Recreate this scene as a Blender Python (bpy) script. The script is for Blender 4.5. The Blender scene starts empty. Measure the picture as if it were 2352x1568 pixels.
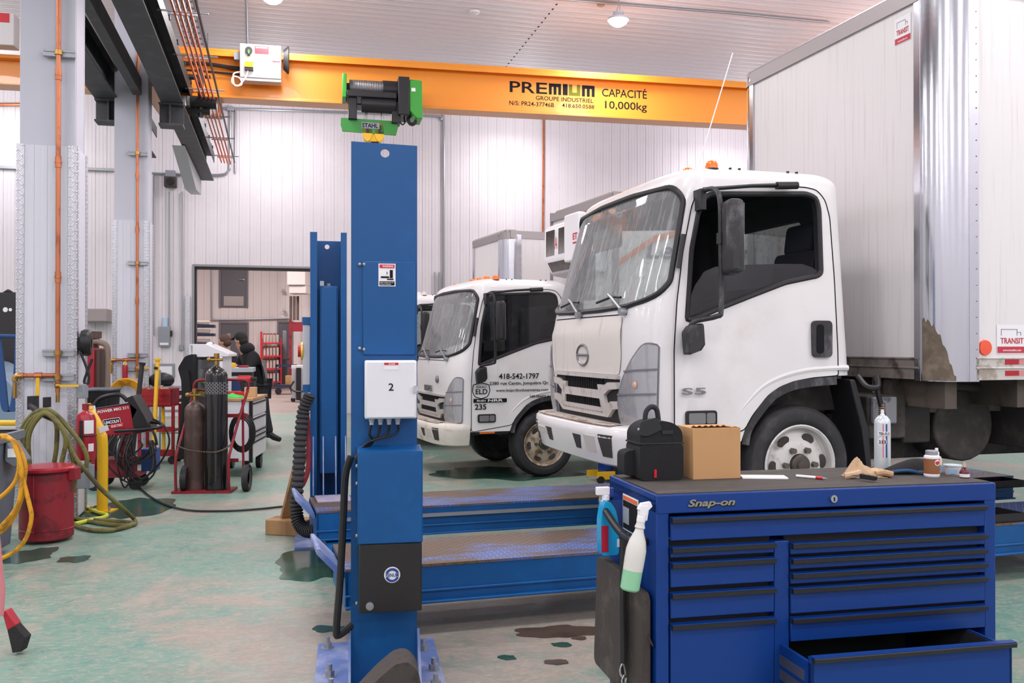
import bpy, bmesh, math, random
from math import sin, cos, pi, radians, atan, sqrt, tan
from mathutils import Vector, Matrix
from mathutils.geometry import tessellate_polygon
S = bpy.context.scene
C = S.collection
random.seed(7)
# ---------------------------------------------------------------- camera, exposure, world
FPX, EYE, PITCH = 2100.0, 1.6, atan(11 / 2100.0)
cam = bpy.data.objects.new('camera', bpy.data.cameras.new('camera'))
C.objects.link(cam)
cam.location = (0, 0, EYE)
cam.rotation_euler = (pi / 2 + PITCH, 0, 0)
cam.data.sensor_width = 36
cam.data.lens = 36 * FPX / 2352
cam.data.clip_start = .05
S.camera = cam
vs = S.view_settings
vs.view_transform = 'Standard'; vs.look = 'None'; vs.gamma = 1; vs.use_curve_mapping = False
vs.exposure = 0.0
W = bpy.data.worlds.new('world'); S.world = W; W.use_nodes = True
W.node_tree.nodes['Background'].inputs[0].default_value = (.9, .92, 1, 1)
W.node_tree.nodes['Background'].inputs[1].default_value = .6
S.cycles.max_bounces = 7; S.cycles.diffuse_bounces = 4; S.cycles.glossy_bounces = 2
S.cycles.use_adaptive_sampling = True; S.cycles.adaptive_threshold = .03; S.cycles.transparent_max_bounces = 12; S.cycles.caustics_reflective = False; S.cycles.caustics_refractive = False
S.cycles.sample_clamp_indirect = 6

def ray(px, py):
    x, z = (px - 1176) / FPX, -(py - 784) / FPX
    return Vector((x, cos(PITCH) - z * sin(PITCH), sin(PITCH) + z * cos(PITCH)))
def G(px, py, h=0):                      # where the sight line meets the level h
    r = ray(px, py); return Vector((0, 0, EYE)) + r * ((h - EYE) / r.z)
def D(px, py, Y):                        # the point at distance Y
    r = ray(px, py); return Vector((0, 0, EYE)) + r * (Y / r.y)

PSI = 14.3                               # the hall stands turned by this against the sight line
O = D(640, 955, 21.5); O.z = 0
def hall(x, y, z=0):                     # hall coordinates -> world
    c, s = cos(radians(PSI)), sin(radians(PSI)); return Vector((O.x + x * c - y * s, O.y + x * s + y * c, z))
def tohall(p):
    c, s = cos(radians(PSI)), sin(radians(PSI)); d = p - O; return Vector((d.x * c + d.y * s, -d.x * s + d.y * c, p.z))
CEIL = 7.6
def area(p, size, watt, col=(1, .965, .975)):
    l = bpy.data.lights.new('lamp_light', 'AREA'); l.shape = 'DISK'; l.size = size; l.energy = watt; l.color = col
    o = bpy.data.objects.new('lamp_light', l); C.objects.link(o); o.location = p; return o
for r0 in (-1.7, -7.2, -12.7, -18.2, -23.7, -29.0):
    for c0 in (-11.5, -5.8, -.1, 5.6, 11.3):
        area(hall(c0, r0, 6.95), .9, 56 if r0 == -1.7 else 76)
        l = bpy.data.lights.new('ceiling_fill', 'POINT'); l.energy = {-1.7: 60, -7.2: 50}.get(r0, 85); l.shadow_soft_size = .35; l.color = (1, .965, .975)  # added fill points that brighten the ceiling, no fixtures of their own
        q = bpy.data.objects.new('ceiling_fill', l); C.objects.link(q); q.location = hall(c0, r0 - (1.3 if r0 == -7.2 else 0), 6.3)
for p in ((-3, 4), (1.5, 4), (-1, 9.5), (3.5, 9.5)):
    area(hall(p[0], p[1], 5.6), .8, 230, (1, .93, .9))

# ---------------------------------------------------------------- helpers
def srgb(h):
    if isinstance(h, str):
        h = [int(h[i:i + 2], 16) / 255 for i in (1, 3, 5)]
    return tuple(c / 12.92 if c <= .04045 else ((c + .055) / 1.055) ** 2.4 for c in h) + (1,)
class N:                                  # small node writer
    def __init__(s, m): s.t = m.node_tree; s.n = s.t.nodes; s.l = s.t.links
    def new(s, typ, **kw):
        o = s.n.new(typ)
        for k, v in kw.items(): setattr(o, k, v)
        return o
    def put(s, i, v):
        if hasattr(v, 'is_linked') or isinstance(v, bpy.types.NodeSocket): s.l.new(v, i)
        else: i.default_value = v
    def math(s, op, a, b=0.0, c=None):
        o = s.new('ShaderNodeMath', operation=op); s.put(o.inputs[0], a); s.put(o.inputs[1], b)
        if c is not None: s.put(o.inputs[2], c)
        return o.outputs[0]
    def noise(s, vec, sc, det=4, rough=.55, dist=0):
        o = s.new('ShaderNodeTexNoise'); s.l.new(vec, o.inputs['Vector'])
        o.inputs['Scale'].default_value = sc; o.inputs['Detail'].default_value = det; o.inputs['Roughness'].default_value = rough
        o.inputs['Distortion'].default_value = dist
        return o.outputs['Fac']
    def ramp(s, f, a, b):
        o = s.new('ShaderNodeMapRange'); o.interpolation_type = 'SMOOTHSTEP'
        s.l.new(f, o.inputs[0]); o.inputs[1].default_value = a; o.inputs[2].default_value = b
        return o.outputs[0]
    def mix(s, f, a, b):
        o = s.new('ShaderNodeMix', data_type='RGBA'); s.put(o.inputs[0], f); s.put(o.inputs[6], a); s.put(o.inputs[7], b)
        return o.outputs[2]
    def coord(s, scale=(1, 1, 1)):
        tc = s.new('ShaderNodeTexCoord'); mp = s.new('ShaderNodeMapping'); s.l.new(tc.outputs['Object'], mp.inputs[0])
        mp.inputs[3].default_value = scale
        return mp.outputs[0]
MATS = {}
def mat(name, col='#808080', r=.5, m=0.0, c2=None, sc=5, lo=.5, hi=.62, st=(1, 1, 1), bump=0, bsc=60, spec=.5, coat=0, r2=None, det=5, emit=0):
    if name in MATS: return MATS[name]
    M = bpy.data.materials.new(name); M.use_nodes = True; n = N(M); b = n.n['Principled BSDF']
    b.inputs['Base Color'].default_value = srgb(col); b.inputs['Roughness'].default_value = r; b.inputs['Metallic'].default_value = m
    b.inputs['Specular IOR Level'].default_value = spec; b.inputs['Coat Weight'].default_value = coat
    v = n.coord(st)
    if c2:
        f = n.ramp(n.noise(v, sc, det, .6), lo, hi)
        n.put(b.inputs['Base Color'], n.mix(f, srgb(col), srgb(c2)))
        if r2 is not None:
            o = n.new('ShaderNodeMapRange'); n.l.new(f, o.inputs[0]); o.inputs[3].default_value = r; o.inputs[4].default_value = r2
            n.l.new(o.outputs[0], b.inputs['Roughness'])
    if bump:
        bp = n.new('ShaderNodeBump'); bp.inputs['Strength'].default_value = bump; bp.inputs['Distance'].default_value = .01
        n.l.new(n.noise(v, bsc, 3), bp.inputs['Height']); n.l.new(bp.outputs[0], b.inputs['Normal'])
    if emit:
        b.inputs['Emission Color'].default_value = srgb(col); b.inputs['Emission Strength'].default_value = emit
    MATS[name] = M; return M
def glass(name, tint='#ffffff', dirt='#c9c6c4', amt=.0, st=(1, 1, 1), sc=6, lo=.5, hi=.7, gl=.06, base=0):
    if name in MATS: return MATS[name]
    M = bpy.data.materials.new(name); M.use_nodes = True; n = N(M); n.n.remove(n.n['Principled BSDF'])
    out = n.n['Material Output']
    tr = n.new('ShaderNodeBsdfTransparent'); tr.inputs[0].default_value = srgb(tint)
    g = n.new('ShaderNodeBsdfGlossy'); g.inputs['Roughness'].default_value = .03
    lw = n.new('ShaderNodeLayerWeight'); lw.inputs[0].default_value = .25
    f = n.math('MULTIPLY_ADD', lw.outputs['Fresnel'], .8, gl)
    mx = n.new('ShaderNodeMixShader'); n.put(mx.inputs[0], f); n.l.new(tr.outputs[0], mx.inputs[1]); n.l.new(g.outputs[0], mx.inputs[2])
    last = mx.outputs[0]
    if amt or base:
        df = n.new('ShaderNodeBsdfDiffuse'); df.inputs[0].default_value = srgb(dirt)
        k = n.ramp(n.noise(n.coord(st), sc, 4), lo, hi)
        k = n.math('MULTIPLY_ADD', k, amt, base)
        m2 = n.new('ShaderNodeMixShader'); n.put(m2.inputs[0], k); n.l.new(last, m2.inputs[1]); n.l.new(df.outputs[0], m2.inputs[2]); last = m2.outputs[0]
    n.l.new(last, out.inputs[0]); MATS[name] = M; return M
def tread(name, col, c2, axes='xz', s=.035, m=.8, r=.35, dirt=None):   # raised tread pattern
    if name in MATS: return MATS[name]
    M = mat(name, col, r, m); n = N(M); b = n.n['Principled BSDF']
    tc = n.new('ShaderNodeTexCoord'); sp = n.new('ShaderNodeSeparateXYZ'); n.l.new(tc.outputs['Object'], sp.inputs[0])
    ix = 'xyz'.index
    a = n.math('DIVIDE', sp.outputs[ix(axes[0])], s); c = n.math('DIVIDE', sp.outputs[ix(axes[1])], s)
    par = n.math('FLOORED_MODULO', n.math('ADD', n.math('FLOOR', a), n.math('FLOOR', c)), 2.0)
    sg = n.math('MULTIPLY_ADD', par, -2.0, 1.0)
    fx = n.math('SUBTRACT', n.math('FRACT', a), .5); fz = n.math('SUBTRACT', n.math('FRACT', c), .5)
    fz = n.math('MULTIPLY', fz, sg)
    d1 = n.math('ABSOLUTE', n.math('ADD', fx, fz)); d2 = n.math('ABSOLUTE', n.math('SUBTRACT', fx, fz))
    k = n.math('MULTIPLY', n.ramp(d1, .22, .12), n.ramp(d2, .78, .62))
    cc = n.mix(k, srgb(col), srgb(c2))
    if dirt:
        cc = n.mix(n.ramp(n.noise(n.coord((.5, 1.6, 1)), 1.6, 8, .7), .42, .54), cc, srgb(dirt))
    n.put(b.inputs['Base Color'], cc)
    bp = n.new('ShaderNodeBump'); bp.inputs['Strength'].default_value = .9; bp.inputs['Distance'].default_value = .006
    n.l.new(k, bp.inputs['Height']); n.l.new(bp.outputs[0], b.inputs['Normal'])
    return M

def put(o, label=None, cat=None, group=None, kind=None):
    if label: o['label'] = label
    if cat: o['category'] = cat
    if group: o['group'] = group
    if kind: o['kind'] = kind
    return o
def thing(name, label, cat, loc=(0, 0, 0), deg=0, group=None, kind=None):
    o = bpy.data.objects.new(name, None); C.objects.link(o); o.empty_display_size = .1
    o.location = loc; o.rotation_euler = (0, 0, radians(deg))
    return put(o, label, cat, group, kind)
def kids(o): return [c for c in bpy.data.objects if c.parent == o]
def dup(root, loc=None, deg=None, label=None, group=None, scale=None):
    r = root.copy(); C.objects.link(r)
    if loc is not None: r.location = loc
    if deg is not None: r.rotation_euler = (0, 0, radians(deg))
    if label: r['label'] = label
    if group: r['group'] = group
    if scale: r.scale = scale
    for ch in kids(root):
        c = ch.copy(); C.objects.link(c); c.parent = r
        for g in kids(ch):
            d = g.copy(); C.objects.link(d); d.parent = c
    return r
class MB:
    def __init__(s, m=None): s.v = []; s.f = []; s.mi = []; s.ms = []; s.k = 0; s.X = None; s.mat(m) if m else None
    def mat(s, m):
        if m not in s.ms: s.ms.append(m)
        s.k = s.ms.index(m); return s
    def add(s, vs, fs):
        b = len(s.v)
        for p in vs:
            p = Vector(p); s.v.append(s.X @ p if s.X else p)
        for f in fs: s.f.append([b + i for i in f]); s.mi.append(s.k)
        return s
    def box(s, x0, x1, y0, y1, z0, z1):
        return s.add([(x0, y0, z0), (x1, y0, z0), (x1, y1, z0), (x0, y1, z0), (x0, y0, z1), (x1, y0, z1), (x1, y1, z1), (x0, y1, z1)],
                     [(3, 2, 1, 0), (4, 5, 6, 7), (0, 1, 5, 4), (1, 2, 6, 5), (2, 3, 7, 6), (3, 0, 4, 7)])
    def tube(s, pts, r, n=8, closed=False, rs=None, caps=True):
        P = [Vector(p) for p in pts]; L = len(P); vs = []; up = None
        for i, p in enumerate(P):
            a = P[i - 1] if (i or closed) else P[i]; b = P[(i + 1) % L] if (i < L - 1 or closed) else P[i]
            t = (b - a).normalized()
            if up is None:
                up = t.orthogonal().normalized()
            up = (up - t * up.dot(t))
            up = up.normalized() if up.length > 1e-6 else t.orthogonal().normalized()
            w = t.cross(up); rr = rs[i] if rs else r
            vs += [p + (up * cos(2 * pi * j / n) + w * sin(2 * pi * j / n)) * rr for j in range(n)]
        fs = []
        for i in range(L if closed else L - 1):
            for j in range(n):
                a, b = i * n, ((i + 1) % L) * n; fs.append((a + j, a + (j + 1) % n, b + (j + 1) % n, b + j))
        if not closed and caps: fs += [tuple(range(n))[::-1], tuple(range((L - 1) * n, L * n))]
        return s.add(vs, fs)
    def cyl(s, a, b, r, n=16, r2=None): return s.tube([a, b], r, n, rs=[r, r if r2 is None else r2])
    def lathe(s, prof, c=(0, 0, 0), axis='z', n=32, a0=0, a1=2 * pi):
        c = Vector(c); full = abs(a1 - a0 - 2 * pi) < 1e-6; m = n if full else n + 1; vs = []
        for r, h in prof:
            for j in range(m):
                t = a0 + (a1 - a0) * j / n; q = (r * cos(t), r * sin(t), h)
                if axis == 'y': q = (q[0], q[2], q[1])
                elif axis == 'x': q = (q[2], q[0], q[1])
                vs.append(c + Vector(q))
        fs = []
        for i in range(len(prof) - 1):
            for j in range(n if full else n):
                k = (j + 1) % m if full else j + 1
                fs.append((i * m + j, i * m + k, (i + 1) * m + k, (i + 1) * m + j))
        return s.add(vs, fs)
    def prism(s, poly, lo, hi, axis='y', hole=None):
        f3 = {'y': lambda p, d: (p[0], d, p[1]), 'z': lambda p, d: (p[0], p[1], d), 'x': lambda p, d: (d, p[0], p[1])}[axis]
        loops = [poly] + ([hole] if hole else []); n = sum(map(len, loops))
        tri = tessellate_polygon([[Vector((p[0], p[1], 0)) for p in l] for l in loops]); flat = [p for l in loops for p in l]
        vs = [f3(p, lo) for p in flat] + [f3(p, hi) for p in flat]
        fs = [tuple(t) for t in tri] + [tuple(i + n for i in t[::-1]) for t in tri]; b = 0
        for l in loops:
            for i in range(len(l)):
                j = (i + 1) % len(l); fs.append((b + i, b + j, b + j + n, b + i + n))
            b += len(l)
        return s.add(vs, fs)
    def sph(s, c, r, n=16, m=10, z0=-1, z1=1):
        r = (r, r, r) if isinstance(r, (int, float)) else r; c = Vector(c); vs = []; fs = []
        for i in range(m + 1):
            t = math.asin(max(-1, min(1, z0 + 0))) + (math.asin(z1) - math.asin(z0)) * i / m
            for j in range(n):
                p = 2 * pi * j / n; vs.append(c + Vector((r[0] * cos(t) * cos(p), r[1] * cos(t) * sin(p), r[2] * sin(t))))
        for i in range(m):
            for j in range(n): fs.append((i * n + j, i * n + (j + 1) % n, (i + 1) * n + (j + 1) % n, (i + 1) * n + j))
        fs += [tuple(range(n))[::-1], tuple(range(m * n, m * n + n))]
        return s.add(vs, fs)
    def grid(s, f, nu, nv, wrap=False):
        vs = [f(i / nu, j / nv) for j in range(nv + 1) for i in range(nu if wrap else nu + 1)]; w = nu if wrap else nu + 1
        return s.add(vs, [(j * w + i, j * w + (i + 1) % w, (j + 1) * w + (i + 1) % w, (j + 1) * w + i) for j in range(nv) for i in range(nu)])
    def build(s, name, parent=None, bev=0, sm=35, seg=2, loc=None, fix=True, label=None, solid=0):
        me = bpy.data.meshes.new(name); me.from_pydata([tuple(p) for p in s.v], [], s.f)
        for m in s.ms: me.materials.append(m)
        me.polygons.foreach_set('material_index', s.mi)
        if fix or solid:
            bm = bmesh.new(); bm.from_mesh(me)
            bmesh.ops.remove_doubles(bm, verts=bm.verts, dist=1e-5)
            if solid: bmesh.ops.solidify(bm, geom=bm.faces[:], thickness=solid)
            bmesh.ops.recalc_face_normals(bm, faces=bm.faces); bm.to_mesh(me); bm.free()
        me.polygons.foreach_set('use_smooth', [True] * len(me.polygons))
        me.set_sharp_from_angle(angle=radians(sm))
        o = bpy.data.objects.new(name, me); C.objects.link(o); o.parent = parent
        if loc is not None: o.location = loc
        if bev:
            b = o.modifiers.new('bevel', 'BEVEL'); b.width = bev; b.segments = seg; b.limit_method = 'ANGLE'; b.angle_limit = radians(40)
            b.harden_normals = False
        if label: o['label'] = label
        return o
def rr(x0, x1, y0, y1, r, n=4):                 # rounded rectangle outline
    out = []
    for cx, cy, a in ((x1 - r, y0 + r, -90), (x1 - r, y1 - r, 0), (x0 + r, y1 - r, 90), (x0 + r, y0 + r, 180)):
        for i in range(n + 1):
            t = radians(a + 90 * i / n); out.append((cx + r * cos(t), cy + r * sin(t)))
    return out
def circ(cx, cy, r, n=24, ry=None): return [(cx + r * cos(2 * pi * i / n), cy + (ry or r) * sin(2 * pi * i / n)) for i in range(n)]
def rnd(poly, r, n=4):                          # round the corners of a polygon
    out = []; L = len(poly); P = [Vector(p) for p in poly]
    for i in range(L):
        a, b, c = P[i - 1], P[i], P[(i + 1) % L]; d1, d2 = (a - b), (c - b)
        k = min(r, d1.length * .45, d2.length * .45); p, q = b + d1.normalized() * k, b + d2.normalized() * k
        for j in range(n + 1):
            t = j / n; out.append(tuple(p * (1 - t) ** 2 + b * 2 * t * (1 - t) + q * t * t))
    return out
def spline(pts, n=6, closed=False):
    P = [Vector(p) for p in pts]; L = len(P); out = []
    for i in range(L if closed else L - 1):
        g = lambda k: P[k % L] if closed else P[max(0, min(L - 1, k))]
        a, b, c, d = g(i - 1), g(i), g(i + 1), g(i + 2)
        for j in range(n):
            t = j / n; out.append(.5 * (2 * b + (c - a) * t + (2 * a - 5 * b + 4 * c - d) * t * t + (3 * b - a - 3 * c + d) * t ** 3))
    if not closed: out.append(P[-1])
    return out
XZ = ((1, 0, 0), (0, 0, 1))                     # writing on a face that looks along -y
FRONT = ((0, -1, 0), (0, 0, 1))                 # writing on a face that looks along -x
def lettering(lines, name, m, parent, bold=0.0, ext=.001, axes=XZ, mapfn=None, shear=0):
    # lines: (string, lower-left corner, width, height)
    V = []; Fs = []
    for s_, o_, w, h in lines:
        cu = bpy.data.curves.new('t', 'FONT'); cu.body = s_; cu.offset = bold; cu.extrude = .02; cu.resolution_u = 3; cu.shear = shear
        to = bpy.data.objects.new('t', cu); C.objects.link(to); bpy.context.view_layer.update()
        me = to.evaluated_get(bpy.context.evaluated_depsgraph_get()).to_mesh()
        vv = [v.co.copy() for v in me.vertices]; ff = [list(p.vertices) for p in me.polygons]
        bpy.data.objects.remove(to); bpy.data.curves.remove(cu)
        if not vv: continue
        x0, x1 = min(v.x for v in vv), max(v.x for v in vv); y0, y1 = min(v.y for v in vv), max(v.y for v in vv)
        ky = h / (y1 - y0); kx = w / (x1 - x0) if w else ky
        u, v_ = Vector(axes[0]), Vector(axes[1]); nn = u.cross(v_); b = len(V)
        for q in vv:
            p = Vector(o_) + u * ((q.x - x0) * kx) + v_ * ((q.y - y0) * ky)
            p = Vector(mapfn(p)) if mapfn else p
            V.append(p + nn * (ext if q.z > 0 else 0))
        Fs += [[b + i for i in f] for f in ff]
    mb = MB(m); mb.add(V, Fs); o = mb.build(name, parent, fix=False); o.data.polygons.foreach_set('use_smooth', [False] * len(o.data.polygons)); return o
def bool_mesh(base, cutters):                   # subtract closed meshes, return a plain mesh object
    ops = []
    for c in cutters:
        md = base.modifiers.new('cut', 'BOOLEAN'); md.operation = 'DIFFERENCE'; md.object = c; md.solver = 'EXACT'; md.material_mode = 'TRANSFER'
    bpy.context.view_layer.update()
    dg = bpy.context.evaluated_depsgraph_get(); me = bpy.data.meshes.new_from_object(base.evaluated_get(dg))
    base.modifiers.clear(); old = base.data; base.data = me; bpy.data.meshes.remove(old)
    for c in cutters: bpy.data.objects.remove(c)
    me.polygons.foreach_set('use_smooth', [True] * len(me.polygons)); me.set_sharp_from_angle(angle=radians(32))
    return base
# ---------------------------------------------------------------- materials
WALL = mat('wall_metal', '#eae5ea', .45, spec=.4, c2='#e2dde4', sc=.6, lo=.35, hi=.7)
CEILM = mat('ceiling_metal', '#eee8ef', .5, spec=.35)
PINKW = mat('far_wall_metal', '#d9d0d0', .5, spec=.3)
TRUCKW = mat('truck_paint', '#e9e6e7', .28, coat=.3, c2='#dcd4cf', sc=1.6, lo=.5, hi=.8)
DIRTYW = mat('dirty_front_paint', '#e3dcd6', .4, c2='#b9a493', sc=3.2, lo=.55, hi=.8, st=(4, 5, .5), det=6)
BOXW = mat('box_panel', '#e7e3e4', .35, c2='#d9d3d3', sc=8, lo=.5, hi=.75, st=(5, 5, .15))
CHROME = mat('polished_steel', '#c9cbd2', .16, .95, bump=.03, bsc=14)
STEEL = mat('bare_steel', '#8d8c90', .38, .85)
GALV = mat('galvanised', '#a4a7ad', .42, .7)
ALU = mat('rail_aluminium', '#a39c9d', .42, .55)
DALU = mat('dirty_rail', '#8f8680', .6, .3, c2='#4e4742', sc=7, lo=.45, hi=.7)
BLACK = mat('black_plastic', '#232225', .42, spec=.4)
DBLACK = mat('dusty_black', '#2d2c30', .55, c2='#77757a', sc=9, lo=.46, hi=.78, st=(1, 1, .6))
RUBBER = mat('tyre_rubber', '#29282b', .62, c2='#47454a', sc=6, lo=.5, hi=.75, bump=.15, bsc=40)
CHASSIS = mat('chassis_grime', '#3a3534', .75, c2='#57504b', sc=5, lo=.45, hi=.7, bump=.3, bsc=30)
UNDER = mat('dirty_sill', '#5d534c', .75, c2='#423b37', sc=5, lo=.45, hi=.7)
INTER = mat('cab_trim', '#2b2a2d', .7)
SEAT = mat('seat_cloth', '#20222c', .9)
ORANGE = mat('amber_lens', '#ff7a1c', .25, coat=.4)
LENS = glass('lamp_lens', '#fbfbfd', '#eceaee', .04, sc=16, gl=.08, base=.22)
BLUE = mat('lift_blue', '#05508d', .42, coat=.05, spec=.4, c2='#075595', sc=3)
BLUED = mat('lift_blue_dusty', '#5c75b0', .55, c2='#98a1c4', sc=3.5, lo=.42, hi=.62, det=8)
TBLUE = mat('toolbox_blue', '#083781', .4, coat=.05, spec=.35)
RED = mat('red_paint', '#a5142b', .32, coat=.2)
REDD = mat('worn_red_paint', '#8f1d2b', .5, c2='#6b1620', sc=6)
REDB = mat('bright_red', '#c8202f', .35)
YEL = mat('yellow_paint', '#f2bd16', .36, coat=.2, c2='#d6a213', sc=6, lo=.6, hi=.75)
CRANE = mat('crane_orange', '#ee952c', .34, coat=.25)
COLM = mat('column_paint', '#c9cad6', .5, spec=.3)
PANELC = mat('column_panel', '#d8d9e4', .42, spec=.4)
DSTEEL = mat('dark_primer', '#4a4b50', .6, c2='#56565a', sc=4)
RAILM = mat('rail_black', '#2d2d30', .5, .3)
COPPER = mat('copper', '#bd7553', .36, .7, c2='#94543c', sc=9, lo=.5, hi=.7, st=(1, 1, .5))
BRASS = mat('brass', '#b08a4c', .3, .9)
GREEN = mat('hoist_green', '#3fa33a', .4)
GREEND = mat('hoist_green_shade', '#2e8a34', .45)
WOOD = mat('raw_wood', '#a67f57', .7, c2='#7c5a3c', sc=6, lo=.4, hi=.7, st=(1, 1, .2))
PLY = mat('wood_top', '#c69a6b', .55, c2='#b0855a', sc=8, st=(.2, 1, 1))
CARD = mat('cardboard', '#c79a6a', .8, c2='#bd8f60', sc=3)
WHITE = mat('white_plastic', '#efeef2', .35)
WENAM = mat('white_enamel', '#e6e5ec', .35, coat=.2)
PAPER = mat('paper', '#f3f2f4', .7)
GREYP = mat('grey_plastic', '#6b717c', .5, c2='#5d636e', sc=5)
LGREY = mat('light_grey_paint', '#b8bac2', .45)
MGREY = mat('mid_grey_paint', '#8f949d', .5)
DGREY = mat('door_grey', '#55525a', .5)
INK = mat('black_ink', '#1c1b20', .75, spec=.15)
INKB = mat('blue_ink', '#27408f', .5)
INKW = mat('white_ink', '#f4f4f6', .5)
INKR = mat('red_ink', '#cf2234', .5)
TREADP = tread('tread_plate', '#b9bac2', '#e6e6ec', 'xz', .045)
TREADS = tread('tread_plate_side', '#b4b5bd', '#e2e2e8', 'yz', .045)
# ---------------------------------------------------------------- the hall
def floor_mat():
    M = bpy.data.materials.new('worn_green_floor'); M.use_nodes = True; n = N(M); b = n.n['Principled BSDF']
    v = n.coord(); v2 = n.coord((1, .45, 1))
    v3 = n.coord((.55, 1.6, 1))
    wp_ = tohall(G(1010, 1440)); ds = n.new('ShaderNodeVectorMath', operation='DISTANCE'); n.l.new(v, ds.inputs[0]); ds.inputs[1].default_value = (wp_.x, wp_.y, 0)
    worn = n.ramp(n.math('ADD', ds.outputs['Value'], n.math('MULTIPLY', n.noise(v, 1.2, 6, .7), 1.6)), 2.6, 1.3)
    big = n.ramp(n.math('MULTIPLY_ADD', worn, -.16, n.noise(v, .6, 9, .72, .3)), .37, .57)
    col = n.mix(big, srgb('#9d9186'), srgb('#719485'))
    mid = n.ramp(n.noise(v, 4.5, 12, .78, .5), .46, .60)
    col = n.mix(n.math('MULTIPLY', mid, n.math('MULTIPLY_ADD', big, .5, .25)), col, srgb('#5b8e82'))
    st = n.ramp(n.noise(v3, 9.0, 10, .8, .9), .52, .64)
    col = n.mix(n.math('MULTIPLY', st, n.math('MULTIPLY_ADD', big, .45, .15)), col, srgb('#488279'))
    s2 = n.ramp(n.noise(v2, 6.0, 11, .8, .6), .55, .66)
    col = n.mix(n.math('MULTIPLY', s2, .4), col, srgb('#417f79'))
    sc = n.ramp(n.noise(v3, 13, 12, .85, .5), .50, .62)
    col = n.mix(n.math('MULTIPLY', sc, .55), col, srgb('#b3a69b'))
    ch = n.ramp(n.noise(n.coord((1, .7, 1)), 1.3, 9, .74, .5), .58, .68)
    col = n.mix(n.math('MULTIPLY', ch, .75), col, srgb('#b0a095'))
    v4 = n.coord((.8, 1.3, 1))
    f1 = n.ramp(n.noise(v4, 26, 12, .82, .6), .50, .60)
    col = n.mix(n.math('MULTIPLY', f1, .55), col, srgb('#b5aa9f'))
    f2 = n.ramp(n.noise(v3, 19, 12, .8, 1.2), .55, .63)
    col = n.mix(n.math('MULTIPLY', f2, n.math('MULTIPLY_ADD', big, .6, .1)), col, srgb('#5b9a93'))
    f3 = n.ramp(n.noise(v, 60, 6, .8), .60, .68)
    col = n.mix(n.math('MULTIPLY', f3, .5), col, srgb('#c6bab0'))
    f4 = n.ramp(n.noise(v2, 33, 6, .7, .5), .68, .72)
    col = n.mix(n.math('MULTIPLY', f4, .6), col, srgb('#5d7268'))
    dk = n.ramp(n.noise(v, 8.5, 6, .65, .3), .70, .73)
    col = n.mix(n.math('MULTIPLY', dk, .8), col, srgb('#3f6257'))
    n.put(b.inputs['Base Color'], col)
    n.put(b.inputs['Roughness'], n.math('MULTIPLY_ADD', mid, -.12, .50))
    b.inputs['Specular IOR Level'].default_value = .5
    bp = n.new('ShaderNodeBump'); bp.inputs['Strength'].default_value = .25; bp.inputs['Distance'].default_value = .004
    n.l.new(n.noise(v, 30, 5), bp.inputs['Height']); n.l.new(bp.outputs[0], b.inputs['Normal'])
    return M
def hobj(o):
    o.location = O; o.rotation_euler = (0, 0, radians(PSI)); return put(o, kind='structure')
X0, X1, Y0 = -15.0, 13.0, -31.0
hobj(MB(floor_mat()).box(X0, X1, Y0, .05, -.1, 0).build('floor'))
def WP(px, py, y=0.0):                       # sight line onto the hall plane y -> hall (x, z)
    r = ray(px, py); c, s = cos(radians(PSI)), sin(radians(PSI)); nv = Vector((-s, c, 0))
    t = (O + nv * y - Vector((0, 0, EYE))).dot(nv) / r.dot(nv); p = tohall(Vector((0, 0, EYE)) + r * t); return p.x, p.z
OX0, OZ = WP(447, 612); OX1 = WP(768, 700)[0]
def ribbed(mb, x0, x1, z0, z1, y=0.0, per=.235, sgn=1):
    n = max(1, round((x1 - x0) / per)); w = (x1 - x0) / n; pr = []
    for i in range(n):
        a = x0 + i * w
        pr += [(a, .016), (a + .012, 0), (a + w * .3, 0), (a + w * .31, .005), (a + w * .36, .005), (a + w * .37, 0), (a + w * .64, 0), (a + w * .65, .005), (a + w * .70, .005), (a + w * .71, 0), (a + w - .012, 0)]
    pr.append((x1, .016)); vs = [(p[0], y + p[1] * sgn, z0) for p in pr] + [(p[0], y + p[1] * sgn, z1) for p in pr]; L = len(pr)
    mb.add(vs, [(i, i + 1, i + 1 + L, i + L) for i in range(L - 1)])
w = MB(WALL)
ribbed(w, X0, OX0, 0, CEIL); ribbed(w, OX1, X1, 0, CEIL); ribbed(w, OX0, OX1, OZ, CEIL)
w.box(X0, OX0, .03, .2, 0, CEIL); w.box(OX1, X1, .03, .2, 0, CEIL); w.box(OX0, OX1, .03, .2, OZ, CEIL)
hobj(w.build('wall_back', fix=False))
for nm, b in (('wall_left', (X0 - .2, X0, Y0, 0)), ('wall_right', (X1, X1 + .2, Y0, 0)), ('wall_front', (X0, X1, Y0 - .2, Y0))):
    hobj(MB(WALL).box(*b, 0, CEIL).build(nm))
c = MB(CEILM); pr = []; yy = Y0
while yy < .2:
    pr += [(yy, .022), (yy + .02, 0), (yy + .1, 0), (yy + .11, .006), (yy + .13, .006), (yy + .14, 0), (yy + .21, 0)]; yy += .23
L = len(pr)
c.add([(X0, p[0], CEIL + p[1]) for p in pr] + [(X1, p[0], CEIL + p[1]) for p in pr], [(i, i + 1, i + 1 + L, i + L) for i in range(L - 1)])
c.box(X0, X1, Y0, .2, CEIL + .05, CEIL + .15)
hobj(c.build('ceiling', fix=False))
sx = tohall(G(1230, 70, CEIL)).x
c = MB(INK)
for k in range(90): c.box(sx - .01, sx + .01, -20 + k * .23, -20 + k * .23 + .075, CEIL - .004, CEIL + .01)
hobj(c.build('trim_1'))
c = MB(mat('jamb_grey', '#8b8b8e', .4, .3))
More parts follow.
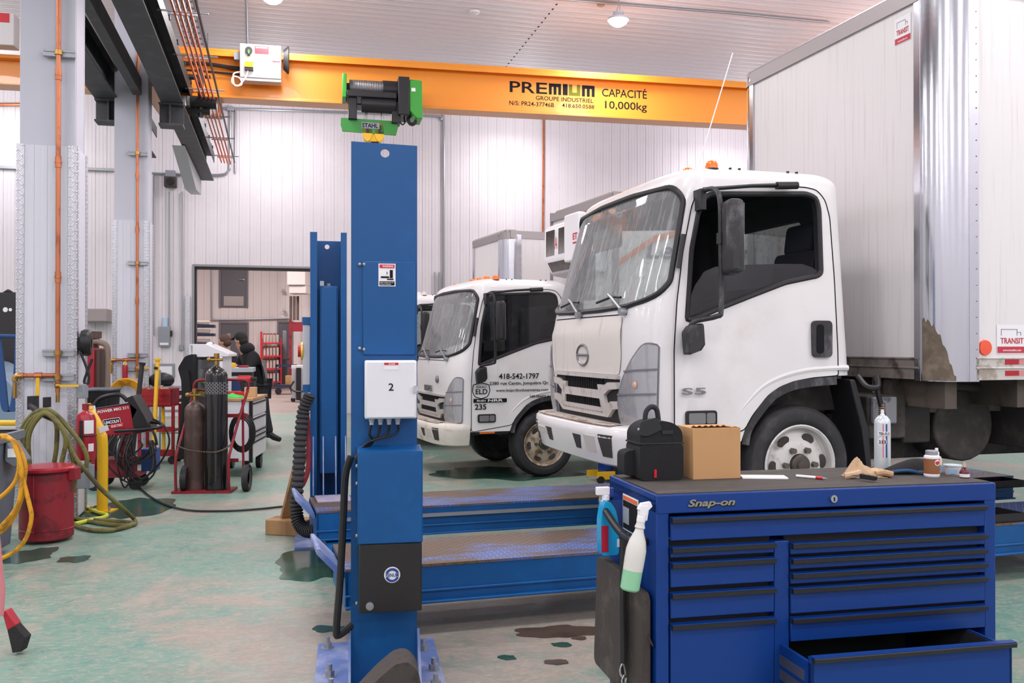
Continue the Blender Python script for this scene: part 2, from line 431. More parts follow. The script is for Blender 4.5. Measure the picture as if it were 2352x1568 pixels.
c.box(OX0 - .05, OX0, -.03, .22, 0, OZ + .05); c.box(OX1, OX1 + .05, -.03, .22, 0, OZ + .05); c.box(OX0, OX1, -.03, .22, OZ, OZ + .05); c.mat(RAILM); c.box(OX0, OX1, .0, .24, OZ - .05, OZ); c.box(OX0, OX0 + .04, .0, .24, 0, OZ)
hobj(c.build('trim_2', bev=.006))
hobj(MB(TREADP).box(OX0 - .2, OX0 - .095, -.035, -.016, 0, WP(440, 680)[1]).build('trim_3'))
# room seen through the opening
FY = 14.0
f = MB(mat('grey_floor', '#a59690', .4, c2='#8a7c77', sc=1.3, lo=.4, hi=.65, st=(.4, 1, 1))); f.box(-9, 8, .05, FY, -.1, -.002); hobj(f.build('floor'))
w = MB(PINKW); ribbed(w, -9, 8, 0, 6.5, FY, .3); w.box(-9, 8, FY + .03, FY + .2, 0, 6.5); hobj(w.build('wall_far', fix=False))
w = MB(PINKW); w.box(-9.2, -9, .25, FY, 0, 6.5); hobj(w.build('wall_side_left'))
w = MB(PINKW); w.box(8, 8.2, .25, FY, 0, 6.5); hobj(w.build('wall_side_right'))
w = MB(CEILM); w.box(-9.2, 8.2, .25, FY + .2, 6.5, 6.6); hobj(w.build('ceiling'))
def far_door(name, px0, px1, py0, py1, kick=None, win=None, hx=None):
    (x0, z1), (x1, z0) = WP(px0, py0, FY), WP(px1, py1, FY)
    t = put(MB(DGREY).box(0, x1 - x0, -.06, 0, max(0, z0), z1).build(name, bev=.01), kind='structure')
    t.location = hall(x0, FY, 0); t.rotation_euler = (0, 0, radians(PSI)); wd = x1 - x0; z0 = max(0, z0)
    fr = MB(mat('door_frame_grey', '#68656c', .5)); 
    for b in ((-.07, 0), (wd, wd + .07)): fr.box(b[0], b[1], -.09, 0, z0, z1 + .07)
    fr.box(0, wd, -.09, 0, z1, z1 + .07); fr.build('door_frame', t)
    if kick: MB(mat('kick_plate', '#9a918f', .35, .4)).box(.1, wd - .1, -.07, -.06, z0 + .06, z0 + kick).build('kick_plate', t)
    if win: MB(LENS).box(win[0] * wd, win[1] * wd, -.075, -.06, z0 + win[2], z0 + win[3]).build('window_pane', t)
    h = MB(STEEL); hz = z0 + 1.05 if hx is None or hx < 2 else z0 + hx - 2
    h.cyl((wd * .9, -.06, hz), (wd * .9, -.13, hz), .03); h.cyl((wd * .9, -.12, hz), (wd * .72, -.12, hz), .02); h.build('door_handle', t)
    return t
far_door('door_1', 508, 566, 612, 706, .42)
far_door('door_2', 508, 567, 743, 886, None, (.22, .36, 1.0, 2.0))
far_door('door_3', 641, 668, 741, 884, None, (.3, .62, 1.0, 2.1))
# puddles and oil stains with a shape of their own
WETM = mat('wet_floor', '#2b5146', .2, spec=.4, c2='#3c5549', sc=3, lo=.4, hi=.6, r2=.12)
OILM = mat('oil_stain', '#5a4a40', .3, c2='#4a4038', sc=6)
def puddle(px, py, rx, ry, m, label, seed, n=26):
    rd = random.Random(seed); p = G(px, py); a = (G(px + rx, py) - p).length; b = abs(G(px, py + ry).y - G(px, py - ry).y) / 2
    ks = [1 + .75 * (rd.random() - .5) for _ in range(n)]; pts = []
    for i in range(n):
        k = (ks[i] + ks[i - 1] + ks[(i + 1) % n]) / 3 * (1 + .12 * (rd.random() - .5)); pts.append((a * k * cos(2 * pi * i / n), b * k * sin(2 * pi * i / n)))
    pts = [(q.x, q.y) for q in spline([(x, y, 0) for x, y in pts], 4, True)]
    o = MB(m).prism(pts, .0005, .003, 'z').build('puddle' if m is WETM else 'oil_stain'); o.location = (p.x, p.y, 0)
    put(o, label, 'puddle' if m is WETM else 'stain', 'wet patches on the floor' if m is WETM else 'oil stains on the floor')
    return o
for i, q in enumerate([
    (300, 1166, 95, 24, WETM, 'wide dark green puddle under the tipped red welder'),
    (740, 1292, 105, 40, WETM, 'dark green puddle beside the left side of the near lift post'),
    (60, 1276, 65, 18, WETM, 'dark puddle at the foot of the red waste can'),
    (172, 1284, 34, 8, WETM, 'small oval wet spot in front of the red waste can'),
    (760, 1444, 42, 9, WETM, 'small wet patch below the end of the black cable'),
    (1165, 1085, 165, 16, WETM, 'black wet patch below the wheel of the middle truck'),
    (1290, 1450, 100, 14, OILM, 'long brown oil stain in front of the near runway'),
    (1280, 1520, 26, 7, OILM, 'brown oil spot left of the foam kneeling mats'),
    (1330, 1466, 18, 5, OILM, 'small brown oil spot beside the long oil stain'),
    (1165, 1510, 20, 6, WETM, 'small green wet spot between lift post and foam mats'),
    (1290, 1480, 22, 5, WETM, 'thin green wet streak below the long oil stain'),
]): puddle(*q, 40 + i)
# ---------------------------------------------------------------- trucks: x runs to the rear, y to the far side, z up, origin under the near front wheel
LEAN, ROOF, BACK = .03, 2.425, .44
def lerp(tab, h):
    if h <= tab[0][0]: return tab[0][1]
    for (a, va), (b, vb) in zip(tab, tab[1:]):
        if h <= b: return va + (vb - va) * (h - a) / (b - a)
    return tab[-1][1]
F0 = lambda h: lerp([(.5, -1.11), (.8, -1.17), (1.3, -1.185), (1.48, -1.15), (2.2, -.95), (2.42, -.86)], h)
TJ = lambda h: lerp([(.5, -.80), (1.4, -.80), (2.2, -.62), (2.42, -.56)], h)
HW = lambda h: 1.0 - LEAN * max(0, h - .6)
PW = 4.5
def F(n, h, off=0.0):                            # front skin: cross position n, height h
    x = min(.9995, abs(n - 1) / HW(h)); return (TJ(h) - (TJ(h) - F0(h)) * (1 - x ** PW) ** (1 / PW) - off, n, h)
def SD(t, h, off=0.0): return (t, LEAN * max(0, h - .6) - off, h)      # near side skin
def outline(h, ins=0.0, base=None):
    hb = base if base else h; hw, f0, tj, tb = HW(hb) - ins, F0(hb) + ins, TJ(hb) + ins, BACK - ins; tb += -.05 * max(0, hb - 1.0)
    P = []
    for i in range(45):
        a = pi * i / 44; sx = cos(a); x = math.copysign(abs(sx) ** (2 / PW), -sx); y = abs(sin(a)) ** (2 / PW)
        P.append((tj - (tj - f0) * y, 1 + x * hw, h))
    r = .1
    for k in range(5): t = pi / 2 * k / 4; P.append((tb - r + r * sin(t), 1 + hw - r + r * cos(t), h))
    for k in range(5): t = pi / 2 * k / 4; P.append((tb - r + r * cos(t), 1 - hw + r - r * sin(t), h))
    return P
def loft(mb, rings):
    n = len(rings[0]); vs = [p for r in rings for p in r]
    fs = [(k * n + i, k * n + (i + 1) % n, (k + 1) * n + (i + 1) % n, (k + 1) * n + i) for k in range(len(rings) - 1) for i in range(n)]
    return mb.add(vs, fs + [tuple(range(n))[::-1], tuple(range((len(rings) - 1) * n, len(rings) * n))])
DOOR = [(-.947, .58), (-.94, 1.196), (-.914, 1.507), (-.867, 1.82), (-.797, 2.135), (-.755, 2.22), (-.69, 2.262), (.06, 2.30), (.16, 2.285), (.225, 2.22), (.26, 2.10), (.287, 1.674), (.303, 1.195), (.303, 1.012), (.282, 1.007), (.1, .995), (-.053, .971), (-.16, .935), (-.251, .88), (-.377, .743), (-.433, .652), (-.46, .58)]
WIN = [(-.857, 1.37), (-.815, 1.85), (-.76, 2.10), (-.72, 2.19), (-.66, 2.232), (.08, 2.268), (.165, 2.24), (.19, 2.16), (.197, 1.71), (.16, 1.682), (-.099, 1.63), (-.367, 1.535), (-.594, 1.452), (-.80, 1.372)]
WIN = rnd(WIN, .03, 2)
def shrink(poly, d):
    c = Vector((sum(p[0] for p in poly) / len(poly), sum(p[1] for p in poly) / len(poly))); out = []; L = len(poly)
    P = [Vector(p) for p in poly]; ar = sum(P[i - 1].x * P[i].y - P[i].x * P[i - 1].y for i in range(L)); sg = 1 if ar > 0 else -1
    for i in range(L):
        e1, e2 = (P[i] - P[i - 1]), (P[(i + 1) % L] - P[i]); nrm = Vector((0, 0))
        for e in (e1, e2):
            if e.length > 1e-6: e = e.normalized(); nrm += Vector((-e.y, e.x)) * sg
        out.append(tuple(P[i] + nrm.normalized() * d))
    return out
WS = rnd([(.045, 1.62), (.075, 1.545), (.15, 1.51), (.32, 1.478), (.735, 1.468), (1.265, 1.468), (1.68, 1.478), (1.85, 1.51), (1.925, 1.545), (1.955, 1.62), (1.925, 2.20), (1.84, 2.275), (1.26, 2.295), (.74, 2.295), (.16, 2.275), (.075, 2.20)], .06, 4)
def patch(mb, poly, fn, off, thick=0.0, du=.04, dv=.06):   # a panel that follows a curved skin
    bm = bmesh.new(); vs = [bm.verts.new((p[0], p[1], 0)) for p in poly]
    tr = tessellate_polygon([[Vector((p[0], p[1], 0)) for p in poly]])
    for t in tr:
        try: bm.faces.new([vs[i] for i in t])
        except ValueError: pass
    for ax, d in ((0, du), (1, dv)):
        lo, hi = min(p[ax] for p in poly), max(p[ax] for p in poly); x = lo + d
        while x < hi - 1e-4:
            co = (x, 0, 0) if ax == 0 else (0, x, 0); no = (1, 0, 0) if ax == 0 else (0, 1, 0)
            bmesh.ops.bisect_plane(bm, geom=bm.verts[:] + bm.edges[:] + bm.faces[:], plane_co=co, plane_no=no); x += d
    bm.verts.index_update(); n = len(bm.verts); P = [v.co.copy() for v in bm.verts]
    V = [fn(p.x, p.y, off) for p in P]; Fs = [[v.index for v in f.verts] for f in bm.faces]
    if thick:
        V += [fn(p.x, p.y, off - thick) for p in P]; Fs2 = [[i + n for i in f[::-1]] for f in Fs]
        ed = [[e.verts[0].index, e.verts[1].index] for e in bm.edges if len(e.link_faces) == 1]
        Fs = Fs + Fs2 + [[a, b, b + n, a + n] for a, b in ed]
    bm.free(); return mb.add(V, Fs)
def cab_mesh():
    hs = [.62, .8, 1.0, 1.2, 1.35, 1.48, 1.65, 1.8, 2.0, 2.15, 2.25, 2.315]
    rings = [outline(h) for h in hs]; r = .11
    for k in range(1, 7):
        a = pi / 2 * k / 6; rings.append(outline(ROOF - r + r * sin(a), r * 1.5 * (1 - cos(a)), 2.315 + .1 * sin(a)))
    o = loft(MB(TRUCKW), rings).build('cab', None)
    inner = [outline(h, .06) for h in (1.12, 1.3, 1.48, 1.7, 2.0, 2.28)] + [outline(2.36, .12, 2.25)]
    c1 = loft(MB(INTER), inner).build('x', None)
    c2 = MB(INTER).prism(WS, -2.0, -.62, 'x').build('x')
    c3 = MB(INTER).prism(shrink(WIN, .012), -.5, 2.5, 'y').build('x')
    c4 = MB(INTER).prism(rr(.45, 1.62, 1.68, 2.14, .08), .2, .8, 'x').build('x')
    arch = [(-.433, .5), (-.433, .652), (-.377, .743), (-.251, .88), (-.16, .935), (-.053, .971), (.1, .995), (.282, 1.007), (.6, 1.012), (.6, .5)]
    c5 = MB(CHASSIS).prism(arch, -.5, 2.5, 'y').build('x')
    return bool_mesh(o, [c1, c2, c3, c4, c5])
def tyre_prof(R, w, ri): return [(ri, .02), (ri + .02, 0), (R - .09, -.012), (R - .035, .0), (R - .008, .03), (R, .06), (R, w - .06), (R - .008, w - .03), (R - .035, w), (ri + .02, w), (ri, w - .02)]
def wheel(root, x, y, R=.405, name='front_wheel', rusty=False, lugs=6):
    t = MB(RUBBER); t.lathe(tyre_prof(R, .235, .262), (x, y, R), 'y', 56)
    for k in range(3): t.lathe([(R + .001, .085 + k * .03), (R - .012, .09 + k * .03), (R + .001, .095 + k * .03)], (x, y, R), 'y', 56)
    w = t.build(name, root)
    m = mat('wheel_rim_paint', '#d9d6d4', .4, c2='#7b5f4a', sc=8, lo=.5, hi=.72, det=7)
    if rusty: m = mat('rusty_rim_paint', '#c3b6a3', .5, c2='#7a5c40', sc=7, lo=.42, hi=.62, det=7)
    r = MB(m); r.lathe([(.268, .02), (.275, -.004), (.266, -.008), (.252, .004), (.247, .05), (.235, .06), (.215, .045), (.16, .02), (.118, .012), (.075, .012)], (x, y, R), 'y', 48)
    r.build('rim', w)
    for k in range(6):
        h = MB(CHASSIS)
        a = 2 * pi * k / 6 + .09; cx, cz = .193 * cos(a), .193 * sin(a); q = Matrix.Translation((x + cx, y + .0295, R + cz)) @ Matrix.Rotation(-a, 4, 'Y')
        h.X = q; h.prism(circ(0, 0, .031, 18, .048), -.004, .004, 'y'); h.X = None; h.build('hand_hole', w)
    b = MB(mat('hub_dark', '#57504b', .5, .5)); b.lathe([(.07, .016), (.07, -.012), (.062, -.02), (.042, -.022), (.036, -.04), (0, -.044)], (x, y, R), 'y', 24); b.build('hub', w)
    for k in range(lugs):
        l = MB(mat('lug_steel', '#6e665f', .45, .7))
        a = 2 * pi * k / lugs; l.cyl((x + .112 * cos(a), y + .014, R + .112 * sin(a)), (x + .112 * cos(a), y - .022, R + .112 * sin(a)), .021, 6); l.build('lug_nut', w)
    return w
CABME = None
GLASSW = glass('windscreen_glass', '#e9f0ee', '#c9cacd', .24, (5, 14, .6), 3.0, .48, .72, .05, .30)
GLASSD = glass('side_glass', '#eef3f2', '#a9afb4', .10, (1, 1, 1), 25, .5, .7, .05, .03)
GLASST = glass('tinted_glass', '#8d9399', '#777c84', .06, (1, 1, 1), 14, .5, .7, .04, .02)
def truck(o, deg, z, label, box, kind=1, open_win=False, group='white cab-over trucks'):
    global CABME
    root = thing('box_truck', label, 'truck', (o[0], o[1], z), deg, group)
    if CABME is None:
        c = cab_mesh(); CABME = c.data; c.parent = root
    else:
        c = bpy.data.objects.new('cab', CABME); C.objects.link(c); c.parent = root
    cabo = c
    # interior
    d = MB(INTER); d.box(-.98, .36, .12, 1.88, 1.08, 1.13); d.prism([(-1.0, 1.1), (-.62, 1.1), (-.60, 1.32), (-.72, 1.44), (-1.0, 1.42)], .12, 1.88, 'y'); d.build('dashboard', root, bev=.02)
    for y0, y1 in ((.16, .66), (.85, 1.45), (1.5, 1.85)):
        s = MB(SEAT); s.box(-.22, .22, y0, y1, 1.12, 1.30); hb = 1.90 if y0 < .2 else 1.60; s.prism([(.12, 1.25), (.26, 1.25), (.34, hb - .02), (.23, hb)], y0, y1, 'y')
        if y0 < .2: s.prism([(.24, 1.88), (.34, 1.88), (.36, 2.10), (.27, 2.10)], y0 + .08, y1 - .08, 'y')
        s.build('seat', root, bev=.035, seg=3)
    s = MB(BLACK); R_ = Matrix.Translation((-.50, .48, 1.47)) @ Matrix.Rotation(radians(-28), 4, 'Y'); s.X = R_
    s.tube([(.0 + .21 * cos(2 * pi * k / 28), .21 * sin(2 * pi * k / 28), 0) for k in range(28)], .016, 8, True)
    for a in (0, 2.1, 4.2): s.cyl((0, 0, -.02), (.2 * cos(a), .2 * sin(a), 0), .014, 8)
    s.cyl((0, 0, 0), (-.02, 0, -.25), .03); s.build('steering_wheel', root)
    # door skin, window seals and glass
    dr = MB(TRUCKW); V = []
    tri = tessellate_polygon([[Vector((*p, 0)) for p in DOOR], [Vector((*p, 0)) for p in shrink(WIN, .004)]]); flat = DOOR + shrink(WIN, .004); n = len(flat)
    dr.add([SD(p[0], p[1], .014) for p in flat] + [SD(p[0], p[1], -.002) for p in flat], [tuple(t) for t in tri] + [tuple(i + n for i in t[::-1]) for t in tri])
    fs = []; b = 0
    for L in (len(DOOR), n - len(DOOR)):
        fs += [(b + i, b + (i + 1) % L, b + (i + 1) % L + n, b + i + n) for i in range(L)]; b += L
    dr.f += [list(f) for f in fs]; dr.mi += [0] * len(fs)
    door = dr.build('door', root)
    g = MB(INK); P = [Vector(SD(p[0], p[1], .0135)) for p in rnd(DOOR[:-1], .03, 2) ]; g.tube(P, .0045, 6, True); g.build('door_gap', door)
    sl = MB(BLACK); sl.tube([SD(p[0], p[1], .006) for p in shrink(WIN, .012)], .02, 8, True); sl.build('window_seal', door)
    sl = MB(BLACK); sl.tube([(p[0], 2 - SD(*p)[1], p[1]) for p in shrink(WIN, .012)], .02, 8, True); sl.build('far_window_seal', root)
    if open_win:
        gp = [(-.832, 1.40), (-.812, 1.52), (-.775, 1.61), (-.71, 1.70), (-.63, 1.735), (-.45, 1.752), (-.1, 1.77), (.04, 1.772), (.12, 1.75), (.165, 1.72), (.165, 1.70), (-.099, 1.645), (-.367, 1.55), (-.594, 1.467)]
        MB(GLASST).prism([(p[0], p[1]) for p in gp], .030, .034, 'y').build('door_glass', door)
    else:
        MB(GLASST if kind == 2 else GLASSD).prism(shrink(WIN, .02), .030, .034, 'y').build('door_glass', door)
    MB(GLASSD).prism(shrink(WIN, .02), 1.966, 1.970, 'y').build('far_door_glass', root)
    MB(GLASSD).box(BACK - .09, BACK - .085, .45, 1.62, 1.68, 2.14).build('rear_glass', root)
    ws = MB(GLASSW); patch(ws, shrink(WS, .01), F, -.006); ws = ws.build('windscreen', root)
    q = MB(BLACK); q.tube([F(p[0], p[1], .002) for p in WS], .02, 8, True); q.build('windscreen_seal', ws)
    # headlining strip at the top of the screen: sun visors
    for a, b in ((1.15, 1.72),):
        v = MB(mat('sun_visor', '#8c8a86', .8)); v.box(-.82, -.80, a, b, 1.98, 2.16); v.build('sun_visor', root, bev=.02)
    # wipers
    for y0, y1 in ((.44, .86), (1.22, 1.62)):
        wp = MB(GALV); a = Vector(F(y0 - .12, 1.45, .03)); e = Vector(F(y0 + .06, 1.55, .045)); wp.cyl(Vector(F(y0 - .12, 1.445, -.01)), Vector(F(y0 - .12, 1.445, .05)), .026, 12); wp.tube([a, e, e + Vector((.0, .05, .02))], .012, 6)
        wp.mat(BLACK); wp.tube([F(y0 - .04, 1.545, .02), F(y0 + .08, 1.555, .03), F(y0 + .36, 1.525, .02)], .009, 6); wp.build('wiper', root)
    g = MB(INK); g.tube([F(.30 + .07 * k, 1.425, .001) for k in range(21)] , .004, 6); g.build('hood_gap', root)
    # grille; its low dark strip paints the shadow gap above the bumper
    gr = MB(mat('grille_void_gap_shade', '#1d1b1d', .7)); patch(gr, [(.37, 1.0), (1.63, 1.0), (1.65, .72), (1.9, .72), (1.9, .63), (.1, .63), (.1, .70), (.36, .70)], F, .004, .01); gr = gr.build('grille', root)
    bar = MB(mat('grille_frame', '#cfc9c6', .4, c2='#a2938a', sc=9, lo=.5, hi=.75)) if kind == 1 else MB(mat('grille_frame_grey', '#b7b2b0', .4))
    K = [[(.36, 1.01), (1.64, 1.01), (1.64, .985), (.36, .985)], [(.36, .965), (.50, .96), (.66, .90), (1.34, .90), (1.50, .96), (1.64, .965), (1.64, .92), (1.52, .91), (1.36, .84), (.64, .84), (.48, .91), (.36, .92)],
         [(.36, .835), (.46, .83), (.60, .78), (1.40, .78), (1.54, .83), (1.64, .835), (1.64, .785), (1.56, .775), (1.46, .715), (.54, .715), (.44, .775), (.36, .785)],
         [(.60, .94), (.68, .94), (.61, .73), (.52, .73)], [(1.40, .94), (1.32, .94), (1.39, .73), (1.48, .73)]]
    for p in K: patch(bar, p, F, .03, .03)
    bar.build('grille_bars', gr, bev=.006)
    sl = MB(BLACK)
    for k in range(22): sl.box(-1.19, -1.165, .62 + k * .036, .628 + k * .036, .74, .98)
    sl.build('grille_slats', gr)
    # lamps
    for mir in (0, 1):
        mm = lambda p: [(2 - a, b) for a, b in p] if mir else p
        hp = [(.034, 1.225), (.08, 1.232), (.11, 1.212), (.19, 1.123), (.296, .99), (.355, .87), (.366, .72), (.34, .66), (.034, .69)]
        hb = MB(mat('lamp_housing', '#efeef2', .3, 0)); patch(hb, mm(rnd(hp, .02, 2)), F, .006, .006, .03); hb = hb.build('headlight', root)
        L_ = MB(LENS); patch(L_, mm(rnd(hp, .02, 2)), F, .028, .006, .03); L_.build('lens', hb)
        dv = MB(mat('lamp_divider', '#77757c', .4))
        for a, b_ in ((.90, .35), (1.06, .26)): patch(dv, mm([(.034, a + .006), (b_, a - .012), (b_, a - .024), (.034, a - .006)]), F, .034, .01, .03)
        dv.tube([F(*p, .02) for p in mm(rnd(hp, .02, 2))], .006, 6, True); dv.build('divider', hb)
        bl = MB(mat('amber_bulb', '#e2b59b', .4)); c_ = Vector(F(*mm([(.17, .955)])[0], .018)); bl.sph(c_, (.012, .035, .03), 12, 6); bl.build('bulb', hb)
    # bumper
    def bo(h, ins):
        P = []; hw, f0, tj = 1.0 - ins, -1.36 + ins, -.96
        for i in range(37):
            a = pi * i / 36; sx = cos(a); P.append((tj - (tj - f0) * abs(sin(a)) ** (2 / 3.4), 1 + math.copysign(abs(sx) ** (2 / 3.4), -sx) * hw, h))
        return P + [(-.955, 1 + hw, h), (-.955, 1 - hw, h)]
    bm_ = MB(TRUCKW if kind == 1 else mat('bumper_paint', '#e2dbd2', .4, c2='#b7a693', sc=4, lo=.5, hi=.7)); loft(bm_, [bo(.40, .10), bo(.42, .05), bo(.50, .025), bo(.60, .0), bo(.655, .005), bo(.675, .03), bo(.68, .08)]); bp = bm_.build('bumper', root, sm=50)
    def BF(n_, h, off):
        x = min(.999, abs(n_ - 1)); ins = lerp([(.40, .10), (.42, .05), (.5, .025), (.6, 0), (.66, .01)], h); return (-.96 - (.40 - ins) * (1 - x ** 3.4) ** (1 / 3.4) - off, n_, h)
    for p in ([(.20, .62), (.36, .62), (.34, .47), (.24, .47)], [(1.80, .62), (1.64, .62), (1.66, .47), (1.76, .47)], [(.62, .59), (.77, .59), (.75, .49), (.66, .49)], [(1.38, .59), (1.23, .59), (1.25, .49), (1.34, .49)]): dk = MB(mat('bumper_recess', '#3b3836', .7)); patch(dk, p, BF, .002, .004); dk.build('bumper_recess', bp)
    pl = MB(mat('bumper_plate', '#d3cdc8', .45)); patch(pl, [(1.35, .58), (1.62, .58), (1.62, .53), (1.35, .53)], BF, .008, .01); patch(pl, [(.40, .60), (.56, .60), (.55, .49), (.42, .49)], BF, .006, .008); pl.build('bumper_pad', bp)
    sn = MB(mat('bumper_salt', '#cdbfb3', .8, c2='#8d7763', sc=14, lo=.45, hi=.6, bump=.6, bsc=50)); sn.grid(lambda u, v: Vector(BF(.25 + 1.5 * u, .6, -.02 - .12 * v)) + Vector((0, 0, .082 + .014 * random.random() * (1 - abs(2 * v - 1)))), 40, 5); sn.build('road_salt', bp)
    # arch flare
    A = [(-.452, .56), (-.433, .652), (-.377, .743), (-.251, .88), (-.16, .935), (-.053, .971), (.1, .992), (.282, 1.002)]
    fl = MB(DBLACK); A2 = spline([(p[0], 0, p[1]) for p in A], 4); n = len(A2)
    vs = []
    for i, p in enumerate(A2):
        d = (A2[min(n - 1, i + 1)] - A2[max(0, i - 1)]).normalized(); nv = Vector((d.z, 0, -d.x))
        vs += [p + Vector((0, -.012, 0)), p + nv * .055 + Vector((0, -.012, 0)), p + nv * .06 + Vector((0, .12, 0)), p + Vector((0, .12, 0))]
    fl.add(vs, [(i * 4 + j, i * 4 + (j + 1) % 4, i * 4 + 4 + (j + 1) % 4, i * 4 + 4 + j) for i in range(n - 1) for j in range(4)]); fl.build('wheel_arch_flare', root)
    lip = MB(TRUCKW); A3 = spline([(-.52, 0, .70), (-.44, 0, .80), (-.30, 0, .93), (-.15, 0, 1.0), (.05, 0, 1.045), (.28, 0, 1.06), (.385, 0, 1.06)], 5)
    lip.tube([p + Vector((0, .012, 0)) for p in A3], .022, 8, rs=[.022] * len(A3)); lip.build('arch_crease', root)
    # wheels and what hangs below
    wheel(root, 0, 0, rusty=kind != 1); 
    t = MB(RUBBER); t.lathe(tyre_prof(.405, .235, .26), (0, 1.665, .405), 'y', 40); t.lathe([(.26, .03), (.1, .05), (0, .05)], (0, 1.665, .405), 'y', 24); t.build('front_wheel', root)
    ch = MB(CHASSIS); ch.box(-1.0, 5.2, .62, .70, .52, .74); ch.box(-1.0, 5.2, 1.3, 1.38, .52, .74); ch.box(-.98, -.9, .2, 1.8, .42, .6); ch.cyl((0, .25, .40), (0, 1.7, .40), .06); ch.box(-.5, .55, .3, 1.7, .75, 1.05); ch.build('chassis', root)
    mf = MB(BLACK); mf.prism([(.40, .98), (.44, .98), (.56, .60), (.58, .30), (.54, .30), (.50, .6)], .0, .26, 'y'); mf.build('mud_guard', root, bev=.01)
    # mirrors
    mi = MB(BLACK if kind == 2 else DBLACK); arm = [(-.745, -.04, 2.225), (-.735, -.15, 2.215), (-.72, -.20, 2.13), (-.717, -.205, 1.8), (-.715, -.205, 1.45), (-.74, -.19, 1.40), (-.84, -.09, 1.37), (-.86, -.05, 1.32)]
    mi.tube(spline(arm, 5), .0165, 8); mi.box(-.775, -.735, -.05, .05, 2.10, 2.235); mi.box(-.735, -.70, -.235, -.18, 1.86, 1.93); ar = mi.build('mirror_arm', root)
    hd = MB(DBLACK if kind == 1 else BLACK); hd.X = Matrix.Translation((-.675, -.27, 1.895)) @ Matrix.Rotation(radians(-14), 4, 'Z'); hd.box(-.055, .055, -.10, .10, -.235, .235); hd = hd.build('mirror_head', root, bev=.035, seg=3)
    g = MB(CHROME); g.X = Matrix.Translation((-.675, -.27, 1.895)) @ Matrix.Rotation(radians(-14), 4, 'Z'); g.box(.0555, .058, -.07, .07, -.21, .21); g.build('mirror_glass', hd, bev=.01)
    lm = MB(DBLACK if kind == 1 else BLACK); lm.prism([(-.915, 1.30), (-.88, 1.345), (-.785, 1.36), (-.775, 1.22), (-.80, 1.185), (-.90, 1.15)], -.12, -.035, 'y'); lm.cyl((-.85, -.05, 1.25), (-.85, .02, 1.25), .03); lm.build('lower_mirror', root, bev=.02, seg=3)
    fm = MB(BLACK); fm.tube(spline([(-.745, 2.0, 2.21), (-.74, 2.2, 2.19), (-.735, 2.25, 2.05), (-.73, 2.25, 1.6)], 5), .0165, 8); fm.box(-.72, -.62, 2.15, 2.32, 1.62, 2.05); fm.build('far_mirror', root, bev=.02)
    ps = MB(BLACK); ps.X = Matrix.Rotation(0, 4, 'Y'); ps.tube([(-.905, .005, 1.72), (-.865, .015, 1.94)], .017, 8); ps.build('pillar_vent', root)
    vz = MB(BLACK); vz.tube([(-.74, -.02, 2.235), (-.4, -.03, 2.275), (-.2, -.03, 2.29)], .014, 8); vz.tube([(-.2, -.03, 2.285), (-.04, -.03, 2.295)], .026, 10); vz.build('door_top_rod', root)
    dh = MB(DBLACK); dh.prism(rr(.092, .243, 1.135, 1.385, .03), -.022, .02, 'y'); dh.mat(INK); dh.prism(rr(.115, .175, 1.16, 1.36, .025), -.024, -.018, 'y'); dh.build('door_handle', door, bev=.005)
    sg = MB(BLACK); sg.prism(rr(-.868, -.643, .69, .79, .02), -.026, .0, 'y'); sg.mat(LENS); sg.prism(rr(-.85, -.73, .705, .775, .012), -.032, -.02, 'y'); sg.prism(rr(-.722, -.66, .705, .775, .012), -.032, -.02, 'y'); sg.build('side_lamp', root)
    if kind == 2:
        a = MB(BLACK); a.box(-.92, -.47, -.0, .05, .545, .6); a.build('step_edge', root); a = MB(ORANGE); a.box(-.84, -.65, -.006, .01, .557, .59); a.build('side_marker', root)
    # roof markers
    lampm = ORANGE if kind < 3 else mat('clear_marker', '#e8ddd6', .3)
    for n_ in (.16, .50, .78, 1.06, 1.84):
        x = -.58; z0 = 2.40 if n_ in (.16, 1.84) else 2.415
        k = MB(BLACK); k.lathe([(.0, -.005), (.048, -.005), (.048, .012), (0, .012)], (x, n_, z0), 'z', 20); k = k.build('roof_marker', root); a = MB(lampm); a.lathe([(.044, .012), (.043, .04), (.03, .062), (.0, .07)], (x, n_, z0), 'z', 20); a.build('marker_lens', k)
    bs = MB(BLACK)
    for x in (-.45, -.38, .0, .07): bs.box(x, x + .012, .14, .16, 2.38, 2.425)
    bs.build('roof_bolts', root)
    return root, door, cabo
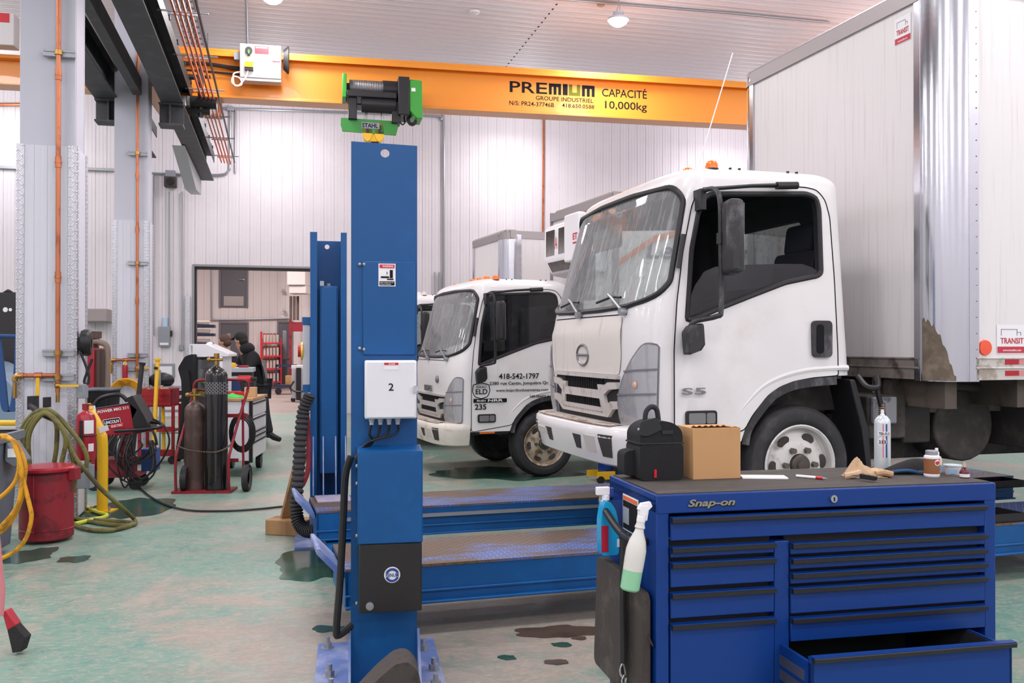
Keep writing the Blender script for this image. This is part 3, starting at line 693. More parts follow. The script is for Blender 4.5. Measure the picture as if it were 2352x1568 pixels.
def truck_box(root, t0, L, n0, n1, z0, z1, r=.22, chrome=True, alum=ALU):
    bx = MB(BOXW); bx.box(t0 + .012, t0 + L, n0 + .012, n1 - .012, z0 + .15, z1 - .04)
    if chrome:
        bx = MB(BOXW); bx.prism([(t0, n0 + r), (t0, n1 - r), (t0 + r, n1), (t0 + L, n1), (t0 + L, n0), (t0 + r, n0)], z0 + .15, z1 - .1, 'z')
    b = bx.build('cargo_box', root)
    if chrome:
        for s, c_ in (('n', n0), ('f', n1)):
            p = MB(CHROME); rg = r + .012; cy = n0 + rg - .012 if s == 'n' else n1 - rg + .012
            a0, a1 = (pi, 1.5 * pi) if s == 'n' else (pi / 2, pi); q = [(rg, 0), (rg, z1 - z0 - .05)]
            p.lathe(q, (t0 + rg - .012, cy, z0 - .01), 'z', 16, a0, a1)
            yy = n0 - .014 if s == 'n' else n1 + .002
            p.box(t0 + rg - .03, t0 + rg + .05, yy, yy + .012, z0 - .01, z1 - .06); ya = n0 + rg - .03 if s == 'n' else n1 - rg - .03
            p.box(t0 - .014, t0 - .002, ya, ya + .06, z0 - .01, z1 - .06); p = p.build('corner_post', b, fix=False)
            rv = MB(STEEL)
            for k in range(24): rv.sph((t0 + rg + .03, yy + (0 if s == 'n' else .012), z0 + .1 + k * (z1 - z0 - .25) / 23), .006, 6, 4)
            rv.build('rivets', p)
    # top rails and cap
    tr = MB(alum)
    tr.box(t0 - .02, t0 + .10, n0 + (r if chrome else 0), n1 - (r if chrome else 0), z1 - .13, z1 - .02); tr.tube([(t0 + .04, n0 + r * .8, z1 - .04), (t0 + .04, n1 - r * .8, z1 - .04)], .06, 12)
    tr.box(t0 + .1, t0 + L, n0 - .012, n0 + .08, z1 - .12, z1); tr.box(t0 + .1, t0 + L, n1 - .08, n1 + .012, z1 - .12, z1); tr.box(t0 + .05, t0 + L, n0 + .05, n1 - .05, z1 - .03, z1 + .01)
    if chrome:
        for cy, a0 in ((n0 + r, pi), (n1 - r, pi / 2)):
            tr.lathe([(.02, .04), (r * .7, .03), (r + .01, -.02), (r + .018, -.13)], (t0 + r, cy, z1), 'z', 12, a0, a0 + pi / 2)
    else:
        tr.box(t0 - .015, t0 + .06, n0 - .015, n0 + .03, z0, z1); tr.box(t0 - .015, t0 + .06, n1 - .03, n1 + .015, z0, z1)
    tr.build('top_rail', b, fix=False)
    br = MB(DALU)
    rA = r if chrome else 0
    br.box(t0 - .014, t0 + .05, n0 + rA, n1 - rA, z0, z0 + .15); br.tube([(t0 - .016, n0 + rA, z0 + .08), (t0 - .016, n1 - rA, z0 + .08)], .008, 6); br.tube([(t0 - .016, n0 + rA, z0 + .145), (t0 - .016, n1 - rA, z0 + .145)], .008, 6)
    br.mat(mat('side_rail', '#cfc9c4', .5, .2, c2='#a59a90', sc=6)); br.box(t0 + rA + .04, t0 + L, n0 - .014, n0 + .02, z0, z0 + .15); br.tube([(t0 + rA + .04, n0 - .014, z0 + .08), (t0 + L, n0 - .014, z0 + .08)], .008, 6); br.tube([(t0 + rA + .04, n0 - .014, z0 + .148), (t0 + L, n0 - .014, z0 + .148)], .008, 6)
    br.build('bottom_rail', b)
    sb = MB(UNDER)
    for k in range(9): x = t0 + .1 + k * .62; sb.box(x, x + .1, n0 + .1, n1 - .1, z0 - .2, z0)
    sb.box(t0 + .02, t0 + L, n0 + .55, n0 + .62, z0 - .26, z0 + .0); sb.build('cross_members', b)
    return b
def rear_axle(root, t, n0=.12):
    for y, nm in ((n0, 'rear_wheel'), (1.62, 'rear_wheel')):
        w = MB(RUBBER); w.lathe(tyre_prof(.405, .26, .25), (t, y, .405), 'y', 40); w.lathe([(.25, .06), (.1, .02), (0, .02)], (t, y, .405), 'y', 24); w.build(nm, root)
# nearest truck, on the lift
T1 = G(1838, 1205, .39)
t1, d1, c1 = truck(T1, 16.75, .39, 'white box truck with S5 on its door, standing on the blue runway lift', None, 1, True)
b1 = truck_box(t1, .88, 6.0, -.34, 2.26, .98, 3.74)
rear_axle(t1, 4.2)
lettering([('S', (-.90, -.026, .895), .075, .045), ('5', (-.805, -.026, .895), .075, .045)], 'door_badge', STEEL, d1, .02, .012)
# oval badge
e = MB(STEEL); P = []
e.tube([F(1.0 + .115 * cos(2 * pi * k / 32), 1.145 + .075 * sin(2 * pi * k / 32), .008) for k in range(32)], .010, 8, True)
e.tube([F(.895, 1.145, .008), F(1.0, 1.145, .010), F(1.105, 1.145, .008)], .010, 8)
e.build('grille_badge', t1)
# dirt veil on the front panel
dv = MB(DIRTYW); patch(dv, rnd([(.34, 1.415), (1.66, 1.415), (1.86, 1.25), (1.66, 1.015), (.36, 1.015), (.33, 1.15)], .04, 3), F, .007, 0, .03, .05); dv.build('hood_panel', t1)
a = MB(WHITE); a.tube([(-.72, .12, 2.36), (-.58, .12, 2.78), (-.44, .12, 3.20)], .004, 6); a.cyl((-.73, .12, 2.33), (-.72, .12, 2.40), .012); a.build('antenna', t1)
def transit(parent, o, u, v, w, h):
    nn = Vector(u).cross(Vector(v)); P = lambda a, b, k: Vector(o) + Vector(u) * a * w + Vector(v) * b * h + nn * k
    q = MB(WHITE); q.add([P(0, 0, .001), P(1, 0, .001), P(1, 1, .001), P(0, 1, .001)], [(0, 1, 2, 3)])
    q.mat(mat('sticker_red', '#c43244', .5)); q.add([P(.02, .02, .002), P(.98, .02, .002), P(.98, .24, .002), P(.02, .24, .002)], [(0, 1, 2, 3)])
    q.mat(mat('sticker_grey', '#7f7a86', .5)); bw = .012
    for a0, b0, a1, b1 in ((.14, .62, .16, .84), (.14, .82, .68, .84), (.66, .62, .68, .84), (.68, .72, .80, .74), (.78, .62, .80, .74)): q.add([P(a0, b0, .002), P(a1, b0, .002), P(a1, b1, .002), P(a0, b1, .002)], [(0, 1, 2, 3)])
    st = q.build('sticker', parent, fix=False)
    lettering([('TRANSIT', P(.12, .34, .002), w * .76, h * .2)], 'sticker_words', mat('sticker_red', '#c43244'), st, .012, .001, (u, v))
    lettering([('www.transitinc.com', P(.2, .08, .002), w * .6, h * .07)], 'sticker_line', INKW, st, 0, .001, (u, v))
transit(b1, (.88 - .002, .125, 3.37), *FRONT, .165, .19)
transit(b1, (1.32, -.342, 1.16), *XZ, .26, .20)
q = MB(mat('round_reflector', '#f2552f', .3, coat=.5)); q.lathe([(0, -.356), (.05, -.353), (.055, -.338), (0, -.338)], (1.22, 0, 1.20), 'y', 28); q.build('round_reflector', b1)
for z_ in (1.008, 1.085):
    for k, x in enumerate((1.38, 1.50, 1.62, 1.74)): q = MB(mat('reflective_red', '#b3152a', .4) if k % 2 == 0 else mat('reflective_pale', '#d98a90', .4)); q.box(x, x + .115, -.357, -.352, z_, z_ + .035); q.build('reflective_tape', b1)
# grime splash on the corner post
gm = mat('post_grime', '#6a5c4f', .8, c2='#8d7f72', sc=9, lo=.4, hi=.7)
g = MB(gm); rg = .235
gp = []
for k in range(17):
    u = k / 16; a = pi + .15 + u * .95; top = .42 * (1 - (u * 1.02) ** 2.2) + .02 * sin(k * 2.3)
    gp.append((a, max(.03, top)))
g.add([(.88 + rg - .012 + rg * 1.006 * cos(a), -.34 + rg - .012 + rg * 1.006 * sin(a), z) for a, h in gp for z in (.975, .975 + h)], [(2 * k, 2 * k + 2, 2 * k + 3, 2 * k + 1) for k in range(16)]); g.build('grime_splash', b1, fix=False)
# behind the cab: battery box, air tank, sill
u = MB(CHASSIS); u.box(.62, .95, .1, .55, .55, .86); u.box(1.0, 1.25, .2, .6, .5, .78); u.cyl((1.55, .2, .62), (1.55, .9, .62), .27, 24); u.cyl((1.0, .1, .95), (1.6, .1, .9), .03); u.box(.62, 6.4, .3, .38, .60, .84); u.box(1.9, 2.35, -.05, .5, .46, .80); u.box(2.5, 3.6, -.1, .6, .42, .82); u.box(1.0, 3.8, 1.2, 1.8, .35, .95); u.box(.6, 4.0, .5, .56, .35, .7); u.build('running_gear', t1, bev=.015)
u = MB(mat('battery_cover', '#8f9097', .45, c2='#5a595d', sc=8)); u.box(.64, .84, .06, .1, .66, .85); u.build('battery_cover', t1, bev=.01); u = MB(MATS['battery_cover']); u.box(1.98, 2.45, -.08, -.05, .62, .72); u.build('battery_cover', t1, bev=.01)
u = MB(BLACK); u.tube(spline([(.5, .05, 1.0), (.52, -.02, .93), (.60, -.03, .93), (.62, 0, 1.0)], 5), .022); u.tube(spline([(.60, 0, 1.0), (.62, -.02, .86), (.66, -.02, .72)], 5), .018); u.mat(mat('spring_coil', '#8a7a70', .5, .5))
u.lathe([(.02 + .006 * (k % 2), k * .008) for k in range(18)], (.645, -.02, .68), 'z', 12); u.build('air_hoses', t1)
u = MB(PLY).box(.95, 6.5, .45, .47, .80, .97).build('inner_sill', t1)
lettering([('L', (1.5, 0, 0), .1, .1)], 'x', INK, None) if False else None
# middle truck with the refrigerated box
T2 = (.40, 11.2)
t2, d2, c2 = truck(T2, 20.5, 0, 'middle white refrigerated truck with 418-542-1797 on its door, parked behind the lift', None, 2)
b2 = truck_box(t2, .80, 6.0, -.29, 1.68, .95, 3.50, chrome=False)
rear_axle(t2, 4.0)
L1 = INK
for L_ in [('418-542-1797', (-.60, -.016, 1.205), .52, .068), ('2380 rue Cantin, Jonquière Qc', (-.72, -.016, 1.125), .76, .05), ('www.lesjardinsdusaguenay.com', (-.64, -.016, 1.045), .68, .042), ('NIR-006432-6', (-.20, -.016, .975), .25, .032),
           ('235', (-.905, -.016, .845), .145, .066), ('ELD', (-.895, -.016, 1.03), .15, .06)]: lettering([L_], 'door_lettering', INK, d2, .018, .001)
q = MB(INK); q.tube([SD(*p, .016) for p in rnd([(-.92, 1.14), (-.82, 1.165), (-.72, 1.14), (-.71, 1.06), (-.74, 1.0), (-.82, .975), (-.90, 1.0), (-.93, 1.06)], .012, 2)], .005, 6, True); q.build('shield_outline', d2)
lettering([('ISAAC', (-.885, -.016, 1.1), .13, .028)], 'shield_words', INK, d2, .01, .001)
q = MB(INK); q.prism([(-.92, .93), (-.50, .93), (-.50, .975), (-.92, .975)], -.018, -.01, 'y'); q = q.build('name_strip', d2)
lettering([('ISUZU', (-.88, -.019, .942), .11, .02), ('NRR', (-.74, -.019, .938), .19, .03)], 'strip_words', INKW, q, .02, .001)
lettering([('ISUZU', F(1.0 + .20, 1.03, .012), .34, .075)], 'front_badge', STEEL, t2, .02, .01, FRONT)
q = MB(STEEL); q.sph(F(.62, 1.19, .01), (.02, .05, .05), 12, 6); q.build('keyhole', t2)
# refrigeration unit
R0 = MB(WHITE); R0.prism(rnd([(.80, 2.52), (.80, 3.20), (.56, 3.24), (.46, 3.18), (.45, 2.76), (.56, 2.56)], .05, 3), -.1, 1.10, 'y'); ru = R0.build('refrigeration_unit', t2, bev=.03, seg=3)
q = MB(mat('vent_dark', '#4a403a', .7))
for k in range(17):
    y = .34 + k * .042
    if k in (7, 8, 9): continue
    q.box(.446, .456, y, y + .014, 2.80, 3.14); q.X = None
for k in range(16): q.X = Matrix.Translation((.505, .32 + k * .045, 2.66)) @ Matrix.Rotation(radians(60), 4, 'Y'); q.box(-.07, .07, 0, .016, -.008, .006)
q.X = None; q.build('vents', ru)
q = MB(WHITE); q.box(.38, .50, -.14, .29, 2.66, 3.26); hq = q.build('unit_hood', ru, bev=.03, seg=3)
lettering([('ET', (.378, .0, 2.92), .13, .08)], 'unit_mark', INKR, hq, .02, .002, FRONT); q = MB(INKR); q.box(.376, .38, -.13, .0, 2.87, 2.89); q.build('unit_line', hq)
lettering([('A', (.443, .72, 2.88), .07, .16)], 'warning_mark', INKR, ru, 0, .002, FRONT)
# side writing of the refrigerated box
lettering([('Les jardins', (1.24, -.295, 2.62), 1.75, .30)], 'box_lettering', mat('box_letter_grey', '#5f656e', .5), b2, .02, .001, shear=.15)
q = MB(mat('box_stripe', '#e58a5f', .5)); q.prism([(.82, 2.56), (.82, 2.63), (1.35, 2.98), (2.6, 3.3), (2.6, 3.24), (1.35, 2.90)], -.300, -.291, 'y'); q.build('box_stripe', b2)
# rear truck
T3 = (-.80, 14.6)
t3, d3, c3 = truck(T3, 21, 0, 'white truck half hidden behind the near lift post, rearmost of the row', None, 3)
b3 = truck_box(t3, .60, 6.0, -.34, 1.40, .95, 3.44)
rear_axle(t3, 4.0)
q = MB(mat('teal_strip', '#1f5f66', .5)); q.box(-.84, -.3, -.018, -.012, 1.06, 1.12); q = q.build('name_strip', d3)
lettering([('TRANSIT', (-.76, -.019, 1.075), .3, .03)], 'strip_words', INKW, q, .01, .001)
# ---------------------------------------------------------------- runway lift
LA = 16.9
LO = G(973, 1295, .39)
RTREAD = tread('runway_tread', '#4a67ad', '#9aa0bd', 'xy', .032, .25, .45, '#6b5848')
def L2W(x, y, z=0):
    a = radians(LA); return Vector((LO.x + x * cos(a) - y * sin(a), LO.y + x * sin(a) + y * cos(a), z))
def runway(y, label):
    t = thing('lift_runway', label, 'lift', L2W(-.43, y), LA, 'blue lift runways')
    m = MB(BLUE); Ln = 6.4
    m.prism([(0, .375), (.66, .375), (.66, .18), (.62, .165), (.62, .345), (.04, .345), (.04, .165), (0, .18)], 0, Ln, 'x')
    m.box(0, Ln, -.03, .0, .175, .19); m.box(0, Ln, -.012, .0, .235, .25); m.box(0, .02, 0, .66, .165, .375)
    m.build('runway_beam', t, bev=.004)
    p = MB(RTREAD); p.box(0, Ln, -.004, .664, .375, .39); p.build('deck_plate', t)
    if y > 1: q = MB(GALV); q.box(.2, 2.9, -.03, -.004, .31, .335); q.build('edge_rail', t)
    f = MB(BLUED); f.prism([(0, .33), (-.01, .37), (-.13, .50), (-.15, .50), (-.15, .47), (-.02, .33)], .05, .48, 'y'); f.build('wheel_stop', t, bev=.004)
    return t
runway(0, 'near blue lift runway with dirty tread deck, directly behind the toolbox')
runway(1.82, 'far blue lift runway with a pale edge rail, behind the near runway')
def anchor_bolts(t, pts):
    for x, y in pts:
        b = MB(GALV); b.cyl((x, y, .0), (x, y, .075), .012, 10); b.cyl((x, y, .018), (x, y, .045), .024, 6); b.cyl((x, y, .015), (x, y, .02), .034, 16); b.build('anchor_bolt', t)
# near post: open to the far side
NP = Vector((-.757, 4.30, 0))
n_ = thing('lift_post', 'tall near blue lift post carrying the white control box number 2', 'lift post', NP, 10, 'blue lift posts')
m = MB(BLUE)
m.prism([(0, 0), (.31, 0), (.31, 2.555), (0, 2.565)], 0, .012, 'y', circ(.158, 2.515, .021, 24)); m.box(0, .012, .012, .36, 0, 2.56); m.box(.298, .31, .012, .36, 0, 2.555)
m.box(.0, .05, .348, .36, 0, 2.55); m.box(.26, .31, .348, .36, 0, 2.55); m.build('post', n_, sm=10)
b = MB(BLUED); b.box(-.17, .44, -.20, .62, .0, .018); b.build('base_plate', n_, bev=.003)
for x in (-.012, .31): q = MB(BLUED); q.prism([(-.17, .018), (.0, .018), (.0, .26)], x, x + .012, 'x'); q.build('gusset', n_)
anchor_bolts(n_, [(-.12, .54), (-.10, .12), (-.09, -.08), (.37, .42), (.40, .12), (.39, -.1)])
c = MB(BLUE); c.box(.055, .30, -.012, 0, 1.56, 2.0); c.build('cover_panel', n_, bev=.003)
for x, z in ((.04, 1.985), (.06, 1.985), (.04, 1.59), (.06, 1.585)): q = MB(GALV); q.sph((x, -.008, z), (.009, .012, .009), 10, 6); q.build('panel_bolt', n_)
def sticker(parent, x0, x1, z0, z1, y, bands, name='warning_sticker'):
    q = MB(WHITE); q.box(x0, x1, y - .001, y, z0, z1)
    for (a, b_, c_, d_, mm) in bands: q.mat(mm); q.box(x0 + (x1 - x0) * a, x0 + (x1 - x0) * b_, y - .002, y - .001, z0 + (z1 - z0) * c_, z0 + (z1 - z0) * d_)
    return q.build(name, parent)
s_ = sticker(n_, .127, .207, 1.883, 1.99, -.013, [(.06, .94, .80, .96, INKR), (.06, .94, .04, .22, INK), (.66, .84, .36, .72, INK), (.14, .62, .36, .44, INK), (.5, .88, .28, .34, INK), (.48, .52, .52, .64, INK)])
lettering([('WARNING', (.145, -.0155, 1.973), .05, .009)], 'sticker_words', INKW, s_, .02, .0005)
lettering([('KEEP CLEAR OF LIFT', (.135, -.0155, 1.898), .064, .005), ('WHEN LOWERING', (.135, -.0155, 1.890), .05, .005)], 'sticker_lines', INKW, s_, 0, .0005)
cb = MB(WENAM); cb.box(.062, .30, -.115, -.012, 1.265, 1.535); cb = cb.build('control_box', n_, bev=.008, seg=3)
q = MB(WENAM); q.box(.066, .296, -.128, -.115, 1.27, 1.531); dq = q.build('control_box_door', cb, bev=.006)
q = MB(LGREY); q.prism(rr(.283, .300, 1.385, 1.42, .008), -.142, -.12, 'y'); q.build('box_latch', cb)
lettering([('2', (.170, -.129, 1.396), .023, .034)], 'box_number', INK, dq, .01, .001)
s2 = sticker(cb, .150, .215, 1.492, 1.525, -.1285, [(0, 1, .66, 1, INKR)], 'box_sticker')
lettering([('DANGER', (.17, -.131, 1.516), .03, .006)], 'sticker_words', INKW, s2, .02, .0005)
for k in range(4):
    g = MB(LGREY); x = .095 + k * .04; g.cyl((x, -.06, 1.265), (x, -.06, 1.25), .013, 10); g.cyl((x, -.06, 1.255), (x, -.06, 1.235), .010, 10); g.build('cable_gland', cb)
def tubeobj(pts, r, m, name, parent=None, n=8, sp=6, closed=False):
    return MB(m).tube(spline(pts, sp, closed), r, n, closed).build(name, parent)
for k, x in enumerate((.095, .135, .175, .215)): tubeobj([(x, -.06, 1.24), (x - .01, -.05, 1.19), (.10 - k * .01, -.03 - k * .012, 1.15), (.02, -.025 - k * .012, 1.09 - .01 * k)], .006, BLACK, 'control_cable', n_)
tubeobj([(.0, -.06, 1.09), (-.025, -.05, 1.0), (-.035, -.04, .8), (-.05, -.05, .5), (-.065, -.06, .30), (-.055, -.05, .262), (.01, .02, .29)], .017, BLACK, 'cable_conduit', n_)
q = MB(BLUE); q.box(.03, .325, -.16, 0, .70, 1.12); q.prism([(-.16, 1.12), (0, 1.12), (0, 1.135)], .03, .325, 'x'); q.build('pump_cover', n_, bev=.006)
q = MB(mat('black_cover', '#242122', .35)); q.box(.036, .322, -.15, 0, .385, .70); q = q.build('lower_cover', n_, bev=.006)
w = MB(WHITE); w.lathe([(0, -.154), (.036, -.154), (.037, -.151), (0, -.151)], (.186, 0, .556), 'y', 32); w = w.build('round_logo', q)
k_ = MB(INKB)
for a0, a1 in ((.35, pi - .35), (pi + .35, 2 * pi - .35)): k_.tube([(.186 + .0265 * cos(a0 + (a1 - a0) * i / 14), -.1545, .556 + .0265 * sin(a0 + (a1 - a0) * i / 14)) for i in range(15)], .006, 6)
k_.build('logo_ring', w); lettering([('RENUM', (.157, -.1555, .548), .058, .016)], 'logo_words', INKB, w, .01, .001)
for x, z in ((.035, .73), (.035, .97), (.035, 1.05), (.035, .42)): b = MB(GALV); b.sph((x - .008, -.10, z), (.007, .009, .009), 10, 6); b.build('cover_bolt', n_)
b = MB(GALV); b.cyl((.085, -.15, .42), (.085, -.165, .42), .018, 16); b.cyl((.085, -.165, .42), (.085, -.175, .42), .011, 6); b.build('cover_bolt', n_)
# far post: open towards the camera
FP = Vector((-1.655, 7.50, 0))
f_ = thing('lift_post', 'far blue lift post, an open channel with the carriage inside', 'lift post', FP, 12.5, 'blue lift posts')
m = MB(BLUE); X_ = .295
m.box(0, .055, 0, .012, 0, 2.54); m.box(X_ - .05, X_, 0, .012, 0, 2.54); m.box(0, .012, .012, .3, 0, 2.54); m.box(X_ - .012, X_, .012, .3, 0, 2.54)
m.prism([(.012, 0), (X_ - .012, 0), (X_ - .012, 2.50), (.012, 2.50)], .29, .30, 'y', circ(.14, 2.45, .02, 20)); m.build('post', f_, bev=.003)
q = MB(BLUE); q.box(.075, .225, .04, .26, .55, 2.1); q.box(.085, .215, .03, .04, .55, 2.09); q = q.build('carriage', f_, bev=.004)
q = MB(GALV); q.cyl((.15, .12, 2.1), (.15, .12, 2.125), .02, 8); q.box(.078, .11, .04, .07, 2.1, 2.14); q.build('carriage_nut', f_)
b = MB(BLUED); b.box(-.12, .42, -.30, .5, 0, .018); b.build('base_plate', f_)
for x in (.02, .1, .2, .28): q = MB(BLUED); q.prism([(-.16, .40), (0, .40), (.0, .86)], x, x + .01, 'x'); q.build('gusset', f_)
b = MB(LGREY); b.box(-.06, 0, .05, .3, 1.28, 1.78); b = b.build('side_cabinet', f_, bev=.006); q = MB(BLUE); q.box(-.065, .0, .04, .31, 1.78, 1.84); q.box(-.06, 0, .04, .31, 1.22, 1.28); q.build('cabinet_bracket', f_)
q = MB(mat('red_stop', '#b3262e')); q.cyl((-.06, .1, 1.56), (-.10, .1, 1.56), .05, 16); q.mat(YEL); q.cyl((-.06, .1, 1.56), (-.075, .1, 1.56), .075, 16); q.build('stop_button', f_)
x_ = thing('lift_crossbeam', 'dusty blue crossbeam joining the two lift posts under the runway ends', 'lift', L2W(-.34, -.22), LA)
m = MB(BLUE); m.box(-.02, .17, .0, 2.72, .10, .16); m.build('beam', x_, bev=.006)
m = MB(mat('dusty_top', '#a9a2b8', .8, c2='#7f86b5', sc=6)); m.box(-.05, .22, 2.42, 2.72, .36, .40); m.mat(BLUE); m.box(-.045, .215, 2.43, 2.72, .02, .36); m.build('end_block', x_, bev=.004)
# hose bundle and timber by the far post
h = MB(mat('corrugated_hose', '#2f2e31', .6)); P = spline([D(712, 905, 7.35), D(697, 945, 7.35), D(690, 1010, 7.3), D(686, 1080, 7.25), D(681, 1150, 7.2), D(684, 1195, 7.15), D(700, 1217, 7.1), D(722, 1220, 7.05), D(738, 1212, 7.05)], 16)
h.tube(P, .05, 12, rs=[.052 if i % 3 else .040 for i in range(len(P))]); put(h.build('corrugated_hose'), 'thick black corrugated hose curling to the floor left of the far lift post', 'hose')
h = MB(REDD); h.tube(spline([D(696, 925, 7.4), D(706, 960, 7.42), D(709, 1040, 7.4), D(706, 1085, 7.38), D(694, 1115, 7.36)], 8), .02, 8); put(h.build('red_hose'), 'thin dark red hose behind the corrugated hose at the far lift post', 'hose')
t = MB(WOOD); a, b = G(652, 1205, .06), D(693, 1040, 7.52); t.X = Matrix.Translation(a); d = b - a
t.X = Matrix.Translation((a + b) / 2) @ d.to_track_quat('Z', 'Y').to_matrix().to_4x4(); t.box(-.045, .045, -.02, .02, -d.length / 2, d.length / 2); put(t.build('timber_plank', bev=.004), 'brown timber plank leaning against the far lift post', 'plank')
p = G(662, 1228); t = MB(WOOD).box(-.19, .17, -.05, .15, 0, .13).build('timber_block', bev=.008); t.location = p; t.rotation_euler = (0, 0, radians(-14)); put(t, 'short brown timber block on the floor by the corrugated hose', 'wood block')
# wheel chock at the near post
P_ = G(905, 1640); ck = thing('wheel_chock', 'black rubber wheel chock with a rope ring in front of the near lift post', 'wheel chock', (-.475, 3.80, 0), 10)
m = MB(mat('chock_rubber', '#4a4341', .8, c2='#39332f', sc=10, bump=.3)); pf = [(-.36, .0), (-.33, .04), (-.22, .12), (-.08, .26), (-.01, .315), (.04, .32), (.08, .28), (.115, .1), (.115, 0)]
m.prism(rnd(pf, .02, 2), -.09, .09, 'y'); m.build('wedge', ck, bev=.008)
m = MB(mat('rusty_rope', '#8a6a4e', .8)); m.tube([(.045 + .035 * cos(a * .4), -.096, .155 + .035 * sin(a * .4)) for a in range(16)], .007, 8); m.tube(spline([(.02, -.095, .15), (.0, -.11, .08), (.02, -.12, .03)], 5), .006); m.build('pull_ring', ck)
# yellow and blue jack below the bumper of the nearest truck
J = G(1400, 1105); jk = thing('floor_jack', 'blue and yellow floor jack standing under the bumper of the nearest truck', 'jack', J, 17)
m = MB(YEL); m.box(-.22, .0, -.17, -.15, .05, .14); m.box(-.02, .3, -.15, -.13, .04, .08); m.box(-.22, .3, .15, .17, .05, .12); m.build('frame', jk); m = MB(TBLUE); m.box(-.1, .22, -.12, .12, .06, .30); m.build('body', jk, bev=.01)
for x, y in ((-.18, -.16), (.0, -.15), (.26, -.14), (.26, .16)): m = MB(BLACK); m.cyl((x, y - .02, .045), (x, y + .02, .045), .045, 16); m.build('wheel', jk)
m = MB(BLACK); m.box(-.02, .03, -.16, -.12, .06, .28); m.build('post', jk)
# ---------------------------------------------------------------- crane bay
CR = D(398, 165, 15.2); CA = 11.6
cz = lambda py, Y=15.2: EYE + (795 - py) * Y / FPX
zT, zB = cz(112), cz(224)
cr = thing('bridge_crane', 'orange bridge crane beam lettered CAPACITÉ 10,000kg, spanning the hall', 'crane', (CR.x, CR.y, zB), CA, 'orange crane beams')
Hh = zT - zB
m = MB(CRANE); m.box(-.2, 17, -.19, .19, Hh - .045, Hh); m.box(-.2, 17, -.19, .19, 0, .05); m.box(-.2, 17, -.012, .012, .05, Hh - .045); m.box(-.2, 17, -.19, -.17, Hh - .12, Hh - .04); m.build('girder', cr, bev=.006)
lx = lambda px: tuple([(lambda r: (lambda t: (r.x * t - CR.x) * cos(radians(CA)) + (r.y * t - CR.y) * sin(radians(CA)))((CR.y * cos(radians(CA)) - CR.x * sin(radians(CA)) - .02) / (r.y * cos(radians(CA)) - r.x * sin(radians(CA)))))(ray(px, 200))])[0]
def lz(px, py, y=-.02):
    r = ray(px, py); a = radians(CA); nv = Vector((-sin(a), cos(a), 0)); t = (Vector((CR.x, CR.y, 0)) + nv * y).dot(nv) / r.dot(nv); return EYE + r.z * t - zB
T_ = lambda s, px0, px1, py0, py1: (s, (lx(px0), -.0135, lz(px0, py1)), lx(px1) - lx(px0), lz(px0, py0) - lz(px0, py1))
for q_ in [T_('PR', 1171, 1229, 185.7, 211), T_('E', 1232, 1257, 189, 214.5), T_('I', 1293, 1304, 192.5, 218)]: lettering([q_], 'maker_name', INK, cr, .012)
def block_letter(pf, px0, px1, py0, py1, mm):
    x0, x1, z0, z1 = lx(px0), lx(px1), lz(px0, py1), lz(px0, py0); b = MB(mm); b.prism(rnd([(x0 + (x1 - x0) * u, z0 + (z1 - z0) * v) for u, v in pf], .008, 2), -.0145, -.0125, 'y'); b.build('maker_letter', cr, sm=20)
MP = [(0, 0), (0, 1), (1, 1), (1, 0), (.77, 0), (.77, .70), (.615, .70), (.615, 0), (.385, 0), (.385, .70), (.23, .70), (.23, 0)]
block_letter(MP, 1261, 1289, 191, 216.5, INK); block_letter(MP, 1337, 1366, 195.5, 221, INK)
block_letter([(0, 1), (.3, 1), (.3, .28), (.7, .28), (.7, 1), (1, 1), (1, 0), (0, 0)], 1307, 1333, 193.5, 219, mat('olive_letter', '#6a6a22', .75, spec=.15))
for q_ in [T_('GROUPE INDUSTRIEL', 1231, 1363, 219.5, 229), T_('N/S: PR24-37746B', 1170, 1273, 230.5, 240.5), T_('418.650.0588', 1291, 1365, 237, 246)]: lettering([q_], 'maker_line', INK, cr, .008)
for q_ in [T_('CAPACITÉ', 1383, 1486, 198, 221), T_('10,000kg', 1390, 1486, 231, 254)]: lettering([q_], 'capacity_words', INK, cr, .010)
# end carriage at the runway
m = MB(CRANE); m.box(-.35, .12, -1.1, 1.1, -.12, .42); m.prism([(.12, .1), (.6, .1), (.12, .6)], -.05, .05, 'y'); m.build('end_carriage', cr, bev=.02)
m = MB(LGREY); m.box(-.2, -.15, -1.14, -1.1, .0, .38); m.box(-.14, .1, -1.13, -1.1, -.05, .36); m.build('carriage_plate', cr)
m = MB(BLACK); m.tube([(.5, -.5, -.42), (.5, -.5, .36)], .045, 10); m.tube([(.0, -.5, .22), (.42, -.5, .22), (.5, -.5, .1)], .04, 8); m.tube([(.0, -.5, -.33), (.65, -.5, -.33)], .05, 10); m.tube([(.35, -.5, -.18), (.75, -.5, -.18)], .10, 12); m.tube([(.3, -.5, .24), (.65, -.5, .24)], .03, 8); m.build('collector_arm', cr)
m = MB(GALV)
for k in range(5): m.box(.02 + k * .07, .06 + k * .07, -.56, -.46, -.25, -.1)
m.build('collector_shoes', cr)
tubeobj([(.1, -.1, .55), (.5, -.1, .57), (.95, -.1, .53), (1.2, -.1, .52)], .035, BLACK, 'feed_cable', cr)
tubeobj([(.1, -.1, .45), (.6, -.1, .44), (1.2, -.1, .42)], .018, BLACK, 'thin_cable', cr)
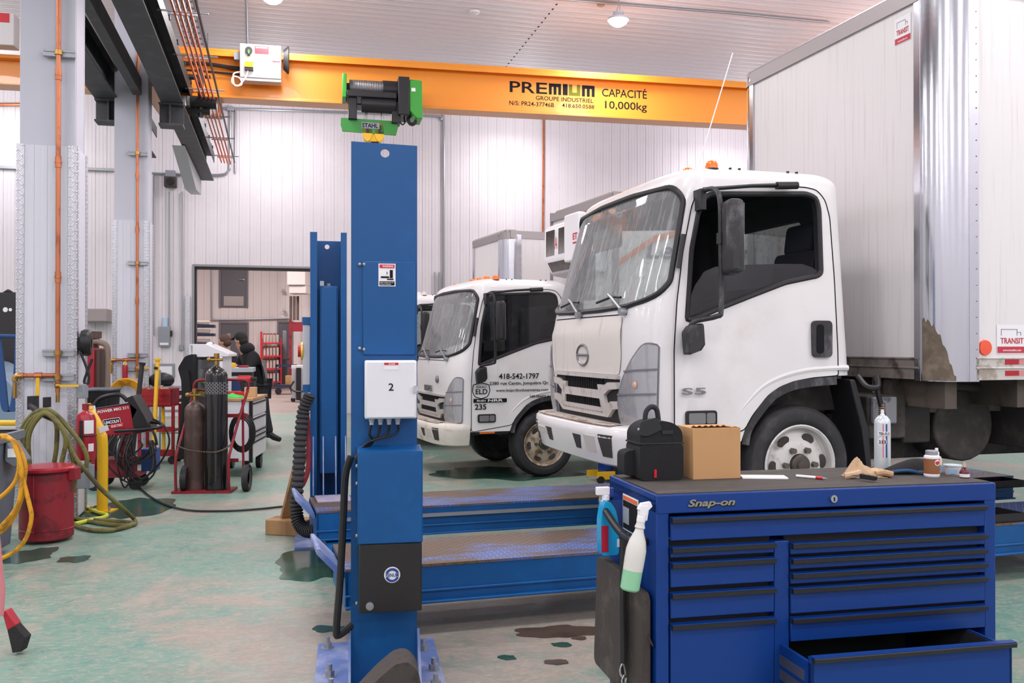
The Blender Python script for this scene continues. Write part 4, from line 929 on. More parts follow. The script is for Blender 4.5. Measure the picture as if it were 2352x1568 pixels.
# control box on the girder
bx0, bx1 = lx(556), lx(648); zb0, zb1 = lz(556, 185, -.4), lz(556, 101, -.4)
kb = MB(mat('panel_grey', '#d3cfd0', .4)); kb.box(bx0, bx1, -.44, -.2, zb0 + .05, zb1); kb.box(bx0, bx1, -.42, -.2, zb0, zb0 + .05); kb = kb.build('crane_control_box', cr, bev=.01)
bw, bh = bx1 - bx0, zb1 - zb0
m = MB(BLACK); m.cyl((bx0 + bw * .22, -.44, zb1 - bh * .2), (bx0 + bw * .22, -.49, zb1 - bh * .2), .06, 16); m.box(bx0 + bw * .19, bx0 + bw * .25, -.5, -.44, zb1 - bh * .34, zb1 - bh * .2); m.build('main_switch', kb)
m = MB(GREEN); m.box(bx0 + bw * .2, bx0 + bw * .24, -.51, -.495, zb1 - bh * .3, zb1 - bh * .2); m.build('switch_grip', kb)
m = MB(REDB); m.box(bx0 + bw * .36, bx0 + bw * .70, -.445, -.44, zb1 - bh * .26, zb1 - bh * .05); rs = m.build('red_sign', kb)
lettering([('DANGER', (bx0 + bw * .39, -.447, zb1 - bh * .11), bw * .28, bh * .035)], 'sign_words', INKW, rs, .01)
m = MB(WHITE); m.box(bx0 + bw * .78, bx0 + bw * .99, -.445, -.44, zb0 + bh * .42, zb1 - bh * .05); m.mat(INKR); m.box(bx0 + bw * .79, bx0 + bw * .98, -.447, -.444, zb0 + bh * .53, zb0 + bh * .57); m.build('white_label', kb)
m = MB(YEL); m.box(bx0 + bw * .13, bx0 + bw * .33, -.52, -.44, zb0 + bh * .33, zb0 + bh * .48); m.mat(BLACK); m.box(bx0 + bw * .13, bx0 + bw * .33, -.51, -.44, zb0 + bh * .25, zb0 + bh * .33); m.build('pendant_box', kb)
tubeobj([(bx0 + bw * .2, -.47, zb0 + bh * .25), (bx0 + bw * .14, -.47, zb0 + bh * .05), (bx0 - .02, -.46, zb0 - .1), (bx0 - .12, -.46, zb0 - .06), (bx0 - .1, -.46, zb0 + .04), (bx0 + .0, -.46, zb0 + .02), (bx0 + .03, -.46, zb0 - .08), (bx0 - .08, -.46, zb0 - .1), (bx0 - .1, -.45, zb0 + .08), (bx0 - .01, -.40, zb0 + .14)], .012, WHITE, 'pendant_cable', kb)
m = MB(BLACK)
for k in range(4): m.tube([(bx1 + .05 + .02 * k, -.36 + .06 * cos(a * .52), zb1 - bh * .35 + (.16 + .02 * k) * sin(a * .52)) for a in range(12)], .016, 6, True)
m.build('cable_coil', kb)
m = MB(MGREY); m.box(bx0 - .1, bx0, -.34, -.2, zb1 - bh * .4, zb1 - bh * .2); m.build('side_connector', kb)
# hoist
HX = lx(790); HW_ = lx(956) - HX; hz = lambda py: lz(870, py, -.45)
ho = thing('wire_rope_hoist', 'black and green wire rope hoist hanging from the orange crane beam', 'hoist', cr.location, CA)
m = MB(GREEN); m.box(HX - .04, HX + .03, -.75, -.3, hz(238), hz(184)); m.build('end_plate', ho, bev=.015)
m = MB(mat('rope_drum', '#6b6a6c', .4, .6))
m.lathe([(.13 + .008 * (k % 2), HX + .08 + k * .014) for k in range(70)], (0, -.55, (hz(196) + hz(222)) / 2), 'x', 24); m.build('rope_drum', ho)
m = MB(BLACK); m.box(HX + .03, HX + .85 * HW_ * .8, -.78, -.32, hz(236), hz(222)); m.cyl((HX + HW_ * .22, -.62, hz(247)), (HX + HW_ * .68, -.62, hz(247)), .14, 24); m.box(HX + .06, HX + .2, -.7, -.4, hz(284), hz(232)); m.box(HX + HW_ * .62, HX + HW_ * .74, -.7, -.4, hz(288), hz(240)); m.box(HX + HW_ * .70, HX + HW_ * .85, -.80, -.25, hz(272), hz(186)); m.cyl((HX + HW_ * .5, -.55, hz(209)), (HX + HW_ * .72, -.55, hz(209)), .15, 20); m.box(HX + .03, HX + HW_ * .72, -.4, -.2, hz(232), hz(192)); m.box(HX + .2, HX + HW_ * .6, -.3, .1, -.03, -.001); m.build('frame', ho, bev=.012)
m = MB(GREEN); m.prism([(HX + HW_ * .85, hz(190)), (HX + HW_ * 1.02, hz(192)), (HX + HW_ * 1.03, hz(278)), (HX + HW_ * .94, hz(278)), (HX + HW_ * .85, hz(262))], -.78, -.3, 'y'); gc = m.build('gear_cover', ho, bev=.02)
m = MB(WHITE); m.box(HX + HW_ * .875, HX + HW_ * .93, -.785, -.78, hz(218), hz(210)); m.build('cover_label', gc)
m = MB(GREEND); m.prism([(HX - .06, hz(280)), (HX + HW_ * .69, hz(282)), (HX + HW_ * .71, hz(296)), (HX + HW_ * .68, hz(314)), (HX - .04, hz(310)), (HX - .065, hz(296))], -.62, -.58, 'y'); gp = m.build('capacity_plate', ho)
m = MB(MGREY); m.box(HX + HW_ * .22, HX + HW_ * .46, -.63, -.62, hz(302), hz(288)); gl = m.build('plate_patch', gp); lettering([('STAHL', (HX + HW_ * .23, -.632, hz(300)), HW_ * .21, hz(290) - hz(300))], 'plate_words', INK, gl, .02)
for x in (.28, .3, .49): m = MB(STEEL); m.cyl((HX + HW_ * x, -.55, hz(262)), (HX + HW_ * x, -.55, hz(305)), .010, 8); m.build('rope', ho)
m = MB(YEL)
for x in (.30, .46): m.prism(circ(HX + HW_ * x, hz(308), .085, 18, .17), -.62, -.5, 'y'); m.mat(BLACK); m.box(HX + HW_ * x - .02, HX + HW_ * x + .03, -.625, -.6, hz(312), hz(294)); m.mat(YEL)
m.box(HX + HW_ * .3, HX + HW_ * .46, -.6, -.5, hz(330), hz(305)); hb = m.build('hook_block', ho, bev=.01)
m = MB(BLACK); m.tube([(HX + HW_ * .38 + .09 * cos(a * .3 - 2.2), -.55, hz(345) + .12 * sin(a * .3 - 2.2)) for a in range(15)], .03, 10); m.build('hook', hb)
tubeobj([(HX + HW_ * .72, -.6, hz(275)), (HX + HW_ * .76, -.6, hz(288)), (HX + HW_ * .8, -.6, hz(284)), (HX + HW_ * .79, -.55, hz(270))], .012, BLACK, 'cable_loop', ho)
m = MB(BLACK)
for k in range(3): m.tube([(HX + HW_ * .9 + (.05 + .015 * k) * cos(a * .52), -.6 + .02 * k, hz(276) + (.06 + .015 * k) * sin(a * .52)) for a in range(12)], .012, 6, True)
m.build('cable_coil', ho)
# the other bay's crane beam, seen behind the first column
cr2 = thing('bridge_crane', 'orange crane beam of the next bay, cut by the left edge beside the first column', 'crane', (D(40, 190, 13.5).x, 13.5, cz(195, 13.5)), CA, 'orange crane beams')
m = MB(CRANE); m.box(-5, 1.2, -.17, .17, .35, .40); m.box(-5, 1.2, -.17, .17, -.04, .0); m.box(-5, 1.2, -.012, .012, 0, .35); m.build('girder', cr2)
m = MB(mat('panel_grey', '#d3cfd0', .4)); m.box(-.9, .12, -.55, -.3, .42, .88); k2 = m.build('crane_control_box', cr2, bev=.01); m = MB(REDB); m.box(-.22, .06, -.555, -.55, .74, .87); m.build('red_sign', k2)
# columns with protective panels
def column(P, label, diam_z, clamps, pipe_z0, branch):
    t = thing('steel_column', label, 'column', P, PSI, 'steel columns of the hall', 'thing')
    m = MB(COLM); m.box(-.265, .265, -.25, -.225, 0, CEIL - .01); m.box(-.265, .265, .225, .25, 0, CEIL - .01); m.box(-.012, .012, -.225, .225, 0, CEIL - .01); m.box(.2, .265, -.2, .2, 0, CEIL - .01); m.build('shaft', t, bev=.004)
    m = MB(PANELC); pr = []
    for k in range(4):
        a = -.25 + k * .5 / 4; w_ = .5 / 4; pr += [(a, -.275), (a + .003, -.270), (a + .006, -.275), (a + w_ * .5, -.275), (a + w_ * .5 + .004, -.273), (a + w_ * .5 + .008, -.275)]
    pr.append((.25, -.275)); n = len(pr); m.add([(p[0], p[1], .02) for p in pr] + [(p[0], p[1], diam_z) for p in pr], [(i, i + 1, i + 1 + n, i + n) for i in range(n - 1)])
    m.box(-.25, .285, -.268, .28, .02, diam_z - .002); m.build('guard_panel', t, fix=False)
    for x0, x1 in ((-.29, -.215), (.205, .292)):
        m = MB(TREADP); m.box(x0, x1, -.284, -.279, .02, diam_z + .005); m.build('corner_plate', t)
    for y0, y1 in ((-.284, -.2), (.2, .285)):
        m = MB(TREADS); m.box(.287, .292, y0, y1, .02, diam_z + .005); m.build('corner_plate', t)
    return t
C1, C2 = Vector((-4.32, 8.60, 0)), Vector((-5.70, 13.75, 0))
k1 = column(C1, 'near grey steel column with tread plate corners and a copper air line', 3.44, None, 0, None)
k2 = column(C2, 'second grey steel column, farther back, with a coiled yellow hose at its foot', 3.46, None, 0, None)
def airline(t, x, z0, z1, clamps, label, valves):
    y = -.30; a = thing('air_line', label, 'pipe', t.location, PSI, 'copper air lines'); m = MB(COPPER); m.cyl((x, y, z0), (x, y, z1), .021, 12)
    for z in (z0 + 1.05, z0 + 2.1, z0 + 2.9): m.cyl((x, y, z - .05), (x, y, z + .05), .027, 12); m.cyl((x, y, z - .01), (x, y, z + .01), .031, 12)
    m.build('riser', a)
    for z in clamps:
        s = MB(GALV); s.box(x - .135, x + .135, y + .022, y + .06, z - .03, z + .03); s.box(x - .13, x + .13, y + .012, y + .022, z - .03, z - .012); s.box(x - .13, x + .13, y + .012, y + .022, z + .012, z + .03); s = s.build('strut_clamp', a)
        b = MB(BRASS); b.cyl((x, y, z - .02), (x, y, z + .02), .034, 12); b.build('pipe_clip', s)
    b = MB(COPPER); zb = valves; b.cyl((x, y, zb), (x - .30, y, zb), .021, 12); b.cyl((x - .28, y, zb), (x - .30, y, zb), .029, 12); b.cyl((x - .13, y, zb), (x - .19, y, zb), .030, 10); b.build('branch', a)
    b = MB(BRASS); b.tube(spline([(x - .30, y, zb), (x - .345, y, zb - .005), (x - .355, y, zb - .05)], 4), .026, 10); b.cyl((x - .355, y, zb - .06), (x - .355, y, zb - .2), .017, 10); b.build('elbow_fitting', a); b = MB(BRASS); b.cyl((x, y, z0), (x, y, z0 - .09), .017, 10); b.sph((x, y, z0 + .06), .03, 12, 8); b.build('fitting', a)
    b = MB(YEL); b.box(x - .175, x - .145, y - .035, y - .03, zb - .20, zb - .02); b.build('valve_handle', a); b = MB(YEL); b.box(x + .02, x + .18, y - .03, y - .022, z0 + .05, z0 + .07); b.build('valve_handle', a)
    return a
airline(k1, .108, 1.18, CEIL - .02, (1.315, 1.54, 4.28), 'copper air line running up the near column', 1.335)
airline(k2, .10, 1.22, CEIL - .02, (1.27, 1.47, 2.83, 4.45), 'copper air line running up the second column', 1.40)
# runway beams, tie beam and brackets, along the hall's depth
for k_ in (k1, k2): k_.scale = (.88, .85, 1)
Q = tohall(C2); xc = Q.x + .10
def hbox(m, x0, x1, y0, y1, z0, z1): return m.box(x0, x1, y0, y1, z0, z1)
def runway_beam(x, y0, y1, label, rail=True):
    t = thing('runway_beam', label, 'crane runway', O, PSI, 'dark crane runway beams'); z = 5.27
    m = MB(DSTEEL); m.box(x - .16, x + .16, y0, y1, z, z + .025); m.box(x - .16, x + .16, y0, y1, z + .55, z + .58); m.box(x - .008, x + .008, y0, y1, z + .025, z + .55); m.build('beam', t)
    m = MB(RAILM); m.box(x - .04, x + .04, y0, y1, z + .58, z + .66); m.box(x + .162, x + .175, y0, y1, z + .40, z + .60); m.build('rail', t)
    for k in range(int((y1 - y0) / 1.0)):
        c = MB(RAILM); yy = y0 + .4 + k * 1.0; c.box(x + .04, x + .19, yy, yy + .08, z + .585, z + .64); c.cyl((x + .13, yy + .04, z + .62), (x + .13, yy + .04, z + .69), .03, 8); c.build('rail_clip', t)
    return t
rb1 = runway_beam(xc + .46, -20, -.9, 'dark crane runway beam right of the columns, with orange conductor bars')
rb2 = runway_beam(xc - .46, -20, -3.2, 'dark crane runway beam left of the columns')
t = thing('tie_beam', 'slim dark tie beam joining the tops of the two columns', 'beam', O, PSI); MB(DSTEEL).box(xc - .07, xc + .05, tohall(C1).y + .26, tohall(C2).y - .26, 5.32, 5.56).build('tube', t)
m = thing('column_bracket', 'dark steel bracket carrying the runways on the second column', 'bracket', O, PSI)
for s in (-1, 1):
    b = MB(DSTEEL)
    x0, x1 = sorted((xc + s * .27, xc + s * .62)); yq = Q.y; b.box(x0, x1, yq - .15, yq + .15, 5.24, 5.265); b.box(x0, x1, yq - .15, yq + .15, 4.93, 4.955); b.box(x0, x1, yq - .01, yq + .01, 4.955, 5.24); b.box(*sorted((xc + s * .42, xc + s * .44)), yq - .15, yq + .15, 4.955, 5.24); b.build('arm', m)
g = thing('wall_strut', 'pale grey sloping strut under the far end of the right runway', 'strut', O, PSI); MB(mat('strut_grey', '#c3c4cb', .5)).prism([(-4.6, 5.25), (-.9, 5.25), (-.9, 4.95), (-2.2, 4.85)], xc + .14, xc + .36, 'x').build('web', g)
# conductor bars
for k in range(4):
    t = thing('conductor_bar', ['innermost', 'second', 'third', 'outermost'][k] + ' of the four thin orange conductor bars beside the right runway', 'conductor bar', O, PSI, 'orange conductor bars')
    x = xc + .80 + k * .065; m = MB(mat('orange_insulator', '#e0683f', .5)); m.box(x - .012, x + .012, -19, -1.2, 5.62 - k * .01, 5.66 - k * .01); m.build('bar', t)
    if k == 3:
        m = MB(BLACK); m.tube([(x + .08, -19, 5.66), (x + .08, -1.2, 5.64)], .018, 6); m.build('cable', t)
for k, yy in enumerate([-1.6 - 1.75 * i for i in range(9)]):
    t = thing('conductor_hanger', 'thin steel hanger rod under the orange conductor bars', 'hanger', O, PSI, 'conductor hanger rods'); m = MB(GALV); m.tube([(xc + .58, yy, 5.70), (xc + 1.18, yy, 5.70)], .012, 6); m.box(xc + .74, xc + 1.05, yy - .015, yy + .015, 5.655, 5.68); m.build('rod', t)
# ceiling cable tray
p0 = tohall(G(425, 20, 7.25)); t = thing('cable_tray', 'ladder cable tray hanging below the ceiling above the conductor bars', 'cable tray', O, PSI)
m = MB(GALV); xq = p0.x
for s in (-.17, .17): m.box(xq + s - .012, xq + s + .012, -14, -1.0, 7.2, 7.29)
m.build('side_rails', t)
for k in range(42): r = MB(GALV); r.box(xq - .17, xq + .17, -13.9 + k * .31, -13.86 + k * .31, 7.215, 7.24); r.build('rung', t)
m = MB(BLACK)
for s in (-.09, -.03, .05): m.tube([(xq + s, -13.9, 7.26), (xq + s, -1.1, 7.26)], .02, 6)
m.build('cables', t)
for k in range(6): r = MB(GALV); r.cyl((xq + .2, -13 + k * 2.3, 7.2), (xq + .2, -13 + k * 2.3, CEIL), .008, 6); r.build('hanger', t)
# lamps in view
def highbay(p, label):
    t = thing('high_bay_lamp', label, 'ceiling lamp', p, 0, 'high bay lamps'); m = MB(LGREY); m.lathe([(0, .14), (.09, .14), (.1, .06), (.17, .04), (.18, .0), (.165, .0)], (0, 0, 0), 'z', 28); m.build('housing', t)
    m = MB(mat('lit_lens', '#fffaf5', .5, emit=28)); m.lathe([(0, -.10), (.08, -.09), (.14, -.05), (.165, .004)], (0, 0, 0), 'z', 28); m.build('lens', t)
    m = MB(GALV); m.tube([(-.03, 0, .14), (0, 0, .26), (.0, 0, CEIL - p[2])], .006, 6); m.tube([(.03, 0, .14), (0.02, 0, .3), (.0, 0, CEIL - p[2])], .006, 6); m.build('hanger', t); return t
highbay(tuple(G(1420, 47, 7.12)), 'bright round lamp hanging over the crane lettering')
highbay(tuple(G(626, -6, 7.12)), 'bright round lamp at the top edge above the crane control box')
def pipe(pts, r, m, name, label, cat, group=None, n=8):
    return put(MB(m).tube(pts, r, n).build(name), label, cat, group)
s0 = G(1090, 26, CEIL); q = MB(WHITE); q.lathe([(0, -.06), (.05, -.055), (.09, -.03), (.1, 0)], (s0.x, s0.y, CEIL), 'z', 24); put(q.build('smoke_detector'), 'small white round detector on the ceiling', 'detector')
s0 = G(1380, 9, CEIL); q = MB(mat('beige_plate', '#c3a892', .5)); q.lathe([(0, -.04), (.06, -.035), (.075, 0)], (s0.x, s0.y, CEIL), 'z', 20); put(q.build('ceiling_disc'), 'small beige round cap on the ceiling left of the lamp', 'cap')
a, b, c_ = G(1200, -8, CEIL - .03), G(1680, 30, CEIL - .03), G(1905, 52, CEIL - .03); pipe([a, b, c_], .022, GALV, 'ceiling_conduit', 'galvanised conduit along the ceiling above the nearest truck', 'conduit', 'galvanised conduits')
a, b = G(569, 108, CEIL - .03), G(566, -10, CEIL - .03); pipe([a, b], .018, GALV, 'ceiling_conduit', 'short conduit on the ceiling above the crane control box', 'conduit', 'galvanised conduits')
# conduits, pipes and boxes on the back wall
def wl(*pts, y=-.05): 
    out = []
    for px, py in pts: x, z = WP(px, py, y); out.append(hall(x, y, z))
    return out
pipe(spline(wl((348, 398), (420, 400), (505, 401), (524, 392), (529, 370), (529, 250)), 6), .026, GALV, 'wall_conduit', 'conduit running along the wall and up beside the runway end', 'conduit', 'galvanised conduits')
pipe(spline(wl((510, 249), (700, 255), (990, 266), (1012, 275), (1019, 300), (1019, 680)), 6), .03, GALV, 'wall_conduit', 'long conduit under the crane beam, bending down behind the middle truck', 'conduit', 'galvanised conduits')
pipe(wl((541, 250), (541, 395)), .022, GALV, 'wall_conduit', 'second conduit dropping beside the first near the runway end', 'conduit', 'galvanised conduits')
for px, y0, lab in ((352, 400, 'leftmost'), (388, 440, 'second'), (418, 440, 'third')): pipe(wl((px, y0), (px, 770 if px < 400 else 800)), .02, GALV, 'wall_conduit', lab + ' of the thin conduits dropping to the wall switches', 'conduit', 'galvanised conduits')
for px in (999, 1009): pipe(wl((px, 625), (px, 720)), .018, GALV, 'wall_conduit', ('left' if px == 999 else 'right') + ' short conduit of the pair above the rearmost truck', 'conduit', 'galvanised conduits')
pipe(wl((1249, 268), (1247, 600), y=-.07), .03, COPPER, 'copper_pipe', 'copper pipe down the wall above the refrigeration unit', 'pipe')
for px, y0, y1, lab in ((20, 240, 240, 0), ): pipe(wl((-20, 240), (60, 240)), .04, COPPER, 'copper_pipe', 'copper pipe on the wall left of the near column', 'pipe')
pipe(spline([hall(*(lambda q: (q[0], -.12, q[1]))(WP(px, py, -.12))) for px, py in ((505, 232), (505, 258), (495, 266), (470, 264))], 5), .05, COPPER, 'copper_elbow', 'copper elbow pipe below the crane beam by the runway', 'pipe')
for i, (px, py, lab) in enumerate(((-30, 383, 'strip left of the near column'), (193, 388, 'strip between the two columns'))):
    x0, z = WP(px, py); x1, _ = WP(px + 72, py); o = MB(GALV).box(0, x1 - x0, -.07, -.005, z - .03, z + .03).build('strut_rail'); o.location = hall(x0, 0); o.rotation_euler = (0, 0, radians(PSI)); put(o, 'galvanised ' + lab + ' on the back wall', 'rail', 'strut rails')
def wallbox(name, label, cat, px0, px1, py0, py1, d, m, bev=.01, y=0):
    (x0, z1), (x1, z0) = WP(px0, py0), WP(px1, py1); t = thing(name, label, cat, hall(x0, y - .005, z0), PSI); b = MB(m).box(0, x1 - x0, -d, 0, 0, z1 - z0).build('housing', t, bev=bev); return t, x1 - x0, z1 - z0
t, w, h = wallbox('disconnect_switch', 'grey disconnect switch with a black lever on the back wall', 'switch box', 366, 392, 750, 796, .16, MGREY); m = MB(BLACK); m.box(w, w + .05, -.14, -.08, h * .5, h * .8); m.build('lever', t); m = MB(WHITE); m.box(.03, w - .03, -.165, -.16, .04, .09); m.build('label_plate', t); m = MB(mat('blue_bottle', '#b9d2ea', .3)); m.cyl((w * .55, -.08, h), (w * .55, -.08, h + .2), .06, 14); put(m.build('bottle_top'), None); bpy.data.objects['bottle_top'].parent = t
wallbox('outlet_box', 'small grey outlet box on the wall left of the opening', 'outlet box', 412, 421, 792, 805, .08, MGREY)
wallbox('junction_box', 'grey junction box on the conduit under the crane beam', 'junction box', 521, 538, 246, 257, .1, GALV)
t, w, h = wallbox('signal_horn', 'dark signal horn on the wall under the runway end', 'horn', 379, 407, 408, 432, .22, mat('horn_brown', '#4a413f', .6)); m = MB(MGREY); m.box(w * .1, w * .9, -.2, 0, h, h + .14); m.build('horn_box', t); m = MB(BLACK); m.cyl((w * .5, -.22, h * .5), (w * .5, -.26, h * .5), .08, 18); m.build('horn_mouth', t)
t, w, h = wallbox('whiteboard', 'whiteboard with a grey frame on the back wall behind the red cart', 'whiteboard', 352, 402, 835, 868, .03, MGREY); m = MB(WHITE); m.box(.06, w - .06, -.04, -.03, .06, h - .06); m.build('writing_surface', t)
t, w, h = wallbox('hood', 'grey sloped metal hood on the wall between the columns', 'hood', 193, 262, 712, 740, .9, mat('hood_metal', '#a59c9b', .5, .2)); 
# ---------------------------------------------------------------- blue roller cabinet in front
TB = G(1507, 1137, 1.1); TB.z = 0
tb = thing('tool_cabinet', 'blue roller tool cabinet with black drawer pulls and one drawer open', 'tool cabinet', TB, 12.4)
TW, TD = 1.32, .49
m = MB(TBLUE); m.box(0, .045, 0, TD, .12, 1.075); m.box(TW - .045, TW, 0, TD, .12, 1.075); m.box(.045, TW - .045, TD - .02, TD, .12, 1.075); m.box(.045, TW - .045, 0, TD, .12, .16); m.box(.045, TW - .045, 0, TD - .02, .95, .956); m.box(.434, .489, 0, TD - .02, .16, .926)
m.mat(INTER); m.box(.045, .434, .035, .05, .16, .95); m.box(.489, TW - .045, .035, .05, .57, .95); m.box(.045, TW - .045, TD - .03, TD - .021, .16, .95); m.build('carcass', tb, bev=.004)
m = MB(TBLUE); m.box(0, TW, 0, TD, 1.036, 1.085); m.box(0, TW, -.003, .012, 1.036, 1.1); m.box(0, TW, TD - .012, TD + .003, 1.04, 1.1); m.box(0, .012, 0, TD, 1.04, 1.1); m.box(TW - .012, TW, 0, TD, 1.04, 1.1); m.build('top', tb, bev=.004)
m = MB(mat('liner_mat', '#47423f', .85, c2='#5c5651', sc=7, lo=.5, hi=.75, st=(1, 3, 1), bump=.15, bsc=80)); m.box(.012, TW - .012, .012, TD - .012, 1.085, 1.103); m.build('top_mat', tb)
PULL = mat('drawer_pull', '#29272a', .45, .2)
def drawer(x0, x1, z0, z1, out=0.0, pull=True):
    d = MB(TBLUE)
    if out:
        d.box(x0, x1, -out, -out + .02, z0, z1 - .012); d.box(x0, x0 + .012, -out, .3, z0 + .02, z1 - .03); d.box(x1 - .012, x1, -out, .3, z0 + .02, z1 - .03); d.mat(INTER); d.box(x0 + .012, x1 - .012, -out + .02, .3, z0 + .02, z0 + .03); d.box(x0 + .012, x0 + .015, -out + .02, .3, z0 + .03, z1 - .035); d.box(x1 - .015, x1 - .012, -out + .02, .3, z0 + .03, z1 - .035); d.box(x0 + .015, x1 - .015, -out + .02, -out + .023, z0 + .03, z1 - .03)
    else: d.box(x0, x1, -.006, .02, z0, z1 - .012)
    d = d.build('drawer', tb, bev=.003)
    h = MB(TBLUE); y = -out - .006; h.box(x0 - .0, x1 + .0, y - .016, y + .012, z1 - .012, z1 - .006); h.mat(PULL); h.prism([(y - .019, z1 - .011), (y - .015, z1 - .009), (y, z1 - .011), (y, z1 - .026), (y - .006, z1 - .028), (y - .012, z1 - .022), (y - .018, z1 - .024)], x0, x1, 'x'); h.build('drawer_pull', d)
    return d
drawer(.050, TW - .050, .945, 1.032)
for z0, z1 in ((.888, .932), (.788, .88), (.684, .778), (.17, .674)): drawer(.050, .430, z0, z1)
for z0, z1 in ((.878, .926), (.827, .873), (.776, .822), (.673, .771), (.576, .667)): drawer(.493, TW - .050, z0, z1)
od = drawer(.455, TW - .105 + .0, .30, .60, .20)
for k in range(2):
    s = MB(STEEL); s.box(.452, .456, -.16, .2, .50 - k * .05, .535 - k * .05); s.build('drawer_slide', od)
l = MB(CHROME); l.lathe([(0, -.012), (.013, -.012), (.014, -.005), (.014, 0), (0, 0)], (.657, 0, 1.066), 'y', 24); l.mat(INK); l.box(.655, .659, -.0135, -.012, 1.058, 1.072); l.build('lock', tb)
lg = lettering([('Snap-on', (.112, -.004, 1.05), .172, .032)], 'maker_badge', mat('badge_silver', '#a09b90', .35, .7), tb, .03, .003, shear=.25)
lettering([('Snap-on', (.1145, -.0035, 1.047), .172, .032)], 'badge_shadow', INK, tb, .045, .001, shear=.25)
for x, y in ((.12, .08), (TW - .12, .08), (.12, TD - .08), (TW - .12, TD - .08)): c = MB(BLACK); c.cyl((x, y - .02, .06), (x, y + .02, .06), .06, 20); c.box(x - .03, x + .03, y - .03, y + .03, .1, .125); c.build('caster', tb)
m = MB(STEEL); m.cyl((.80, -.1, .348), (.88, -.06, .348), .016, 12); m.lathe([(.012, 0), (.022, 0), (.022, .03), (.012, .03)], (.93, -.08, .33), 'z', 18); put(m.build('socket', None), 'bright socket lying in the open bottom drawer', 'socket'); so = bpy.data.objects['socket']; so.location = TB; so.rotation_euler = (0, 0, radians(12.4))
# push handle on the left end and what hangs there
m = MB(mat('handle_bar', '#2a2a2c', .35, .4)); m.tube(spline([(.0, .47, 1.02), (-.035, .465, 1.018), (-.06, .39, 1.0), (-.07, .20, .955), (-.06, .10, .935), (-.02, .08, .93), (0, .08, .93)], 7), .0135, 10); m.build('push_handle', tb)
q = MB(WHITE); q.box(-.002, 0, .17, .33, .925, 1.055); q = q.build('safety_label', tb); b = MB(mat('label_orange', '#e0703a', .5)); b.box(-.003, -.001, .175, .325, 1.035, 1.05); b.mat(INK); b.box(-.003, -.001, .175, .325, .93, 1.033); b.mat(mat('label_grey', '#9aa0aa', .5)); b.box(-.004, -.001, .26, .32, .95, 1.01); b.build('label_print', q)
def tl(x, y, z=0): 
    a = radians(12.4); return Vector((TB.x + x * cos(a) - y * sin(a), TB.y + x * sin(a) + y * cos(a), z))
FOAM = mat('foam_mat', '#403a37', .95, c2='#554e49', sc=8, lo=.5, hi=.7, bump=.3, bsc=35)
def pad(x, y0, y1, z0, z1, dx, tilt, label):
    t = thing('kneeling_mat', label, 'mat', tl(x, y0), 12.4, 'foam kneeling mats'); t.rotation_euler.y = radians(tilt)
    m = MB(FOAM); m.prism(rr(0, y1 - y0, z0, z1, .03), -dx, 0, 'x'); m.build('mat', t, bev=.008); return t
pad(-.012, .02, .30, .31, .765, .03, 0, 'dark foam kneeling mat hanging nearest the cabinet end')
pad(-.055, .155, .455, .395, .80, .035, 2, 'dark foam kneeling mat with a torn top edge behind the other')
s = MB(mat('rubber_strap', '#1f1f21', .6)); s.tube(spline([tl(-.066, .14, .955), tl(-.07, .135, .84), tl(-.072, .13, .7), tl(-.07, .13, .58), tl(-.07, .13, .50)], 6), .011, 8); s.tube(spline([tl(-.064, .12, .95), tl(-.058, .125, .90), tl(-.07, .13, .8)], 5), .011, 8); s = s.build('rubber_strap'); put(s, 'black rubber strap with a steel clip hanging from the cabinet handle', 'strap')
c = MB(CHROME); c.tube(spline([tl(-.07, .13, .505), tl(-.082, .13, .48), tl(-.075, .13, .45), tl(-.062, .13, .46), tl(-.07, .13, .50)], 5, True), .004, 6, True); c.tube(spline([tl(-.07, .125, .46), tl(-.078, .125, .44), tl(-.068, .125, .425), tl(-.062, .125, .45)], 4), .004, 6); c.build('clip', s)
# blue spray bottle on the handle
t = thing('spray_bottle', 'blue spray bottle with a red label hanging from the cabinet handle', 'spray bottle', tl(-.052, .365, .825), 12.4); t.scale = (.85, .85, .85)
m = MB(mat('cyan_bottle', '#25a9e0', .25, coat=.4)); m.prism(rnd([(-.035, 0), (.045, 0), (.045, .13), (.03, .2), (.005, .235), (-.02, .235), (-.03, .2), (-.038, .15)], .015, 3), -.03, .03, 'y'); m.build('bottle', t, bev=.012, seg=3)
m = MB(mat('label_red', '#c22243', .45)); m.box(-.036, -.004, -.032, -.0305, .015, .13); lb = m.build('label', t); 
m = MB(WHITE); m.cyl((-.006, 0, .235), (-.006, 0, .26), .018, 14); m.box(-.05, .01, -.012, .012, .26, .295); m.mat(INKB); m.box(.0, .03, -.011, .011, .25, .29); m.build('trigger', t, bev=.003)
m = MB(WHITE); m.box(.036, .047, -.0315, -.0295, .035, .07); m.build('price_label', t)
